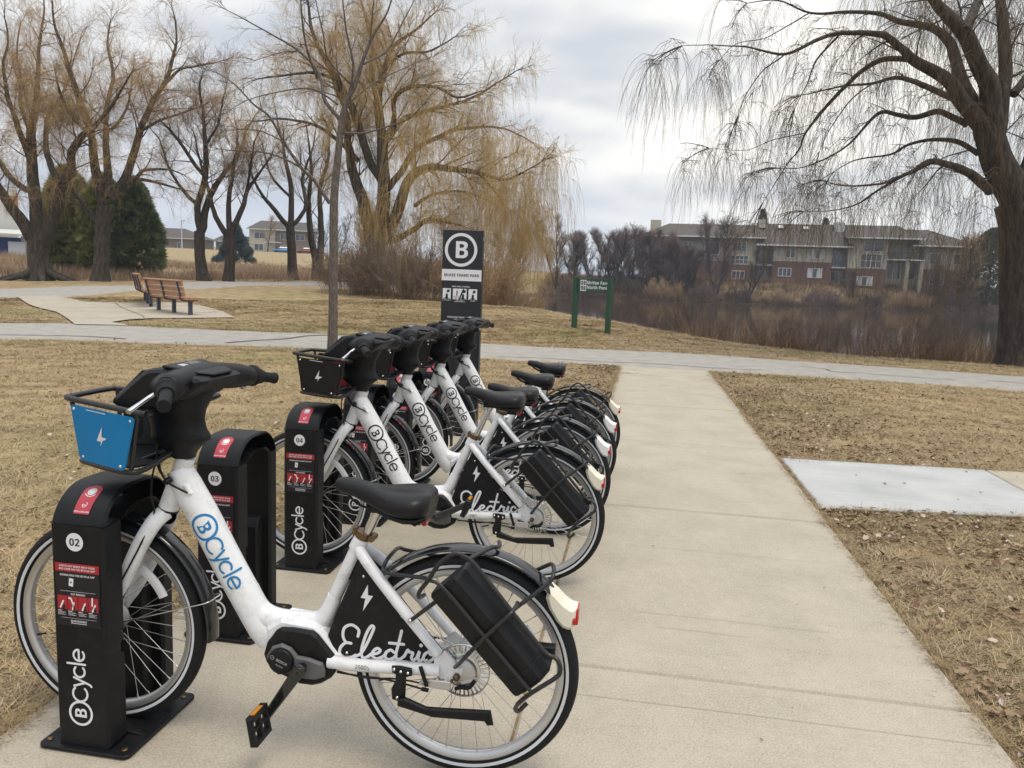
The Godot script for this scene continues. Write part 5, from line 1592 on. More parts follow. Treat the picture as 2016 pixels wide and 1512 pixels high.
func build_benches() -> void:
	# local: x along the bench, z towards the sitter's front, y up
	var t := thing("park_bench", "larger wooden park bench with its back to the camera on the concrete pad", "bench", Vector3.ZERO, "wooden park benches")
	var L := 2.46
	for k in range(4):
		var m := MB.new()
		m.box(Vector3(0, 0.425, -0.16 + k * 0.112), Vector3(L, 0.06, 0.104), 0.006)
		obj("seat_slat", m, M["bench_wood_%d" % (k % 3)], t)
	for k in range(3):
		var m := MB.new()
		m.box(Vector3.ZERO, Vector3(L, 0.112, 0.05), 0.006, Transform3D(Basis(Vector3.RIGHT, -0.2), Vector3(0, 0.54 + k * 0.135, -0.235 - k * 0.03)))
		obj("back_slat", m, M["bench_wood_%d" % ((k + 1) % 3)], t)
	var cap := MB.new()
	cap.box(Vector3.ZERO, Vector3(L, 0.04, 0.085), 0.006, Transform3D(Basis(Vector3.RIGHT, -0.2), Vector3(0, 0.893, -0.318)))
	obj("top_rail", cap, M.bench_wood_2, t)
	for x in [-1.03, 0.0, 1.03]:
		var m := MB.new()
		m.box(Vector3(x, 0.185, 0.0), Vector3(0.09, 0.38, 0.09), 0.004)
		m.box(Vector3(x, -0.02, 0.0), Vector3(0.09, 0.1, 0.09))
		obj("leg", m, M.bench_steel, t)
		var s := MB.new()
		s.tube(smooth([Vector3(x, 0.385, 0.20), Vector3(x, 0.375, 0.0), Vector3(x, 0.38, -0.20), Vector3(x, 0.43, -0.262), Vector3(x, 0.60, -0.292), Vector3(x, 0.88, -0.358)], 4), 0.022, 8, true, 1.35, Vector3.RIGHT)
		obj("back_support", s, M.bench_steel, t)
	# back runs along the measured feet; the sitter looks away from the camera
	var a := Vector2(-13.53, -20.02); var b := Vector2(-11.78, -18.83)
	var dir := (b - a).normalized()
	t.position = spot((a.x + b.x) / 2, (a.y + b.y) / 2, 0.02)
	t.rotation.y = -atan2(dir.y, dir.x) + PI
	var c := copy(t, "park_bench", spot(-15.05, -21.75, 0.02), "farther park bench seen from its end, left of the larger one")
	c.rotation.y = 2.25

func build_cars() -> void:
	var t := thing("parked_car", "small blue car parked on the far lawn drive before the houses", "car", Vector3.ZERO, "cars far beyond the meadow")
	var body := MB.new()
	var rings := []
	for q in [[-2.1, 0.45, 0.60, 0.70], [-2.05, 0.50, 0.75, 0.82], [-1.2, 0.55, 0.90, 0.86], [0.0, 0.55, 0.95, 0.88], [1.6, 0.55, 0.98, 0.87], [2.0, 0.52, 0.9, 0.82], [2.08, 0.48, 0.75, 0.75]]:
		var r := PackedVector3Array()
		for p in [Vector2(-1, 0), Vector2(-1, 0.6), Vector2(-0.9, 1), Vector2(0.9, 1), Vector2(1, 0.6), Vector2(1, 0)]:
			r.append(Vector3(q[0], lerpf(0.28, q[2], p.y), p.x * q[3]))
		rings.append(r)
	body.loft(rings, true, true, false)
	obj("body", body, M.car_blue, t)
	var cab := MB.new()
	rings = []
	for q in [[0.9, 0.80], [1.15, 0.74], [1.40, 0.60], [1.45, 0.55]]:
		var r := PackedVector3Array()
		var f: float = (q[0] - 0.9) / 0.55
		for p in [Vector2(-1.25 + 0.75 * f, -q[1]), Vector2(1.9 - 0.45 * f, -q[1]), Vector2(1.9 - 0.45 * f, q[1]), Vector2(-1.25 + 0.75 * f, q[1])]: r.append(Vector3(p.x, q[0], p.y))
		rings.append(r)
	cab.loft(rings, true, true, true)
	obj("cabin_glass", cab, M.window_glass, t)
	var roof := MB.new()
	roof.box(Vector3(0.45, 1.46, 0), Vector3(1.75, 0.05, 1.14), 0.02)
	for x in [[-1.15, -0.42], [0.45, 0.45], [1.85, 1.42]]:
		for z in [1.0, -1.0]: roof.rod(Vector3(x[0], 0.92, 0.79 * z), Vector3(x[1], 1.45, 0.58 * z), 0.04, 6)
	obj("roof", roof, M.car_blue, t)
	for x in [-1.3, 1.35]:
		for z in [0.80, -0.80]:
			var w := MB.new()
			w.lathe([Vector2(0.0, 0.1), Vector2(0.2, 0.1), Vector2(0.32, 0.08), Vector2(0.32, -0.08), Vector2(0.2, -0.1), Vector2(0.0, -0.1)], 18, Transform3D(Basis.IDENTITY, Vector3(x, 0.32, z)))
			obj("wheel", w, M.rubber, t)
	for z in [0.6, -0.6]:
		var l := MB.new()
		l.box(Vector3(-2.06, 0.62, z), Vector3(0.08, 0.14, 0.3), 0.02)
		obj("headlight", l, M.clear_reflector, t)
	t.position = spot(-80.0, -164.0, -0.03)
	t.rotation.y = 0.55
	var c := copy(t, "parked_car", spot(-75.2, -166.0, -0.03), "small dark red car parked right beside the blue one, partly behind a tree trunk")
	c.rotation.y = 0.5
	for n in ["body", "roof"]: (c.get_node(n) as MeshInstance3D).material_override = M.car_red

# ---------------------------------------------------------------- far buildings; local x to the right, z towards the viewer
func wall_block(t: Node3D, x0: float, x1: float, y0: float, y1: float, z0: float, z1: float, m: Material, called := "wall") -> MeshInstance3D:
	var b := MB.new()
	b.box(Vector3((x0 + x1) / 2, (y0 + y1) / 2, (z0 + z1) / 2), Vector3(x1 - x0, y1 - y0, absf(z1 - z0)))
	return obj(called, b, m, t)

func window_on(t: Node3D, x0: float, x1: float, y0: float, y1: float, z: float, cols: int, rows := 1, curtain := false) -> void:
	var f := MB.new()
	var e := 0.09
	f.box(Vector3((x0 + x1) / 2, y0 - e / 2, z + 0.04), Vector3(x1 - x0 + 2 * e, e, 0.12)); f.box(Vector3((x0 + x1) / 2, y1 + e / 2, z + 0.04), Vector3(x1 - x0 + 2 * e, e, 0.12))
	f.box(Vector3(x0 - e / 2, (y0 + y1) / 2, z + 0.04), Vector3(e, y1 - y0, 0.118)); f.box(Vector3(x1 + e / 2, (y0 + y1) / 2, z + 0.04), Vector3(e, y1 - y0, 0.118))
	for k in range(1, cols): f.box(Vector3(lerpf(x0, x1, float(k) / cols), (y0 + y1) / 2, z + 0.035), Vector3(0.09, y1 - y0, 0.09))
	for k in range(1, rows): f.box(Vector3((x0 + x1) / 2, lerpf(y0, y1, float(k) / rows), z + 0.033), Vector3(x1 - x0, 0.08, 0.08))
	var w := obj("window", f, M.white_trim, t)
	for k in range(cols):
		var p := MB.new()
		p.box(Vector3(lerpf(x0, x1, (k + 0.5) / cols), (y0 + y1) / 2, z + 0.012), Vector3((x1 - x0) / cols - 0.02, y1 - y0 - 0.02, 0.012))
		obj("pane", p, M.curtain_white if curtain and k % 2 == 0 else M.window_glass, w)

# hipped or gabled roof over x0..x1, eaves at height e, ridge at height r
func roof_on(t: Node3D, x0: float, x1: float, e: float, r: float, front: float, back: float, hip0: float, hip1: float) -> MeshInstance3D:
	var m := MB.new()
	var mid := (front + back) / 2.0
	var a := Vector3(x0, e, front); var b := Vector3(x1, e, front); var c := Vector3(x1, e, back); var d := Vector3(x0, e, back)
	var p := Vector3(x0 + hip0, r, mid); var q := Vector3(x1 - hip1, r, mid)
	for face: Array in [[a, b, q, p], [c, d, p, q], [b, c, q], [d, a, p], [d, c, b, a]]:
		var s := m.v.size()
		for v in face: m.vert(v)
		m.tri(s, s + 1, s + 2)
		if face.size() == 4: m.tri(s, s + 2, s + 3)
	m.outward(0)
	var o := obj("roof", m, M.roof_shingle, t)
	var g := MB.new()
	g.box(Vector3((x0 + x1) / 2, e - 0.1, front), Vector3(x1 - x0 + 0.1, 0.22, 0.12))
	obj("gutter", g, M.white_trim, o)
	return o

func balcony(t: Node3D, x0: float, x1: float, y: float, z0: float, z1: float) -> void:
	var m := MB.new()
	m.box(Vector3((x0 + x1) / 2, y - 0.1, (z0 + z1) / 2), Vector3(x1 - x0, 0.2, z1 - z0))
	var o := obj("balcony", m, M.white_trim, t)
	var r := MB.new()
	r.box(Vector3((x0 + x1) / 2, y + 1.0, z1 - 0.05), Vector3(x1 - x0, 0.07, 0.07))
	var n := int((x1 - x0) / 0.16)
	for k in range(n + 1): r.box(Vector3(lerpf(x0, x1, float(k) / n), y + 0.5, z1 - 0.05), Vector3(0.035, 0.96, 0.035))
	obj("railing", r, M.dark_metal, o)

func build_buildings() -> void:
	var yaw := deg_to_rad(9.2)
	# condominium across the pond; x in metres from its left end, y above its ground
	var c := thing("condominium", "long condominium across the pond, cream siding over red brick, brown shingle roofs and balconies", "building", Vector3(0.6, 2.62, -133.5), "", yaw)
	c.rotation.y = -deg_to_rad(5.4)
	var S := 11.8
	var X := func(px: float) -> float: return (px - 1275.0) / S
	wall_block(c, X.call(1278), X.call(1430), -2, 3.3, -11, -0.5, M.red_brick); wall_block(c, X.call(1278), X.call(1430), 3.3, 7.2, -11, -0.5, M.siding_grey)
	roof_on(c, X.call(1262), X.call(1497), 7.2, 9.6, 1.2, -12, 4.0, 1.0)
	for q in [[1300, 1318, 4.6, 6.2, 2], [1345, 1360, 4.4, 6.2, 2], [1385, 1412, 4.4, 6.2, 3], [1300, 1322, 1.0, 2.8, 2], [1340, 1362, 0.6, 2.6, 2]]: window_on(c, X.call(q[0]), X.call(q[1]), q[2], q[3], -0.5, q[4])
	balcony(c, X.call(1326), X.call(1366), 3.2, -0.5, 1.2)
	# cream block
	wall_block(c, X.call(1431), X.call(1483), -2, 2.75, -11, 0.0, M.red_brick); wall_block(c, X.call(1431), X.call(1483), 2.75, 7.2, -11, 0.0, M.siding_cream)
	window_on(c, X.call(1436), X.call(1467), 2.95, 4.2, 0.0, 4, 2); window_on(c, X.call(1438), X.call(1462), 5.0, 6.3, 0.0, 3); window_on(c, X.call(1440), X.call(1462), 0.5, 1.7, 0.0, 3)
	# recess with balcony
	wall_block(c, X.call(1483), X.call(1513), -2, 6.1, -11, -2.2, M.siding_grey)
	window_on(c, X.call(1488), X.call(1502), 3.2, 5.4, -2.2, 2); window_on(c, X.call(1488), X.call(1502), 0.2, 2.3, -2.2, 2)
	balcony(c, X.call(1483.5), X.call(1512.5), 2.95, -2.2, 0.0)
	# middle
	wall_block(c, X.call(1513), X.call(1618), -2, 3.55, -11, 0.2, M.red_brick); wall_block(c, X.call(1513), X.call(1618), 3.55, 6.1, -11, 0.2, M.siding_cream)
	roof_on(c, X.call(1480), X.call(1652), 6.1, 9.9, 1.4, -12.5, 0.3, 0.3)
	window_on(c, X.call(1536), X.call(1551), 4.2, 5.5, 0.2, 2); window_on(c, X.call(1580), X.call(1604), 4.15, 5.5, 0.2, 3, 1, true)
	window_on(c, X.call(1525), X.call(1547), 1.2, 2.4, 0.2, 3); window_on(c, X.call(1578), X.call(1602), 1.15, 2.5, 0.2, 3, 1, true)
	# second recess
	wall_block(c, X.call(1618), X.call(1645), -2, 6.1, -11, -1.8, M.siding_grey)
	window_on(c, X.call(1622), X.call(1637), 3.2, 5.3, -1.8, 2); window_on(c, X.call(1622), X.call(1637), 0.2, 2.2, -1.8, 2)
	balcony(c, X.call(1618.5), X.call(1644.5), 2.9, -1.8, 0.2)
	# tall block
	wall_block(c, X.call(1645), X.call(1712), -2, 2.75, -11, 0.6, M.red_brick); wall_block(c, X.call(1645), X.call(1712), 2.75, 7.55, -11, 0.6, M.siding_cream)
	roof_on(c, X.call(1637), X.call(1768), 7.55, 9.9, 2.0, -12, 0.6, 2.5)
	window_on(c, X.call(1668), X.call(1702), 3.0, 5.0, 0.6, 4, 2); window_on(c, X.call(1672), X.call(1704), 5.5, 7.1, 0.6, 2); window_on(c, X.call(1664), X.call(1690), 0.2, 1.5, 0.6, 3, 1, true)
	wall_block(c, X.call(1712), X.call(1772), -2, 7.5, -11, -2.0, M.siding_cream)
	wall_block(c, X.call(1745), X.call(1752), -2, 4.2, -2.0, 0.4, M.siding_cream, "pillar"); wall_block(c, X.call(1769), X.call(1775), -2, 4.2, -2.0, 0.4, M.siding_cream, "pillar")
	balcony(c, X.call(1712.5), X.call(1776), 4.4, -2.0, 0.6)
	window_on(c, X.call(1718), X.call(1742), 1.4, 3.8, -2.0, 2); window_on(c, X.call(1726), X.call(1740), 5.2, 6.6, -2.0, 2); window_on(c, X.call(1755), X.call(1767), 1.4, 3.8, -2.0, 1)
	# right wing
	wall_block(c, X.call(1776), X.call(1858), -2, 3.0, -11, -0.4, M.red_brick); wall_block(c, X.call(1776), X.call(1858), 3.0, 6.6, -11, -0.4, M.siding_cream)
	roof_on(c, X.call(1752), X.call(1868), 6.6, 9.4, 1.0, -12, 0.3, 6.5)
	for q in [[1786, 1804, 3.9, 5.4, 2], [1826, 1846, 3.9, 5.4, 2], [1790, 1812, 0.8, 2.2, 2]]: window_on(c, X.call(q[0]), X.call(q[1]), q[2], q[3], -0.4, q[4])
	for q in [[1274, 1294, 8.0, 10.0], [1624, 1641, 7.6, 10.1], [1484, 1496, 9.0, 10.4]]: wall_block(c, X.call(q[0]), X.call(q[1]), q[2], q[3], -4.8, -3.2, M.siding_cream if q[0] < 1600 else M.pale_wall, "chimney")
	for q in [[1525, 9.0], [1572, 8.9], [1368, 8.8]]:
		var m := MB.new()
		m.box(Vector3.ZERO, Vector3(0.85, 0.12, 0.9), 0.0, Transform3D(Basis(Vector3.RIGHT, 0.5), Vector3(X.call(q[0]), q[1] + (0.28 if q[0] > 1400 else -0.05), -3.6 if q[0] > 1400 else -3.9)))
		obj("skylight", m, M.clear_reflector, c)
	# house on the far hill
	var h := thing("hill_house", "two storey tan house with a low brown roofed wing on the hill", "house", Vector3(-98.5, 5.2, -168.0), "", 0.16)
	h.rotation.y = 0.26
	h.scale = Vector3.ONE * 0.78
	wall_block(h, 0, 10, -2, 3.2, -8, 0, M.tan_brick); roof_on(h, -0.8, 10.5, 3.2, 5.0, 1.2, -9, 1.5, 0.5)
	wall_block(h, 10, 17.5, -2, 7.2, -9, 1.0, M.siding_cream); wall_block(h, 17.5, 28, -2, 7.0, -9, 0.4, M.tan_brick)
	roof_on(h, 9.3, 29, 7.2, 10.0, 2.0, -10, 3, 3)
	for q in [[1.5, 3.2, 0.8, 2.2, 0.0], [5.5, 8.0, 0.6, 2.2, 0.0], [11.5, 14.5, 4.5, 6.2, 1.0], [11.5, 14.0, 1.0, 2.8, 1.0], [19, 21, 4.4, 6.0, 0.4], [23.5, 26, 4.4, 6.0, 0.4], [19, 22, 0.8, 2.6, 0.4]]: window_on(h, q[0], q[1], q[2], q[3], q[4], 2)
	balcony(h, 14.8, 19.5, 3.5, 1.0, 2.6)
	# low school with a wide dark roof
	var s := thing("low_brick_building", "low brick building with a wide dark hipped roof, right of the evergreens", "building", Vector3(-106.5, 4.6, -150.0), "", 0.2)
	s.scale = Vector3.ONE * 0.6
	wall_block(s, 0, 22, -2, 4.6, -16, 0, M.tan_brick); roof_on(s, -1.4, 23.5, 4.6, 8.4, 1.4, -17.5, 6.0, 9.0)
	for q in [4.0, 9.0, 15.0]: window_on(s, q, q + 1.6, 1.2, 3.0, 0.0, 2)
	# white hall with blue wall at the far left
	var w := thing("white_hall", "large pale hall with a lower blue wall at the left edge behind the willow", "building", Vector3(-58.3, 1.75, -62.8), "", 0.72)
	w.scale = Vector3.ONE * 0.56
	wall_block(w, -14, 2.6, -2, 11.2, -16, -6, M.pale_wall); wall_block(w, 1.0, 2.8, 7.6, 10.2, -7, -5.6, M.orange_wall, "brick_panel")
	wall_block(w, -14, 3.0, -2, 3.1, -5, -0.6, M.blue_wall)
	var ro := MB.new()
	ro.box(Vector3(-4.5, 3.75, -1.8), Vector3(18.5, 0.25, 6.0), 0.0, Transform3D(Basis(Vector3.RIGHT, 0.14), Vector3(0, 0, 0)))
	obj("canopy_roof", ro, M.pale_wall, w)
	for x in [-6.0, -3.0, -0.6, 4.4]:
		var p := MB.new()
		p.box(Vector3(x, 1.6, 0.9), Vector3(0.22, 6.0, 0.22))
		obj("post", p, M.dark_metal, w)
	wall_block(w, 1.2, 3.6, 0.3, 2.4, -0.59, 0.8, M.grey_box, "utility_cabinet")
	wall_block(w, 3.0, 6.2, -1, 3.4, -4, -0.8, M.pale_wall)
	# lamp post in the meadow
	var l := thing("lamp_post", "thin grey lamp post standing before the low brick building", "lamp post", spot(-88.0, -138.0))
	var pm := MB.new()
	pm.tube(PackedVector3Array([Vector3(0, -0.5, 0), Vector3(0, 5.4, 0)]), spread([0.14, 0.08], 2), 8)
	obj("pole", pm, M.grey_box, l)
	var lm := MB.new()
	lm.box(Vector3(0.35, 5.4, 0), Vector3(1.0, 0.18, 0.4), 0.04)
	obj("lamp_head", lm, M.white_trim, l)

# ---------------------------------------------------------------- trees
func limb_points(flat: Array) -> Array:
	var p := []; var r := []
	for i in range(0, flat.size(), 4):
		p.append(Vector3(flat[i], flat[i + 1], flat[i + 2])); r.append(flat[i + 3])
	return [p, r]

func knobbly(path: PackedVector3Array, amount: float, n: FastNoiseLite) -> PackedVector3Array:
	var o := path.duplicate()
	for i in range(1, o.size()):
		var q := o[i] * 1.3
		o[i] += Vector3(n.get_noise_3d(q.x, q.y, q.z), n.get_noise_3d(q.y + 50, q.z, q.x) * 0.6, n.get_noise_3d(q.z, q.x + 90, q.y)) * amount
	return o

# a branch that wanders from p along d; sag < 0 droops, > 0 rises
func wander(p: Vector3, d: Vector3, length: float, segs: int, bend: float, sag: float, rng: RandomNumberGenerator) -> PackedVector3Array:
	var out := PackedVector3Array([p])
	var dir := d.normalized()
	for i in range(segs):
		dir = (dir + Vector3(rng.randf_range(-bend, bend), rng.randf_range(-bend, bend) + sag / segs, rng.randf_range(-bend, bend))).normalized()
		p += dir * (length / segs)
		out.append(p)
	return out

func aside(t: Vector3, spread_deg: float, rng: RandomNumberGenerator) -> Vector3:
	var s := t.cross(Vector3(rng.randf_range(-1, 1), rng.randf_range(-1, 1), rng.randf_range(-1, 1))).normalized()
	return (t * cos(deg_to_rad(spread_deg)) + s * sin(deg_to_rad(spread_deg))).normalized()

var twig_meshes := {}

# hanging willow strand about 1 m long: starts outward along +x and falls along -y
func strand_mesh(k: int, thick: float) -> ArrayMesh:
	var key := "strand%d_%f" % [k, thick]
	if twig_meshes.has(key): return twig_meshes[key]
	var rng := RandomNumberGenerator.new(); rng.seed = 300 + k
	var m := MB.new()
	for s in range(3):
		var p := Vector3(rng.randf_range(0, 0.06), 0, rng.randf_range(-0.05, 0.05))
		var d := Vector3(rng.randf_range(0.3, 1.0), rng.randf_range(-0.3, 0.5), rng.randf_range(-0.5, 0.5)).normalized()
		var path := PackedVector3Array([p])
		for i in range(6):
			d = (d + Vector3(rng.randf_range(-0.12, 0.12), -0.55, rng.randf_range(-0.12, 0.12))).normalized()
			p += d * rng.randf_range(0.14, 0.2)
			path.append(p)
			if i > 0 and rng.randf() < 0.55:
				var q := wander(p, (d + Vector3(rng.randf_range(-0.6, 0.6), 0, rng.randf_range(-0.6, 0.6))).normalized(), rng.randf_range(0.15, 0.32), 2, 0.2, -0.9, rng)
				m.twig(q, thick * 0.7, thick * 0.4)
		m.twig(path, thick, thick * 0.45)
	twig_meshes[key] = m.raw()
	return twig_meshes[key]

# spray of fine twigs about 1 m long along +y
func spray_mesh(k: int, thick: float, droop := 0.0, dense := 7) -> ArrayMesh:
	var key := "spray%d_%f_%f_%d" % [k, thick, droop, dense]
	if twig_meshes.has(key): return twig_meshes[key]
	var rng := RandomNumberGenerator.new(); rng.seed = 500 + k
	var m := MB.new()
	var main := wander(Vector3.ZERO, Vector3.UP, 1.0, 5, 0.16, droop * 0.4, rng)
	m.twig(main, thick * 1.3, thick * 0.5)
	for i in range(dense):
		var t := 0.1 + 0.8 * i / dense
		var f := t * (main.size() - 1)
		var p := main[int(f)].lerp(main[int(f) + 1], f - int(f))
		var d := aside(Vector3.UP, rng.randf_range(25, 60), rng)
		var b := wander(p, d, rng.randf_range(0.3, 0.6) * (1.1 - t * 0.5), 3, 0.22, droop, rng)
		m.twig(b, thick * 0.9, thick * 0.4)
		for j in range(2):
			var e := wander(b[1 + j], aside((b[1 + j] - b[j]).normalized(), rng.randf_range(25, 55), rng), rng.randf_range(0.14, 0.32), 2, 0.2, droop, rng)
			m.twig(e, thick * 0.65, thick * 0.35)
	twig_meshes[key] = m.raw()
	return twig_meshes[key]

func aim(p: Vector3, d: Vector3, size: float, rng: RandomNumberGenerator) -> Transform3D:
	var y := d.normalized()
	var x := y.cross(Vector3(rng.randf_range(-1, 1), rng.randf_range(-1, 1), rng.randf_range(-1, 1))).normalized()
	return Transform3D(Basis(x, y, x.cross(y)).scaled_local(Vector3.ONE * size), p)

func hang(p: Vector3, length: float, rng: RandomNumberGenerator) -> Transform3D:
	var b := Basis(Vector3.UP, rng.randf() * TAU) * Basis(Vector3.RIGHT, rng.randf_range(-0.15, 0.15))
	return Transform3D(b.scaled_local(Vector3(lerpf(0.6, 1.0, rng.randf()) * minf(length, 1.2), length, lerpf(0.6, 1.0, rng.randf()) * minf(length, 1.2))), p)

# kind: willow (strands hang), upright (sprays follow the branches)
func grow_tree(t: Node3D, limbs: Array, opt: Dictionary) -> void:
	var rng := RandomNumberGenerator.new(); rng.seed = opt.seed
	var n := noise(opt.seed, 0.45, 3)
	var barkm: Material = M[opt.bark]
	var branches := MB.new()
	var strands := [[], []]
	var sprays := [[], []]
	var density: float = opt.get("density", 1.0)
	var reach: float = opt.get("reach", 1.0)
	for k in range(limbs.size()):
		var pr := limb_points(limbs[k])
		var path := smooth(pr[0], 5)
		var rad := []
		for i in range(path.size()):
			var f := float(i) / 5.0
			var a := mini(int(f), pr[1].size() - 2)
			rad.append(lerpf(pr[1][a], pr[1][a + 1], f - a) * opt.get("thin", 1.0))
		if k > 0: path = knobbly(path, opt.get("knob", 0.12), n)
		var mb := MB.new()
		mb.tube(path, rad, 12 if k < 5 else 8)
		obj("trunk" if k == 0 else "limb", mb, barkm, t)
		if k == 0 and not opt.get("bare_trunk_sprouts", false): continue
		var total := 0.0
		for i in range(path.size() - 1): total += path[i].distance_to(path[i + 1])
		var along := 0.0
		var next: float = total * (0.30 if k > 0 else 0.5)
		var root: Vector3 = path[0]
		for i in range(path.size() - 1):
			var seg := path[i].distance_to(path[i + 1])
			along += seg
			while along > next:
				var f := next / total
				next += rng.randf_range(0.5, 1.5) * opt.gap / density
				var p := path[i].lerp(path[i + 1], rng.randf())
				var tan := (path[i + 1] - path[i]).normalized()
				var r: float = rad[i]
				var l1: float = reach * rng.randf_range(0.6, 1.25) * clampf(r * 14.0, 0.5 * opt.twig, 2.6 * opt.twig)
				var d := aside(tan, rng.randf_range(28, 62), rng)
				d = (d + Vector3.UP * float(opt.rise)).normalized()
				var b := wander(p, d, l1, 5, 0.20, opt.sag, rng)
				branches.twig(b, minf(r * 0.45, 0.04 * opt.twig) * opt.get("branch_thin", 1.0), 0.007 * opt.twig * opt.get("branch_thin", 1.0), 4)
				side_growth(b, l1, opt, rng, branches, strands, sprays, 1)
		# the tip
		var tip := path[path.size() - 1]; var td := (tip - path[path.size() - 2]).normalized()
		for q in range(3):
			var b := wander(tip, aside(td, rng.randf_range(5, 30), rng), 0.8 * opt.twig * reach, 4, 0.2, opt.sag, rng)
			branches.twig(b, 0.014 * opt.twig, 0.006 * opt.twig, 4)
			side_growth(b, 0.8 * opt.twig, opt, rng, branches, strands, sprays, 1)
	var bo := put("branches", branches.raw(), M[opt.get("branch_mat", opt.bark)], t)
	bo.set_meta("kind", "stuff")
	for v in range(2):
		if strands[v].size(): many("hanging_twigs", strand_mesh(v, opt.thick), strands[v], M[opt.twig_mat[v % opt.twig_mat.size()]], t)
		if sprays[v].size(): many("crown_twigs", spray_mesh(v, opt.thick, opt.get("droop", 0.1), opt.get("dense", 7)), sprays[v], M[opt.twig_mat[(v + 1) % opt.twig_mat.size()]], t)

func side_growth(b: PackedVector3Array, length: float, opt: Dictionary, rng: RandomNumberGenerator, mb: MB, strands: Array, sprays: Array, level: int) -> void:
	var last := b.size() - 1
	var count := int(ceil(length / (0.42 * opt.twig) * opt.get("density", 1.0)))
	for j in range(count):
		var f := rng.randf_range(0.2, 1.0) * last
		var i := mini(int(f), last - 1)
		var p := b[i].lerp(b[i + 1], f - i)
		var tan := (b[i + 1] - b[i]).normalized()
		if level < int(opt.levels) and rng.randf() < 0.5:
			var l := length * rng.randf_range(0.35, 0.6)
			var d := (aside(tan, rng.randf_range(25, 55), rng) + Vector3.UP * float(opt.rise) * 0.6).normalized()
			var c := wander(p, d, l, 4, 0.22, opt.sag, rng)
			mb.twig(c, 0.011 * opt.twig * opt.get("branch_thin", 1.0), 0.0045 * opt.twig * opt.get("branch_thin", 1.0), 3)
			side_growth(c, l, opt, rng, mb, strands, sprays, level + 1)
		var hw: float = opt.hang
		if rng.randf() < hw:
			strands[rng.randi() % 2].append(hang(p, rng.randf_range(0.5, 1.0) * opt.strand, rng))
		else:
			sprays[rng.randi() % 2].append(aim(p, (aside(tan, rng.randf_range(10, 50), rng) + Vector3.UP * float(opt.rise)).normalized(), rng.randf_range(0.5, 1.1) * opt.spray, rng))

func evergreen(called: String, label: String, at: Vector3, h: float, r: float, kind: String, cols: Array, count: int, rseed: int, group := "") -> Node3D:
	var t := thing(called, label, "tree", at, group)
	var rng := RandomNumberGenerator.new(); rng.seed = rseed
	var tr := MB.new()
	tr.tube(PackedVector3Array([Vector3(0, -0.3, 0), Vector3(0.03, h * 0.5, 0), Vector3(0, h * 0.95, 0)]), [0.09 * sqrt(h), 0.05 * sqrt(h), 0.01], 8)
	obj("trunk", tr, M.bark_dark, t)
	# one spray: a fan of small blades
	var leaf := MB.new(); leaf.colored = true
	for i in range(9):
		var a := -0.9 + 1.8 * i / 8.0
		var d := Vector3(sin(a), cos(a), rng.randf_range(-0.25, 0.25)).normalized()
		var s := Vector3(d.y, -d.x, 0) * 0.07
		var l := rng.randf_range(0.7, 1.0)
		var b := leaf.v.size()
		for q in [Vector3.ZERO, d * 0.45 * l + s + Vector3(0, 0, 0.04), d * l, d * 0.45 * l - s + Vector3(0, 0, 0.04)]: leaf.vert(q)
		leaf.quad(b, b + 1, b + 2, b + 3)
	var lm := leaf.done()
	var n := noise(rseed, 0.8, 3)
	var where := []; var tint := PackedColorArray()
	for i in range(count):
		var y := pow(rng.randf(), 0.85)
		var a := rng.randf() * TAU
		var prof: float = pow(1.0 - pow(y, 2.1), 0.62) * (0.72 + 0.28 * smoothstep(0.0, 0.2, y)) if kind == "column" else (1.0 - y) * (0.93 + 0.1 * sin(y * h * 5.0))
		var q := Vector3(cos(a) * 2.0, y * h * 0.6, sin(a) * 2.0)
		var lump := 1.0 + 0.30 * n.get_noise_3d(q.x, q.y, q.z)
		var rr := r * prof * lump * (1.0 - 0.25 * pow(rng.randf(), 2.0))
		var p := Vector3(cos(a) * rr, 0.15 + y * h * 0.98, sin(a) * rr)
		var d := Vector3(cos(a), (1.1 if kind == "column" else 0.15) + rng.randf_range(-0.4, 0.5), sin(a)) + Vector3(rng.randf_range(-0.5, 0.5), 0, rng.randf_range(-0.5, 0.5))
		where.append(aim(p, d, rng.randf_range(0.6, 1.15) * (0.42 if kind == "column" else 0.6) * pow(h / 5.0, 0.4), rng))
		tint.append((cols[0] as Color).lerp(cols[1], clampf(0.5 + n.get_noise_3d(p.x * 2, p.y * 2, p.z * 2) + rng.randf_range(-0.35, 0.35), 0, 1)))
	many("crown", lm, where, M.evergreen_spray, t, tint)
	return t

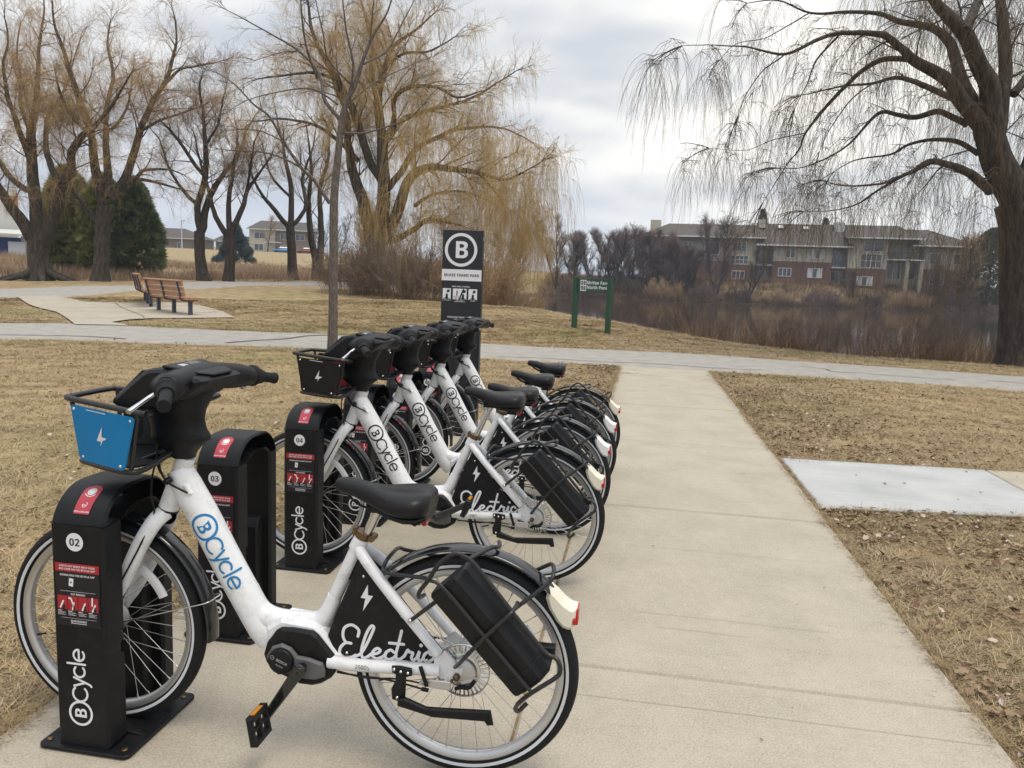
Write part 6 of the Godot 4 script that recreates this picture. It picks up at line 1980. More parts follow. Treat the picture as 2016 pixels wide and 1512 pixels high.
# a far bare tree: simple but branching all the way
func bare_tree(called: String, label: String, at: Vector3, h: float, spread_m: float, rseed: int, m: String, tw: String, group := "", stems := 1, low := 0.25, fine := 1.0) -> Node3D:
	var t := thing(called, label, "tree", at, group)
	var rng := RandomNumberGenerator.new(); rng.seed = rseed
	var trunk := MB.new(); var br := MB.new()
	var ends := []
	for s in range(stems):
		var lean := Vector3(rng.randf_range(-1, 1), 0, rng.randf_range(-1, 1)) * (0.12 if stems == 1 else 0.5)
		var p := wander(Vector3(rng.randf_range(-0.2, 0.2), -0.3, rng.randf_range(-0.2, 0.2)) * (0.0 if stems == 1 else 2.0) + Vector3(0, -0.3, 0), Vector3.UP + lean, h * 0.86, 9, 0.09, 0.0, rng)
		trunk.twig(p, h * 0.018 / sqrt(stems), h * 0.003, 7)
		for i in range(1, 10):
			for q in range(3):
				if float(i) / 9 < low: continue
				var l := spread_m * (1.0 - pow(absf(float(i) / 9 - 0.45) * 1.5, 2.0)) * rng.randf_range(0.6, 1.1) * 0.9
				var b := wander(p[i].lerp(p[maxi(i - 1, 0)], rng.randf()), (aside(Vector3.UP, rng.randf_range(25, 65), rng) + Vector3.UP * 0.25).normalized(), maxf(l, 0.3), 6, 0.16, 0.5, rng)
				br.twig(b, h * 0.006, h * 0.0014, 4)
				ends.append(b)
	obj("trunk", trunk, M[m], t) if false else put("trunk", trunk.raw(), M[m], t)
	var bo := put("branches", br.raw(), M[m], t); bo.set_meta("kind", "stuff")
	var where := []
	for b in ends:
		for j in range(int(9 * fine)):
			var f: float = rng.randf_range(0.25, 1.0) * (b.size() - 1)
			var i: int = mini(int(f), b.size() - 2)
			where.append(aim(b[i].lerp(b[i + 1], f - i), (aside((b[i + 1] - b[i]).normalized(), rng.randf_range(15, 60), rng) + Vector3.UP * 0.25).normalized(), rng.randf_range(0.5, 1.1) * spread_m * 0.30, rng))
	many("crown", spray_mesh(rseed % 3, 0.010, 0.15, 8), where, M[tw], t)
	return t

func bush(called: String, label: String, at: Vector3, w: float, h: float, count: int, rseed: int, tw: String, group := "", thick := 0.006) -> Node3D:
	var rng := RandomNumberGenerator.new(); rng.seed = rseed
	var t := thing(called, label, "shrub", at, group)
	var st := MB.new()
	var where := []
	for i in range(count):
		var a := rng.randf() * TAU; var r := sqrt(rng.randf()) * w * 0.5
		var p := Vector3(cos(a) * r, -0.1, sin(a) * r * 0.8)
		var d := Vector3(cos(a) * r / w * 0.9 + rng.randf_range(-0.25, 0.25), 1.0, sin(a) * r / w * 0.9 + rng.randf_range(-0.25, 0.25)).normalized()
		var l := h * rng.randf_range(0.6, 1.05) * (1.0 - 0.3 * pow(r / w * 2.0, 2.0))
		var b := wander(p, d, l * 0.8, 5, 0.12, -0.1, rng)
		st.twig(b, thick * 1.4, thick * 0.7, 3)
		for j in range(4): where.append(aim(b[1 + j], (aside((b[1 + j] - b[j]).normalized(), rng.randf_range(10, 40), rng)), l * rng.randf_range(0.35, 0.55), rng))
	var so := put("stems", st.raw(), M[tw], t); so.set_meta("kind", "stuff")
	many("crown", spray_mesh(rseed % 3, thick * 1.3, 0.0, 7), where, M[tw], t)
	return t

func build_trees() -> void:
	var at_willow_left = Vector3(-27.76, 0.55, -32.17)
	var limbs_willow_left = [
		[-0.00,-0.09,0.00,0.850,-0.05,0.52,0.01,0.620,-0.07,1.13,0.01,0.580,-0.04,1.82,0.01,0.600],
		[-0.14,1.73,0.02,0.420,-0.53,2.72,0.42,0.350,-0.66,3.19,0.78,0.300,-0.86,3.97,1.15,0.250,-1.28,4.97,1.56,0.180,-1.65,6.34,1.96,0.100,-1.71,7.37,2.30,0.050],
		[-0.03,1.65,0.01,0.450,-0.13,2.94,-0.09,0.380,-0.25,4.23,-0.18,0.340,-0.45,5.51,-0.26,0.300,-0.48,6.79,-0.37,0.260,-0.30,8.00,-0.51,0.200,-0.25,9.36,-0.64,0.140,-0.19,10.63,-0.76,0.090,-0.05,12.07,-0.89,0.050,-0.04,13.25,-1.01,0.030],
		[-0.38,5.25,-0.24,0.200,-0.54,6.37,0.09,0.180,-0.60,7.30,0.40,0.150,-0.65,8.21,0.71,0.120,-0.52,9.26,1.00,0.080,-0.06,10.29,1.23,0.050,0.07,11.28,1.51,0.030],
		[0.20,1.74,-0.03,0.440,0.98,3.12,0.12,0.380,1.57,4.21,0.31,0.300,2.18,5.02,0.49,0.260,2.46,5.80,0.73,0.220,3.17,6.43,0.89,0.190,3.78,6.64,1.08,0.140,4.56,7.32,1.23,0.100,5.41,8.22,1.37,0.060,6.08,8.94,1.55,0.030],
		[1.86,4.33,0.71,0.200,1.06,5.19,0.33,0.180,0.48,6.41,-0.08,0.150,0.33,7.67,-0.56,0.120,0.59,8.64,-1.11,0.080,0.71,9.95,-1.64,0.050,0.75,11.28,-2.15,0.030],
		[-0.70,4.14,-0.19,0.200,-1.98,4.84,-0.54,0.160,-2.91,5.75,-0.95,0.120,-4.22,6.58,-1.29,0.080,-5.36,7.53,-1.66,0.040],
		[-0.49,6.63,-0.43,0.140,-1.44,8.08,-0.91,0.110,-1.87,9.40,-1.47,0.090,-2.48,10.75,-2.00,0.060,-2.73,12.31,-2.60,0.035],
	]
	var at_willow_second = Vector3(-24.99, 0.66, -32.64)
	var limbs_willow_second = [
		[-0.02,-0.09,0.00,0.620,0.03,0.52,-0.01,0.450,0.10,1.39,-0.02,0.400,0.19,2.52,-0.03,0.420,0.34,3.46,-0.06,0.450],
		[0.22,3.29,-0.04,0.300,0.11,4.61,0.17,0.260,0.15,5.84,0.36,0.220,0.14,6.63,0.55,0.200,-0.18,8.03,0.79,0.170,-0.42,9.09,1.02,0.130,-0.57,10.06,1.23,0.090,-0.71,11.01,1.45,0.060,-0.69,12.02,1.63,0.030],
		[0.51,3.81,-0.08,0.280,0.30,5.53,-0.30,0.200,0.09,6.83,-0.52,0.160,0.04,8.05,-0.77,0.130,0.17,9.46,-1.04,0.100,-0.22,10.77,-1.23,0.060,-0.18,12.01,-1.49,0.030],
		[0.68,3.73,-0.11,0.300,0.99,4.35,-0.24,0.270,1.39,5.30,-0.38,0.220,1.81,6.67,-0.52,0.190,2.30,8.04,-0.68,0.160,2.87,8.99,-0.85,0.130,3.19,10.01,-0.97,0.100,3.42,11.10,-1.09,0.060,3.23,12.26,-1.13,0.030],
		[1.12,4.38,-0.18,0.150,1.97,4.66,0.06,0.120,2.64,5.01,0.33,0.090,3.95,5.05,0.50,0.050,4.83,4.79,0.74,0.030],
		[2.26,4.63,0.34,0.100,2.67,4.60,-0.30,0.080,3.00,4.47,-0.93,0.060,3.54,4.34,-1.59,0.030],
		[-0.00,2.59,0.00,0.150,-0.94,3.53,-0.18,0.120,-1.60,4.06,-0.42,0.090,-2.16,4.86,-0.66,0.050],
		[1.87,6.84,-0.51,0.100,3.02,7.30,-0.29,0.080,4.19,7.59,-0.07,0.060,5.41,7.87,0.14,0.035],
		[0.06,6.84,-0.62,0.100,0.42,7.46,-1.15,0.080,0.58,8.59,-1.65,0.060,0.40,9.90,-2.09,0.040],
		[0.13,6.47,0.49,0.120,-0.08,6.98,1.20,0.090,-0.13,7.78,1.88,0.070,0.16,8.55,2.51,0.040],
		[2.94,9.08,-0.88,0.100,3.40,9.78,-1.36,0.070,4.04,10.08,-1.87,0.050,4.69,10.38,-2.38,0.030],
	]
	var at_tree_slim = Vector3(-20.30, 0.85, -33.43)
	var limbs_tree_slim = [
		[0.09,-0.07,-0.01,0.420,-0.02,0.44,0.00,0.300,-0.10,1.21,0.02,0.260,-0.10,2.25,0.02,0.260],
		[-0.14,2.16,0.02,0.170,-0.07,3.26,0.18,0.160,0.34,4.60,0.28,0.150,0.53,5.83,0.42,0.120,0.60,7.03,0.58,0.090,0.46,8.20,0.77,0.050,0.65,8.96,0.91,0.025],
		[-0.01,2.25,0.00,0.200,0.19,3.83,-0.33,0.160,0.64,4.83,-0.71,0.120,1.19,5.84,-1.11,0.080,1.49,7.01,-1.46,0.050,1.78,7.95,-1.81,0.020],
		[-0.04,3.47,0.21,0.100,-0.82,4.02,0.03,0.090,-1.66,5.05,-0.14,0.060,-2.25,6.26,-0.34,0.040,-2.86,6.98,-0.55,0.020],
		[0.46,4.67,0.43,0.100,0.10,5.40,1.00,0.090,-0.25,6.27,1.56,0.070,-0.51,6.72,2.11,0.040],
		[0.64,5.97,0.60,0.080,1.35,6.72,0.93,0.060,1.83,7.61,1.29,0.040,2.23,8.30,1.66,0.020],
	]
	var at_tree_forked = Vector3(-19.09, 0.90, -33.63)
	var limbs_tree_forked = [
		[-0.02,-0.07,0.00,0.340,0.05,0.53,-0.01,0.270,0.10,1.39,-0.02,0.250,0.06,2.08,-0.01,0.270],
		[-0.02,1.99,0.00,0.170,-0.56,3.15,0.34,0.120,-0.67,4.13,0.62,0.090,-0.85,5.33,0.90,0.060,-0.94,6.50,1.17,0.030],
		[0.08,2.00,-0.01,0.160,0.01,3.80,-0.13,0.120,0.13,5.10,-0.27,0.090,0.25,6.30,-0.42,0.060,0.11,7.33,-0.52,0.030],
		[0.15,2.00,-0.02,0.170,0.55,3.41,-0.34,0.130,0.69,4.30,-0.62,0.100,1.27,5.22,-0.97,0.060,1.59,6.13,-1.27,0.030],
		[0.46,3.79,-0.68,0.080,1.00,5.11,-0.23,0.060,1.44,6.20,0.24,0.040,2.03,6.78,0.68,0.020],
	]
	var at_tree_dark = Vector3(-17.93, 1.06, -37.93)
	var limbs_tree_dark = [
		[0.02,-0.08,-0.00,0.360,-0.02,0.48,0.00,0.280,-0.05,1.45,0.01,0.250,-0.15,2.78,0.02,0.240],
		[-0.24,2.68,0.04,0.150,-0.83,3.57,0.51,0.120,-1.31,4.26,0.97,0.080,-1.58,5.30,1.40,0.050,-1.76,6.13,1.80,0.025],
		[-0.12,2.69,0.02,0.180,-0.24,5.07,-0.16,0.130,-0.71,6.49,-0.29,0.080,-1.00,7.64,-0.45,0.050,-1.28,8.61,-0.60,0.025],
		[0.04,2.79,-0.01,0.130,0.51,3.79,-0.44,0.110,0.21,5.16,-0.74,0.090,0.54,6.65,-1.15,0.050,0.58,7.77,-1.51,0.025],
		[-0.22,4.13,-0.17,0.080,-1.40,5.27,-0.41,0.060,-1.99,6.56,-0.76,0.040,-2.49,7.38,-1.12,0.020],
	]
	var at_tree_twin = Vector3(-17.47, 1.15, -40.06)
	var limbs_tree_twin = [
		[0.02,-0.08,-0.00,0.480,-0.00,0.46,0.00,0.380,-0.01,1.07,0.00,0.360],
		[-0.11,0.96,0.02,0.240,-0.28,2.25,0.25,0.200,-0.35,3.72,0.46,0.160,-0.18,5.65,0.64,0.100,-0.20,7.06,0.84,0.050,-0.31,8.06,1.06,0.025],
		[0.08,0.97,-0.01,0.250,0.07,2.29,-0.26,0.200,-0.13,4.32,-0.49,0.150,0.16,6.36,-0.79,0.100,0.15,7.90,-1.04,0.050],
	]
	var at_willow_centre = Vector3(-11.50, 0.75, -32.80)
	var limbs_willow_centre = [
		[-0.01,-0.16,0.00,0.800,-0.03,0.35,0.01,0.600,-0.06,1.23,0.01,0.550,-0.12,2.19,0.02,0.580],
		[-0.25,1.92,0.04,0.420,-0.80,3.83,-0.12,0.360,-1.35,5.14,-0.29,0.300,-1.63,6.46,-0.50,0.220,-1.82,7.70,-0.72,0.160,-2.46,8.93,-0.87,0.100,-2.83,10.35,-1.06,0.050],
		[-0.06,1.93,0.01,0.460,0.20,3.84,-0.03,0.400,0.15,5.12,-0.02,0.360,0.07,6.56,-0.01,0.300,-0.13,8.22,0.02,0.250,0.14,9.47,-0.02,0.180,0.47,10.30,-0.08,0.120,1.38,10.98,-0.22,0.070,2.20,11.74,-0.36,0.030],
		[0.10,4.70,-0.02,0.260,-0.49,5.83,0.30,0.240,-0.95,7.43,0.59,0.230,-1.55,8.66,0.90,0.200,-1.88,9.16,1.17,0.170,-2.38,10.27,1.47,0.110,-2.54,11.28,1.71,0.070,-2.53,12.29,1.93,0.040],
		[0.18,2.29,-0.03,0.360,0.67,2.98,0.12,0.340,1.07,3.83,0.28,0.320,1.54,4.83,0.42,0.260,2.27,5.25,0.53,0.220,3.50,5.18,0.56,0.170,4.63,5.03,0.60,0.120,5.59,4.79,0.67,0.080,6.36,5.04,0.77,0.050,7.18,5.52,0.86,0.025],
		[4.57,5.00,0.68,0.080,5.21,4.37,0.78,0.060,5.68,3.71,0.90,0.030],
		[0.11,6.22,-0.02,0.220,0.79,7.31,-0.38,0.180,1.48,7.72,-0.75,0.150,2.28,8.06,-1.13,0.120,3.34,8.42,-1.56,0.090,4.41,9.12,-1.98,0.060,5.39,9.90,-2.40,0.030],
		[0.12,5.89,-0.02,0.180,0.66,7.17,0.32,0.150,0.86,8.06,0.71,0.140,1.64,8.39,1.00,0.120,2.73,8.34,1.25,0.090,3.73,7.88,1.50,0.060,4.69,8.05,1.77,0.035],
		[0.23,2.20,-0.04,0.250,0.97,2.30,0.15,0.200,1.74,2.74,0.33,0.160,2.33,3.08,0.53,0.130,3.25,3.01,0.69,0.080,3.99,2.85,0.87,0.040],
		[0.19,4.19,-0.03,0.220,0.78,5.21,-0.55,0.190,1.25,6.24,-1.05,0.160,2.44,7.06,-1.66,0.120,3.67,7.45,-2.28,0.090,4.94,7.49,-2.91,0.060,6.08,7.07,-3.52,0.030],
		[-1.27,5.65,-0.81,0.150,-2.02,6.42,-0.31,0.120,-2.91,6.99,0.22,0.090,-4.04,7.12,0.78,0.060,-5.13,6.92,1.34,0.030],
		[-0.13,8.22,0.02,0.140,-0.62,9.57,-0.41,0.110,-0.73,10.96,-0.89,0.080,-1.36,12.36,-1.30,0.050,-1.73,13.61,-1.74,0.030],
		[0.23,9.55,-0.04,0.100,1.16,9.98,0.15,0.080,2.26,10.01,0.31,0.060,3.32,10.51,0.47,0.030],
		[-1.41,8.58,1.24,0.100,-2.12,8.69,2.03,0.080,-2.95,8.41,2.84,0.060,-3.73,8.06,3.65,0.030],
		[1.84,3.64,0.72,0.120,2.40,4.27,-0.39,0.090,3.46,4.52,-1.58,0.060,4.26,4.22,-2.72,0.030],
	]
	var at_young_tree = Vector3(-5.25, 0.06, -12.66)
	var limbs_young_tree = [
		[-0.00,-0.07,0.00,0.100,0.01,0.53,-0.00,0.080,0.01,0.88,-0.00,0.078,0.01,1.74,-0.00,0.074,0.01,2.58,-0.00,0.070,0.06,3.25,-0.01,0.060,0.13,3.91,-0.02,0.054,0.21,4.24,-0.03,0.048,0.34,4.50,-0.05,0.040,0.46,4.89,-0.08,0.030,0.62,5.28,-0.10,0.022,0.85,5.67,-0.14,0.015,0.97,6.11,-0.16,0.009],
		[-0.06,2.55,0.01,0.034,-0.28,2.90,0.13,0.030,-0.48,3.11,0.25,0.027,-0.71,3.50,0.37,0.023,-0.89,3.86,0.49,0.020,-1.11,4.03,0.61,0.015,-1.38,4.31,0.75,0.010,-1.56,4.43,0.86,0.006],
		[-0.45,3.09,0.28,0.018,-0.81,3.25,0.16,0.016,-1.23,3.36,0.05,0.013,-1.83,3.40,-0.03,0.009,-2.20,3.45,-0.15,0.005],
		[0.09,3.94,-0.02,0.034,-0.20,4.24,-0.07,0.032,-0.31,4.59,-0.15,0.029,-0.45,4.84,-0.23,0.026,-0.77,5.12,-0.28,0.020,-1.15,5.33,-0.32,0.015,-1.75,5.63,-0.32,0.010,-2.14,5.82,-0.36,0.006],
		[-0.41,4.64,-0.24,0.020,-0.49,5.04,-0.02,0.018,-0.48,5.46,0.18,0.014,-0.43,5.91,0.37,0.009],
		[0.06,4.17,-0.01,0.017,-0.31,4.36,0.25,0.013,-0.80,4.23,0.54,0.009,-1.15,4.05,0.79,0.006,-1.37,3.81,1.03,0.004],
		[0.15,3.72,-0.02,0.020,0.51,3.71,-0.00,0.016,0.93,3.81,0.01,0.013,1.35,3.97,0.02,0.010,1.75,4.38,0.04,0.006,2.06,4.47,0.07,0.004],
		[0.22,4.24,-0.04,0.028,0.35,4.76,0.07,0.022,0.29,5.28,0.21,0.015,0.27,5.70,0.34,0.010,0.28,5.93,0.46,0.006],
		[0.47,4.83,-0.08,0.018,0.79,5.12,-0.33,0.015,1.02,5.74,-0.57,0.010,1.15,6.17,-0.80,0.006],
		[0.58,5.17,-0.09,0.016,0.65,5.66,-0.00,0.012,0.71,6.05,0.09,0.007],
		[0.21,4.17,-0.03,0.014,0.56,4.62,-0.40,0.010,1.01,4.98,-0.77,0.007,1.37,5.24,-1.13,0.004],
		[-0.67,3.48,0.41,0.012,-0.90,3.59,0.75,0.009,-1.10,3.56,1.09,0.006],
		[0.30,4.47,-0.05,0.018,0.02,4.79,0.30,0.013,0.05,5.16,0.60,0.010,0.04,5.57,0.90,0.006],
		[-0.80,5.14,-0.38,0.010,-1.21,5.15,-0.51,0.008,-1.73,5.05,-0.63,0.005],
	]
	var at_willow_right = Vector3(8.70, 0.03, -19.11)
	var limbs_willow_right = [
		[0.03,-0.08,-0.01,0.950,-0.03,0.29,0.00,0.720,-0.16,1.32,0.03,0.640,-0.40,2.99,0.07,0.620,-0.61,3.59,0.10,0.600],
	]
	limbs_willow_right.append_array([
		[-0.58,3.56,0.09,0.500,-1.05,4.21,0.17,0.420,-1.34,4.77,0.22,0.380,-1.52,5.15,0.25,0.360],
		[-1.51,5.07,0.25,0.270,-1.94,5.40,0.50,0.220,-2.31,5.68,0.74,0.200,-2.64,5.95,0.97,0.170,-3.02,6.07,1.21,0.150,-3.50,6.22,1.47,0.130,-3.84,6.40,1.71,0.100,-4.20,6.57,1.95,0.085,-4.50,6.52,2.18,0.070,-5.17,6.46,2.47,0.050,-5.71,6.25,2.74,0.045,-6.27,5.93,3.01,0.035,-6.88,5.95,3.29,0.020,-7.64,5.93,3.59,0.012,-8.24,5.84,3.87,0.006],
		[-1.56,5.11,0.25,0.240,-1.92,5.94,0.11,0.180,-2.16,6.63,-0.06,0.150,-2.33,7.10,-0.23,0.130,-2.69,7.42,-0.37,0.100,-3.32,7.57,-0.47,0.080,-3.77,7.80,-0.60,0.060,-4.54,7.85,-0.68,0.045,-5.21,7.89,-0.78,0.030,-5.95,8.21,-0.86,0.020,-6.64,8.18,-0.95,0.010],
		[-1.38,4.92,0.22,0.320,-1.58,5.85,0.47,0.260,-1.92,6.26,0.75,0.220,-2.37,6.76,1.04,0.200,-2.70,6.96,1.31,0.170,-3.09,7.15,1.59,0.140,-3.48,7.37,1.87,0.100,-4.21,7.63,2.20,0.050],
		[-1.30,4.93,0.21,0.280,-1.13,6.04,-0.02,0.190,-1.11,6.78,-0.22,0.170,-1.20,7.60,-0.41,0.150,-1.23,8.28,-0.61,0.120,-1.32,9.07,-0.80,0.080],
		[-2.55,6.78,1.43,0.140,-2.23,7.38,0.87,0.120,-1.94,7.96,0.31,0.100,-1.73,8.67,-0.23,0.060],
		[-1.24,3.77,0.20,0.140,-1.78,4.07,0.48,0.120,-2.26,4.22,0.75,0.100,-2.80,4.26,1.02,0.080,-3.25,4.01,1.29,0.050,-3.63,3.84,1.54,0.040,-4.04,3.67,1.80,0.030,-4.82,3.62,2.11,0.015,-5.16,3.65,2.36,0.008],
		[-2.91,4.19,1.28,0.055,-3.39,3.93,1.08,0.040,-3.78,3.64,0.86,0.030,-4.14,3.39,0.63,0.020,-4.62,3.26,0.43,0.013,-5.16,3.24,0.23,0.007],
		[-1.61,4.57,0.26,0.080,-2.01,4.87,0.07,0.070,-2.48,4.93,-0.10,0.050,-2.87,4.84,-0.29,0.040,-3.18,4.67,-0.50,0.030,-3.93,4.54,-0.63,0.018,-4.35,4.29,-0.81,0.010],
		[-1.91,5.17,0.31,0.100,-2.36,5.32,0.47,0.085,-2.66,5.37,0.61,0.080,-3.10,5.22,0.77,0.070,-3.51,5.22,0.93,0.060,-3.92,5.24,1.09,0.050,-4.29,4.86,1.24,0.035,-4.72,4.42,1.40,0.025,-5.46,4.01,1.61,0.014,-6.08,3.97,1.80,0.008],
		[-2.16,5.65,0.35,0.090,-2.65,5.99,0.06,0.080,-2.94,6.22,-0.27,0.070,-3.24,6.38,-0.59,0.060,-3.63,6.34,-0.90,0.040,-4.29,6.32,-1.16,0.030,-5.14,6.17,-1.39,0.012],
		[-3.44,6.25,1.37,0.080,-4.01,6.28,1.39,0.070,-4.41,6.07,1.39,0.060,-4.77,5.71,1.38,0.050,-5.06,5.38,1.36,0.045,-5.28,5.06,1.33,0.035,-5.46,4.76,1.29,0.028,-5.54,4.44,1.24,0.020,-5.76,4.10,1.21,0.014,-6.19,3.32,1.21,0.007],
		[-5.43,4.80,1.18,0.015,-5.99,4.72,0.90,0.012,-6.56,4.53,0.62,0.008,-7.37,4.60,0.39,0.004],
		[-6.27,5.92,3.04,0.020,-6.66,5.61,2.90,0.014,-6.92,5.24,2.74,0.010,-7.01,4.87,2.56,0.006],
		[-5.08,6.59,2.04,0.030,-5.42,6.21,1.52,0.022,-5.49,5.81,0.96,0.014,-5.58,5.48,0.40,0.008],
		[-3.62,6.35,-0.93,0.025,-4.05,5.99,-1.17,0.020,-4.39,5.36,-1.42,0.014,-4.54,4.89,-1.69,0.008],
		[-5.24,7.83,-0.57,0.020,-6.09,7.40,-0.83,0.014,-6.80,7.32,-1.12,0.010,-7.13,7.05,-1.48,0.006],
		[-0.52,3.72,0.08,0.350,-0.36,4.45,-0.07,0.280,-0.16,5.25,-0.23,0.200,0.01,6.25,-0.38,0.120,0.18,7.24,-0.54,0.060],
		[-0.99,5.85,0.16,0.120,-0.44,6.53,-0.44,0.100,0.10,7.39,-1.03,0.060],
	])
	var willow := {"bark": "bark_willow", "twig_mat": ["twig_gold", "twig_tan"], "gap": 0.5, "twig": 1.0, "rise": 0.10, "sag": -0.15, "levels": 3, "hang": 0.42, "strand": 1.5, "spray": 1.25, "thick": 0.0052, "droop": -0.25}
	var t := thing("willow_tree", "big bare willow with flared roots at the far left, spreading into many limbs", "tree", at_willow_left, "bare willows")
	grow_tree(t, limbs_willow_left, willow.merged({"seed": 1, "thin": 0.76, "knob": 0.07, "hang": 0.25, "density": 1.4, "thick": 0.0038, "branch_mat": "twig_brown"}, true))
	roots(t, 0.54, 3)
	t = thing("willow_tree", "bare willow with a straight thick trunk, between the evergreens and the benches", "tree", at_willow_second, "bare willows")
	grow_tree(t, limbs_willow_second, willow.merged({"seed": 2, "thin": 0.80, "knob": 0.07, "hang": 0.25, "thick": 0.0038, "density": 1.4, "branch_mat": "twig_brown"}, true))
	t = thing("willow_tree", "golden weeping willow behind the kiosk sign, several trunks over brown shrubs", "tree", at_willow_centre, "bare willows")
	grow_tree(t, limbs_willow_centre, willow.merged({"seed": 3, "thin": 0.74, "knob": 0.08, "density": 1.6, "thick": 0.0036, "hang": 0.45, "strand": 1.8, "twig_mat": ["twig_gold", "twig_gold"], "branch_mat": "twig_brown"}, true))
	curtains(t, 77)
	t = thing("willow_tree", "large near willow at the right edge, dark trunk and long twigs hanging over the pond", "tree", at_willow_right, "bare willows")
	grow_tree(t, limbs_willow_right, willow.merged({"seed": 4, "thin": 0.80, "density": 1.1, "gap": 0.28, "hang": 0.95, "strand": 1.9, "spray": 0.6, "rise": -0.02, "sag": -0.75, "twig": 0.85, "thick": 0.0029, "levels": 2, "branch_thin": 0.6, "bark": "bark_dark", "twig_mat": ["twig_gold_dark", "twig_gold_dark"], "branch_mat": "bark_dark", "knob": 0.06}, true))
	curtains_right(t)
	var up := {"bark": "bark_dark", "twig_mat": ["twig_tan", "twig_brown"], "gap": 0.42, "twig": 0.8, "rise": 0.30, "sag": 0.15, "levels": 3, "hang": 0.0, "strand": 1.0, "spray": 1.1, "thick": 0.0042, "density": 1.0, "branch_mat": "twig_brown"}
	t = thing("bare_tree", "slim bare tree with a leaning forked trunk, right behind the benches", "tree", at_tree_slim, "bare trees beyond the back path")
	grow_tree(t, limbs_tree_slim, up.merged({"seed": 5, "thin": 0.9}, true))
	t = thing("bare_tree", "bare tree whose trunk divides low into a wide V, beside the slim leaning one", "tree", at_tree_forked, "bare trees beyond the back path")
	grow_tree(t, limbs_tree_forked, up.merged({"seed": 6, "thin": 0.88}, true))
	t = thing("bare_tree", "dark bare tree with long side limbs, just right of the parked cars", "tree", at_tree_dark, "bare trees beyond the back path")
	grow_tree(t, limbs_tree_dark, up.merged({"seed": 7, "thin": 0.9}, true))
	t = thing("bare_tree", "twin trunked bare tree left of the young tree trunk", "tree", at_tree_twin, "bare trees beyond the back path")
	grow_tree(t, limbs_tree_twin, up.merged({"seed": 8, "thin": 0.85, "twig_mat": ["twig_gold", "twig_tan"]}, true))
	t = thing("young_tree", "young bare tree with a slim grey trunk on the near lawn behind the bikes", "tree", at_young_tree)
	grow_tree(t, limbs_young_tree, {"seed": 9, "bark": "bark_young", "branch_mat": "twig_grey", "twig_mat": ["twig_brown", "twig_grey"], "gap": 0.22, "twig": 0.42, "rise": 0.12, "sag": 0.1, "levels": 2, "hang": 0.0, "strand": 1.0, "spray": 0.5, "thick": 0.0042, "density": 0.8, "knob": 0.025, "dense": 4})
	# evergreens left
	var g0 := lin(0.008, 0.018, 0.007); var g1 := lin(0.055, 0.066, 0.018)
	g0 = Color(0.085, 0.115, 0.040); g1 = Color(0.30, 0.30, 0.105)
	var d0 := Color(0.055, 0.085, 0.045); var d1 := Color(0.17, 0.21, 0.10)
	evergreen("evergreen_tree", "leftmost bushy evergreen, behind the big flared willow trunk", spot(-33.5, -40.2), 4.4, 1.15, "column", [g0, g1], 2600, 31, "evergreens behind the left willows")
	evergreen("evergreen_tree", "tallest yellow green evergreen, between the two left willow trunks", spot(-32.6, -40.0), 5.9, 1.55, "column", [g0, g1], 3200, 32, "evergreens behind the left willows")
	evergreen("evergreen_tree", "yellow green evergreen directly behind the straight willow trunk", spot(-30.3, -40.0), 5.5, 1.5, "column", [g0, g1], 2600, 33, "evergreens behind the left willows")
	evergreen("evergreen_tree", "darker rounded evergreen at the right end of the left group", spot(-28.2, -39.5), 5.3, 1.6, "column", [d0, d1], 3000, 34, "evergreens behind the left willows")
	evergreen("blue_spruce", "small blue green spruce beyond the meadow, between two bare trunks", spot(-47.1, -84.5), 4.6, 2.3, "cone", [Color(0.03, 0.06, 0.06), Color(0.10, 0.14, 0.14)], 2200, 35)
	evergreen("evergreen_tree", "tall green evergreen on the far bank, left of the right willow trunk", spot(52.0, -128.5), 11.5, 3.8, "column", [Color(0.03, 0.055, 0.022), Color(0.11, 0.13, 0.045)], 6500, 36)
	evergreen("pine_tree", "dark pine top standing above the condominium roof", spot(24.0, -170.0), 15.5, 4.0, "cone", [d0, d1], 900, 37, "pines behind the condominium")
	evergreen("pine_tree", "smaller pine top above the condominium roof, right of the first", spot(37.0, -172.0), 14.0, 3.4, "cone", [d0, d1], 700, 38, "pines behind the condominium")
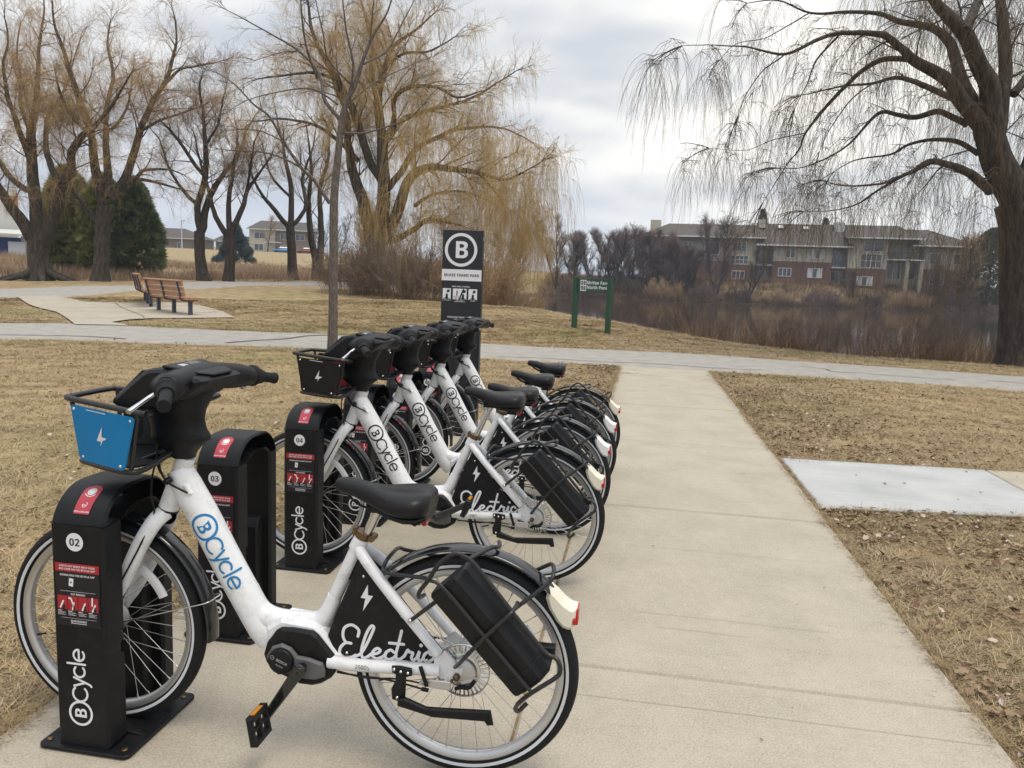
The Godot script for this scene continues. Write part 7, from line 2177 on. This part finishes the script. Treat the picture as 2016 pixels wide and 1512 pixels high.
	# far bank
	var far := [
		[-12.5, -118.0, 13.5, 3.2, 2, "twig_brown", "thin brown tree at the left end of the far bank, beside the willow curtain"],
		[-7.0, -119.5, 10.5, 3.0, 3, "twig_red", "reddish bare thicket tree on the far bank, left of the park sign"],
		[-3.5, -120.5, 11.5, 3.4, 3, "twig_red", "reddish bare tree on the far bank behind the park sign"],
		[0.5, -120.0, 12.0, 3.6, 3, "twig_red", "broad purplish bare tree on the far bank right of the park sign"],
		[4.0, -119.5, 10.0, 3.6, 4, "twig_red", "dense dark bare tree hiding the left end of the condominium"],
		[7.2, -121.0, 9.0, 3.0, 3, "twig_brown", "low bare tree before the left condominium roof"],
		[11.5, -121.5, 13.5, 5.6, 2, "twig_red", "tall round bare tree in front of the left condominium roof"],
		[15.8, -122.5, 9.5, 2.8, 2, "twig_brown", "thin bare tree before the cream condominium block"],
		[31.5, -123.0, 7.5, 2.6, 2, "twig_brown", "small bare tree before the tall condominium block"],
		[43.5, -126.0, 8.0, 3.0, 3, "twig_red", "reddish bare tree before the right wing of the condominium"],
		[48.5, -126.5, 13.0, 4.6, 2, "twig_tan", "tall tan bare tree at the right end of the condominium beside the far evergreen"],
		[-19.5, -116.0, 10.0, 3.6, 3, "twig_brown", "bare tree behind the golden willow curtain on the far bank"],
		[-10.5, -121.5, 9.0, 3.4, 4, "twig_red", "dense thicket tree at the left of the far bank"], [-5.2, -122.5, 9.5, 3.6, 4, "twig_red", "dense thicket tree above the left post of the park sign"],
		[-1.4, -123.0, 10.0, 3.8, 4, "twig_red", "dense purplish thicket tree above the right post of the park sign"], [2.4, -123.0, 9.5, 3.8, 5, "twig_red", "darkest thicket tree beside the left condominium chimney"],
		[5.8, -122.5, 8.0, 3.2, 4, "twig_red", "thicket tree in front of the left condominium wing"]]
	for k in range(far.size()):
		var q: Array = far[k]
		bare_tree("bank_tree", q[6], spot(q[0], q[1]), q[2], q[3], 60 + k, "bark_dark", q[5], "bare trees along the far bank", q[4], 0.12, 1.5 if q[0] < 8.0 else 1.2)
	var back := [[14.0, -178.0, 15.5], [30.0, -180.0, 15.0], [48.0, -175.0, 14.0], [60.0, -170.0, 13.0], [5.0, -175.0, 14.0], [-70.0, -205.0, 15.0], [-86.0, -212.0, 16.0], [-78.0, -209.0, 16.5], [-62.0, -210.0, 15.0], [-94.0, -214.0, 14.0], [-52.0, -200.0, 14.0], [-40.0, -190.0, 13.0], [-30.0, -180.0, 13.0]]
	var bl := ["distant bare tree above the left middle of the condominium roof", "distant bare tree above the second chimney of the condominium", "distant bare tree above the right wing of the condominium", "distant bare tree behind the right end of the condominium", "distant bare tree above the left condominium roof", "distant bare tree behind the right end of the tan hill house", "distant bare tree above the brown wing of the hill house", "tallest distant bare tree behind the hill house", "distant bare tree right of the hill house", "leftmost distant bare tree, between low brick building and hill house", "distant bare tree seen through the twin trunked tree", "distant bare tree left of the golden willow", "distant bare tree behind the golden willow trunk"]
	for k in range(back.size()):
		bare_tree("distant_tree", bl[k], spot(back[k][0], back[k][1]), back[k][2], 5.0, 90 + k, "bark_dark", "twig_brown" if k % 2 else "twig_grey", "distant bare trees behind the houses", 2, 0.3, 0.7)
	bare_tree("hill_tree", "small bare tree on the hill lawn in front of the tan house", spot(-80.5, -158.0), 8.5, 3.4, 120, "bark_dark", "twig_tan", "", 1, 0.3, 0.8)
	# shrubs under the golden willow and along the banks
	var sh := [
		[-11.4, -29.4, 2.4, 2.2, "twig_shrub", "brown shrub at the foot of the golden willow"],
		[-9.8, -29.0, 3.0, 2.7, "twig_shrub", "wide brown shrub right of the golden willow trunk"], [-8.0, -28.2, 2.8, 2.4, "twig_shrub", "rounded brown shrub left of the kiosk sign"],
		[-6.3, -28.6, 2.6, 2.6, "twig_tan", "tan shrub directly behind the kiosk sign"], [-5.0, -29.4, 2.2, 1.9, "twig_tan", "low tan shrub right of the kiosk sign at the bank"]]
	for k in range(sh.size()):
		var q: Array = sh[k]
		bush("brown_shrub", q[5], spot(q[0], q[1]), q[2], q[3], 95, 140 + k, q[4], "shrubs round the golden willow")
	var fs := [[-9.0, -116.5, 3.6], [-2.0, -118.0, 3.0], [3.0, -118.3, 3.2], [9.0, -119.4, 2.6], [14.0, -120.0, 2.4], [20.0, -121.0, 2.4], [26.5, -122.0, 2.8], [34.0, -123.6, 2.4], [40.0, -124.4, 3.0], [47.0, -126.0, 3.2], [21.5, -118.6, 1.8], [30.0, -122.4, 2.0]]
	var fsl := ["dark shrub at the far left end of the far bank waterline", "shrub at the far waterline just left of the park sign", "shrub at the far waterline just right of the park sign", "reddish shrub at the far waterline below the tall round tree", "brown shrub at the far waterline below the cream condominium block", "small shrub at the far waterline below the first balcony recess", "shrub at the far waterline below the middle condominium windows", "reddish shrub at the far waterline below the tall condominium block", "shrub at the far waterline among the hanging willow twigs", "rightmost shrub at the far waterline, near the big willow trunk", "tiny shrub at the far waterline between two larger ones", "low tan shrub at the far waterline before the red brick wall"]
	for k in range(fs.size()):
		bush("bank_shrub", fsl[k], spot(fs[k][0], fs[k][1]), fs[k][2] * 1.6, fs[k][2], 60, 160 + k, ["twig_red", "twig_brown", "twig_tan"][k % 3], "low shrubs along the far bank", 0.012)

func roots(t: Node3D, r: float, rseed: int) -> void:
	var rng := RandomNumberGenerator.new(); rng.seed = rseed
	for k in range(7):
		var a := TAU * k / 7.0 + rng.randf_range(-0.3, 0.3)
		var d := Vector3(cos(a), 0, sin(a))
		var l := rng.randf_range(0.9, 1.7) * (1.5 if d.x < -0.5 else 1.0)
		var mb := MB.new()
		var p := smooth([d * r * 0.5 + Vector3.UP * 0.75, d * r * 0.85 + Vector3.UP * 0.35, d * (r + l * 0.45) + Vector3.UP * 0.10, d * (r + l) + Vector3.DOWN * 0.1], 4)
		mb.tube(p, spread([0.20, 0.19, 0.12, 0.04], p.size()), 8)
		obj("root", mb, M.bark_willow, t)

# thick falls of twigs at the right flank of the golden willow
func curtains(t: Node3D, rseed: int) -> void:
	var rng := RandomNumberGenerator.new(); rng.seed = rseed
	var where := []
	for k in range(1150):
		var a := rng.randf_range(-1.3, 1.1)
		var rr := rng.randf_range(4.0, 8.4)
		var y := rng.randf_range(2.0, 9.6) * (1.0 - 0.045 * rr) + 0.6
		if rng.randf() < 0.25: rr = rng.randf_range(6.2, 7.6); y = rng.randf_range(2.2, 5.2); a = rng.randf_range(-0.7, 0.45)
		where.append(hang(Vector3(cos(a) * rr, y, -sin(a) * rr * 0.7), rng.randf_range(1.1, 2.4), rng))
	for k in range(260): # tuft round the trunk
		var a := rng.randf() * TAU
		where.append(hang(Vector3(cos(a) * 0.75, rng.randf_range(2.2, 4.4), sin(a) * 0.75), rng.randf_range(0.9, 1.9), rng))
	many("twig_curtain", strand_mesh(2, 0.0044), where, M.twig_gold, t)

func curtains_right(t: Node3D) -> void:
	var rng := RandomNumberGenerator.new(); rng.seed = 78
	var where := []
	for c in [[-2.2, 3.1, 44, 0.9, 1.9], [-3.0, 3.0, 26, 0.8, 1.7], [-1.5, 3.4, 30, 0.7, 1.9], [-4.2, 3.5, 18, 1.2, 1.6], [-5.6, 3.9, 10, 1.0, 1.4]]:
		for k in range(int(c[2])):
			where.append(hang(Vector3(c[0] + rng.randfn(0, 0.35), c[1] + rng.randf_range(-0.7, 0.5), rng.randfn(0.2, c[3])), c[4] * rng.randf_range(0.7, 1.15), rng))
	many("twig_curtain", strand_mesh(2, 0.0026), where, M.twig_gold_dark, t)

# ---------------------------------------------------------------- reeds
func blade_clump(rseed: int, blades: int, spread_r: float, lean: float, width: float) -> ArrayMesh:
	var rng := RandomNumberGenerator.new(); rng.seed = rseed
	var m := MB.new(); m.colored = true
	for i in range(blades):
		var a := rng.randf() * TAU
		var p := Vector3(cos(a), 0, sin(a)) * rng.randf() * spread_r
		var d := Vector3(cos(a) * lean * rng.randf_range(0.2, 1.3) + rng.randf_range(-0.2, 0.2) * lean, 1.0, sin(a) * lean * rng.randf_range(0.2, 1.3)).normalized()
		var s := Vector3(-sin(a + rng.randf_range(-1, 1)), 0, cos(a)) * width * 0.5
		var l := rng.randf_range(0.55, 1.0)
		var k := rng.randf_range(0.75, 1.2)
		var b := m.v.size()
		var bow := Vector3(cos(a), -0.35, sin(a)) * lean * 0.28 * l
		for q in [[p - s, 0.0], [p + s, 0.0], [p + d * l * 0.55 + s * 0.7 + bow * 0.3, 0.5], [p + d * l * 0.55 - s * 0.7 + bow * 0.3, 0.5], [p + d * l + bow, 1.0]]:
			m.vert(q[0]); m.c[m.c.size() - 1] = Color(k, k, k)
		m.quad(b, b + 1, b + 2, b + 3); m.tri(b + 3, b + 2, b + 4)
	return m.done()

func build_reeds() -> void:
	var rng := RandomNumberGenerator.new(); rng.seed = 21
	var sets := [[], []]; var tint := [PackedColorArray(), PackedColorArray()]
	# near bank: tall dry grass just below the crest
	for k in range(3000):
		var i := rng.randi() % 10
		var a := pond[i]; var b := pond[i + 1]
		var q := a.lerp(b, rng.randf())
		var out := Vector2(-(b - a).y, (b - a).x).normalized()
		q += out * rng.randf_range(-2.4, 1.0) * (1 if i < 12 else 1)
		var s := shore(q)
		if s < -2.1 or s > 1.6 or q.x > 26: continue
		var thick := smoothstep(-2.4, -0.3, s)
		if q.x < 1.0 and rng.randf() < 0.6: continue
		if q.x < 5.5 and rng.randf() < 0.5 and noise_at(q.x * 9.0, q.y * 9.0) < 0.25: continue
		var v := rng.randi() % 2
		var h := rng.randf_range(0.35, 0.9) * lerpf(0.55, 1.1, thick) * (0.7 if q.x < 1.0 else 1.0)
		if q.x > 1.5 and s > -1.9 and rng.randf() < 0.6: h = rng.randf_range(0.9, 1.7)
		sets[v].append(Transform3D(Basis(Vector3.UP, rng.randf() * TAU).scaled_local(Vector3(h, h, h)), spot(q.x, q.y, -0.06)))
		tint[v].append(Color(0.36, 0.25, 0.135).lerp(Color(0.22, 0.12, 0.08), rng.randf()))
	# meadow left of the path
	for k in range(6500):
		var x := rng.randf_range(-62, -16); var z := rng.randf_range(-75, -34)
		var w := noise_at(x, z)
		if w < 0.05: continue
		if z > -33.5 - (x + 30) * 0.12: continue
		var v := rng.randi() % 2
		var h := rng.randf_range(0.35, 0.9) * (0.7 + w)
		sets[v].append(Transform3D(Basis(Vector3.UP, rng.randf() * TAU).scaled_local(Vector3(h * 1.3, h, h * 1.3)), spot(x, z, -0.05)))
		tint[v].append(Color(0.40, 0.29, 0.18).lerp(Color(0.24, 0.16, 0.12), rng.randf()))
	# far bank
	for k in range(5200):
		var i := 11 + rng.randi() % 6
		var a := pond[i]; var b := pond[i + 1]
		var q := a.lerp(b, rng.randf())
		q.y -= 0.3 + rng.randf() * 10.0
		var v := rng.randi() % 2
		var h := rng.randf_range(0.6, 1.5)
		sets[v].append(Transform3D(Basis(Vector3.UP, rng.randf() * TAU).scaled_local(Vector3(h * 1.6, h, h * 1.6)), spot(q.x, q.y, -0.1)))
		tint[v].append(Color(0.34, 0.24, 0.13).lerp(Color(0.15, 0.085, 0.06), pow(rng.randf(), 0.5)))
	for v in range(2): many("dry_reeds_grass", blade_clump(40 + v, 16, 0.35, 0.45, 0.014), sets[v], M.dry_blade, null, tint[v])
	# bare red shrubs before the right willow
	var shl := ["thin bare shrub on the near bank straight beyond the end of the sidewalk", "reddish bare shrub on the near bank, second from the sidewalk end", "bare shrub on the near bank midway between sign and big willow", "reddish bare shrub on the near bank, third from the big willow", "bare shrub on the near bank, second from the big willow trunk", "reddish bare shrub on the near bank right beside the big willow trunk", "small bare shrub on the near bank just right of the park sign"]
	var sh := [[1.3, -21.6, 1.6, 1.4], [2.5, -20.9, 1.5, 1.2], [3.6, -20.5, 1.6, 1.3], [4.8, -19.9, 1.7, 1.35], [6.0, -19.6, 1.9, 1.4], [7.2, -19.7, 1.6, 1.3], [-0.3, -23.2, 1.2, 1.2]]
	for k in range(sh.size()):
		bush("red_stem_shrub", shl[k], spot(sh[k][0], sh[k][1]), sh[k][2] * 1.3, sh[k][3] * 1.15, 30, 190 + k, "twig_red" if k % 2 else "twig_brown", "reddish shrubs on the near bank", 0.0032)

var meadow_noise: FastNoiseLite
func noise_at(x: float, z: float) -> float:
	if meadow_noise == null: meadow_noise = noise(88, 0.06, 3)
	return meadow_noise.get_noise_2d(x, z) * 0.6 + 0.3

# ---------------------------------------------------------------- lawn
func build_lawn() -> void:
	var rng := RandomNumberGenerator.new(); rng.seed = 5
	var n := noise(203, 0.3, 3); var patch := noise(204, 0.55, 3); var wide := noise(202, 0.035, 3)
	var sets := [[], [], []]; var tint := [PackedColorArray(), PackedColorArray(), PackedColorArray()]
	var litter := [[], []]; var lt := [PackedColorArray(), PackedColorArray()]
	for k in range(150000):
		# more of them near the camera
		var r := 1.2 + 27.0 * pow(rng.randf(), 1.35)
		var a := rng.randf_range(-0.98, 0.72) - 0.161
		var x := sin(a) * r; var z := -cos(a) * r
		if on_paving(x, z) and not (rng.randf() < 0.02 and not on_paving(x + signf(x) * 0.05, z)): continue
		if shore(Vector2(x, z)) > -1.5: continue
		var p := spot(x, z, -0.03)
		var green := clampf(n.get_noise_2d(x * 0.6, z * 0.6) * 1.7 + 0.05, 0, 1) * rng.randf()
		var dead := patch.get_noise_2d(x, z)
		if dead > 0.22 and rng.randf() < 0.55: continue
		var v := rng.randi() % 3
		var h := rng.randf_range(0.038, 0.085) * (1.0 + r * 0.02)
		var wdt := rng.randf_range(0.8, 1.5) * (1.0 + r * 0.045)
		sets[v].append(Transform3D(Basis(Vector3.UP, rng.randf() * TAU).scaled_local(Vector3(h * wdt, h * rng.randf_range(0.5, 1.0), h * wdt)), p))
		var c := Color(0.47, 0.36, 0.20).lerp(Color(0.31, 0.22, 0.12), rng.randf())
		if x > 1.2: c = c.lerp(Color(0.26, 0.19, 0.115), rng.randf() * (0.75 if z > -5.6 else 0.35))
		c = c.lerp(Color(0.64, 0.53, 0.32), rng.randf() * 0.5)
		c = c.lerp(Color(0.17, 0.18, 0.045), green * 0.75)
		tint[v].append(c)
	for k in range(9000): # ragged edges that creep over the paving
		var x: float; var z: float
		var e := rng.randi() % 4
		if e == 0: z = -1.0 - 12.8 * pow(rng.randf(), 1.4); x = 1.262
		elif e == 1: z = 1.0 - 8.7 * rng.randf(); x = -1.872
		elif e == 2: z = rng.randf_range(-13.8, -7.8); x = -0.322
		else: x = rng.randf_range(1.3, 6.0); z = walk_near(x) + 0.005 if rng.randf() < 0.6 else walk_far(x) - 0.005
		var ragged := n.get_noise_2d(x * 9.0 + z * 9.0, z * 11.0) * 0.5 + 0.25
		if rng.randf() > ragged + 0.25: continue
		var off := rng.randfn(0, 0.012) + 0.016 * ragged
		if e == 0: x -= off
		elif e == 1 or e == 2: x += off
		var v := rng.randi() % 2
		var h := rng.randf_range(0.022, 0.05)
		sets[v].append(Transform3D((Basis(Vector3.UP, rng.randf() * TAU)).scaled_local(Vector3(h * 1.2, h * 0.8, h * 1.2)), Vector3(x, -0.006, z)))
		tint[v].append(Color(0.46, 0.35, 0.18).lerp(Color(0.24, 0.165, 0.09), rng.randf()))
	for v in range(3): many("lawn_grass", blade_clump(60 + v, 15, 0.75, [0.9, 1.4, 2.2][v], 0.036), sets[v], M.dry_blade, null, tint[v])
	# fallen leaves, thickest along the edges of the paving
	for v in range(2):
		var lm := MB.new(); lm.colored = true
		var rim := 8
		for j in range(2):
			for i in range(rim + 1):
				var t := float(i) / rim
				var w := sin(t * PI) * (0.24 if v == 0 else 0.40) * (1.0 + 0.25 * sin(t * 17.0 * v))
				lm.vert(Vector3(t - 0.5, 0.10 * sin(t * 3.0 + v) + 0.12 * absf(j * 2.0 - 1.0), w * (j * 2 - 1)))
		for i in range(rim + 1): lm.vert(Vector3(float(i) / rim - 0.5, 0.10 * sin(float(i) / rim * 3.0 + v), 0))
		for j in range(2):
			for i in range(rim):
				var a := j * (rim + 1) + i; var b := 2 * (rim + 1) + i
				if j == 0: lm.quad(a, b, b + 1, a + 1)
				else: lm.quad(b, a, a + 1, b + 1)
		twig_meshes["leaf%d" % v] = lm.done()
	for k in range(26000):
		var x: float; var z: float
		var pick := rng.randf()
		if pick < 0.5: # right of the walk
			z = -1.2 - 12.5 * pow(rng.randf(), 1.5); x = 1.27 + absf(rng.randfn(0, 1.3)) + 0.02
		elif pick < 0.6: # left of the pad
			z = -0.8 - 8.0 * rng.randf(); x = -1.88 - absf(rng.randfn(0, 0.7))
		elif pick < 0.72: # beside the walk past the bikes
			z = rng.randf_range(-13.8, -7.9); x = -0.36 - absf(rng.randfn(0, 0.45))
		else:
			var r := 2.0 + 14.0 * rng.randf(); var a := rng.randf_range(-1.0, 0.72) - 0.161
			x = sin(a) * r; z = -cos(a) * r
		if on_paving(x, z): continue
		var v := rng.randi() % 2
		var s := rng.randf_range(0.018, 0.048)
		if n.get_noise_2d(x * 2.2, z * 2.2) < -0.05 and rng.randf() < 0.7: continue
		var b := Basis(Vector3.UP, rng.randf() * TAU) * Basis(Vector3.RIGHT, rng.randfn(0, 0.35)) * Basis(Vector3.BACK, rng.randfn(0, 0.3))
		litter[v].append(Transform3D(b.scaled_local(Vector3(s, s, s)), spot(x, z, rng.randf_range(-0.015, 0.015))))
		var c := Color(0.19, 0.12, 0.065).lerp(Color(0.31, 0.225, 0.13), rng.randf())
		if rng.randf() < 0.07: c = Color(0.46, 0.38, 0.31)
		if rng.randf() < 0.10: c = Color(0.13, 0.065, 0.04)
		lt[v].append(c)
	for k in range(14): # a few blown onto the concrete
		var x := rng.randf_range(-0.2, 1.2); var z := rng.randf_range(-7.0, -1.9)
		var s := rng.randf_range(0.008, 0.018)
		litter[0].append(Transform3D(Basis(Vector3.UP, rng.randf() * TAU).scaled_local(Vector3(s, s, s * 0.6)), Vector3(x, 0.004, z)))
		lt[0].append(Color(0.10, 0.06, 0.035))
	for k in range(26): # and onto the new slab
		var x := rng.randf_range(1.4, 4.2); var z := lerpf(walk_near(x), walk_far(x), pow(rng.randf(), 2.5))
		var s := rng.randf_range(0.012, 0.03)
		litter[k % 2].append(Transform3D(Basis(Vector3.UP, rng.randf() * TAU).scaled_local(Vector3(s, s, s)), Vector3(x, 0.008, z)))
		lt[k % 2].append(Color(0.19, 0.12, 0.07))
	for v in range(2): many("fallen_leaves", twig_meshes["leaf%d" % v], litter[v], M.fallen_leaf, null, lt[v])
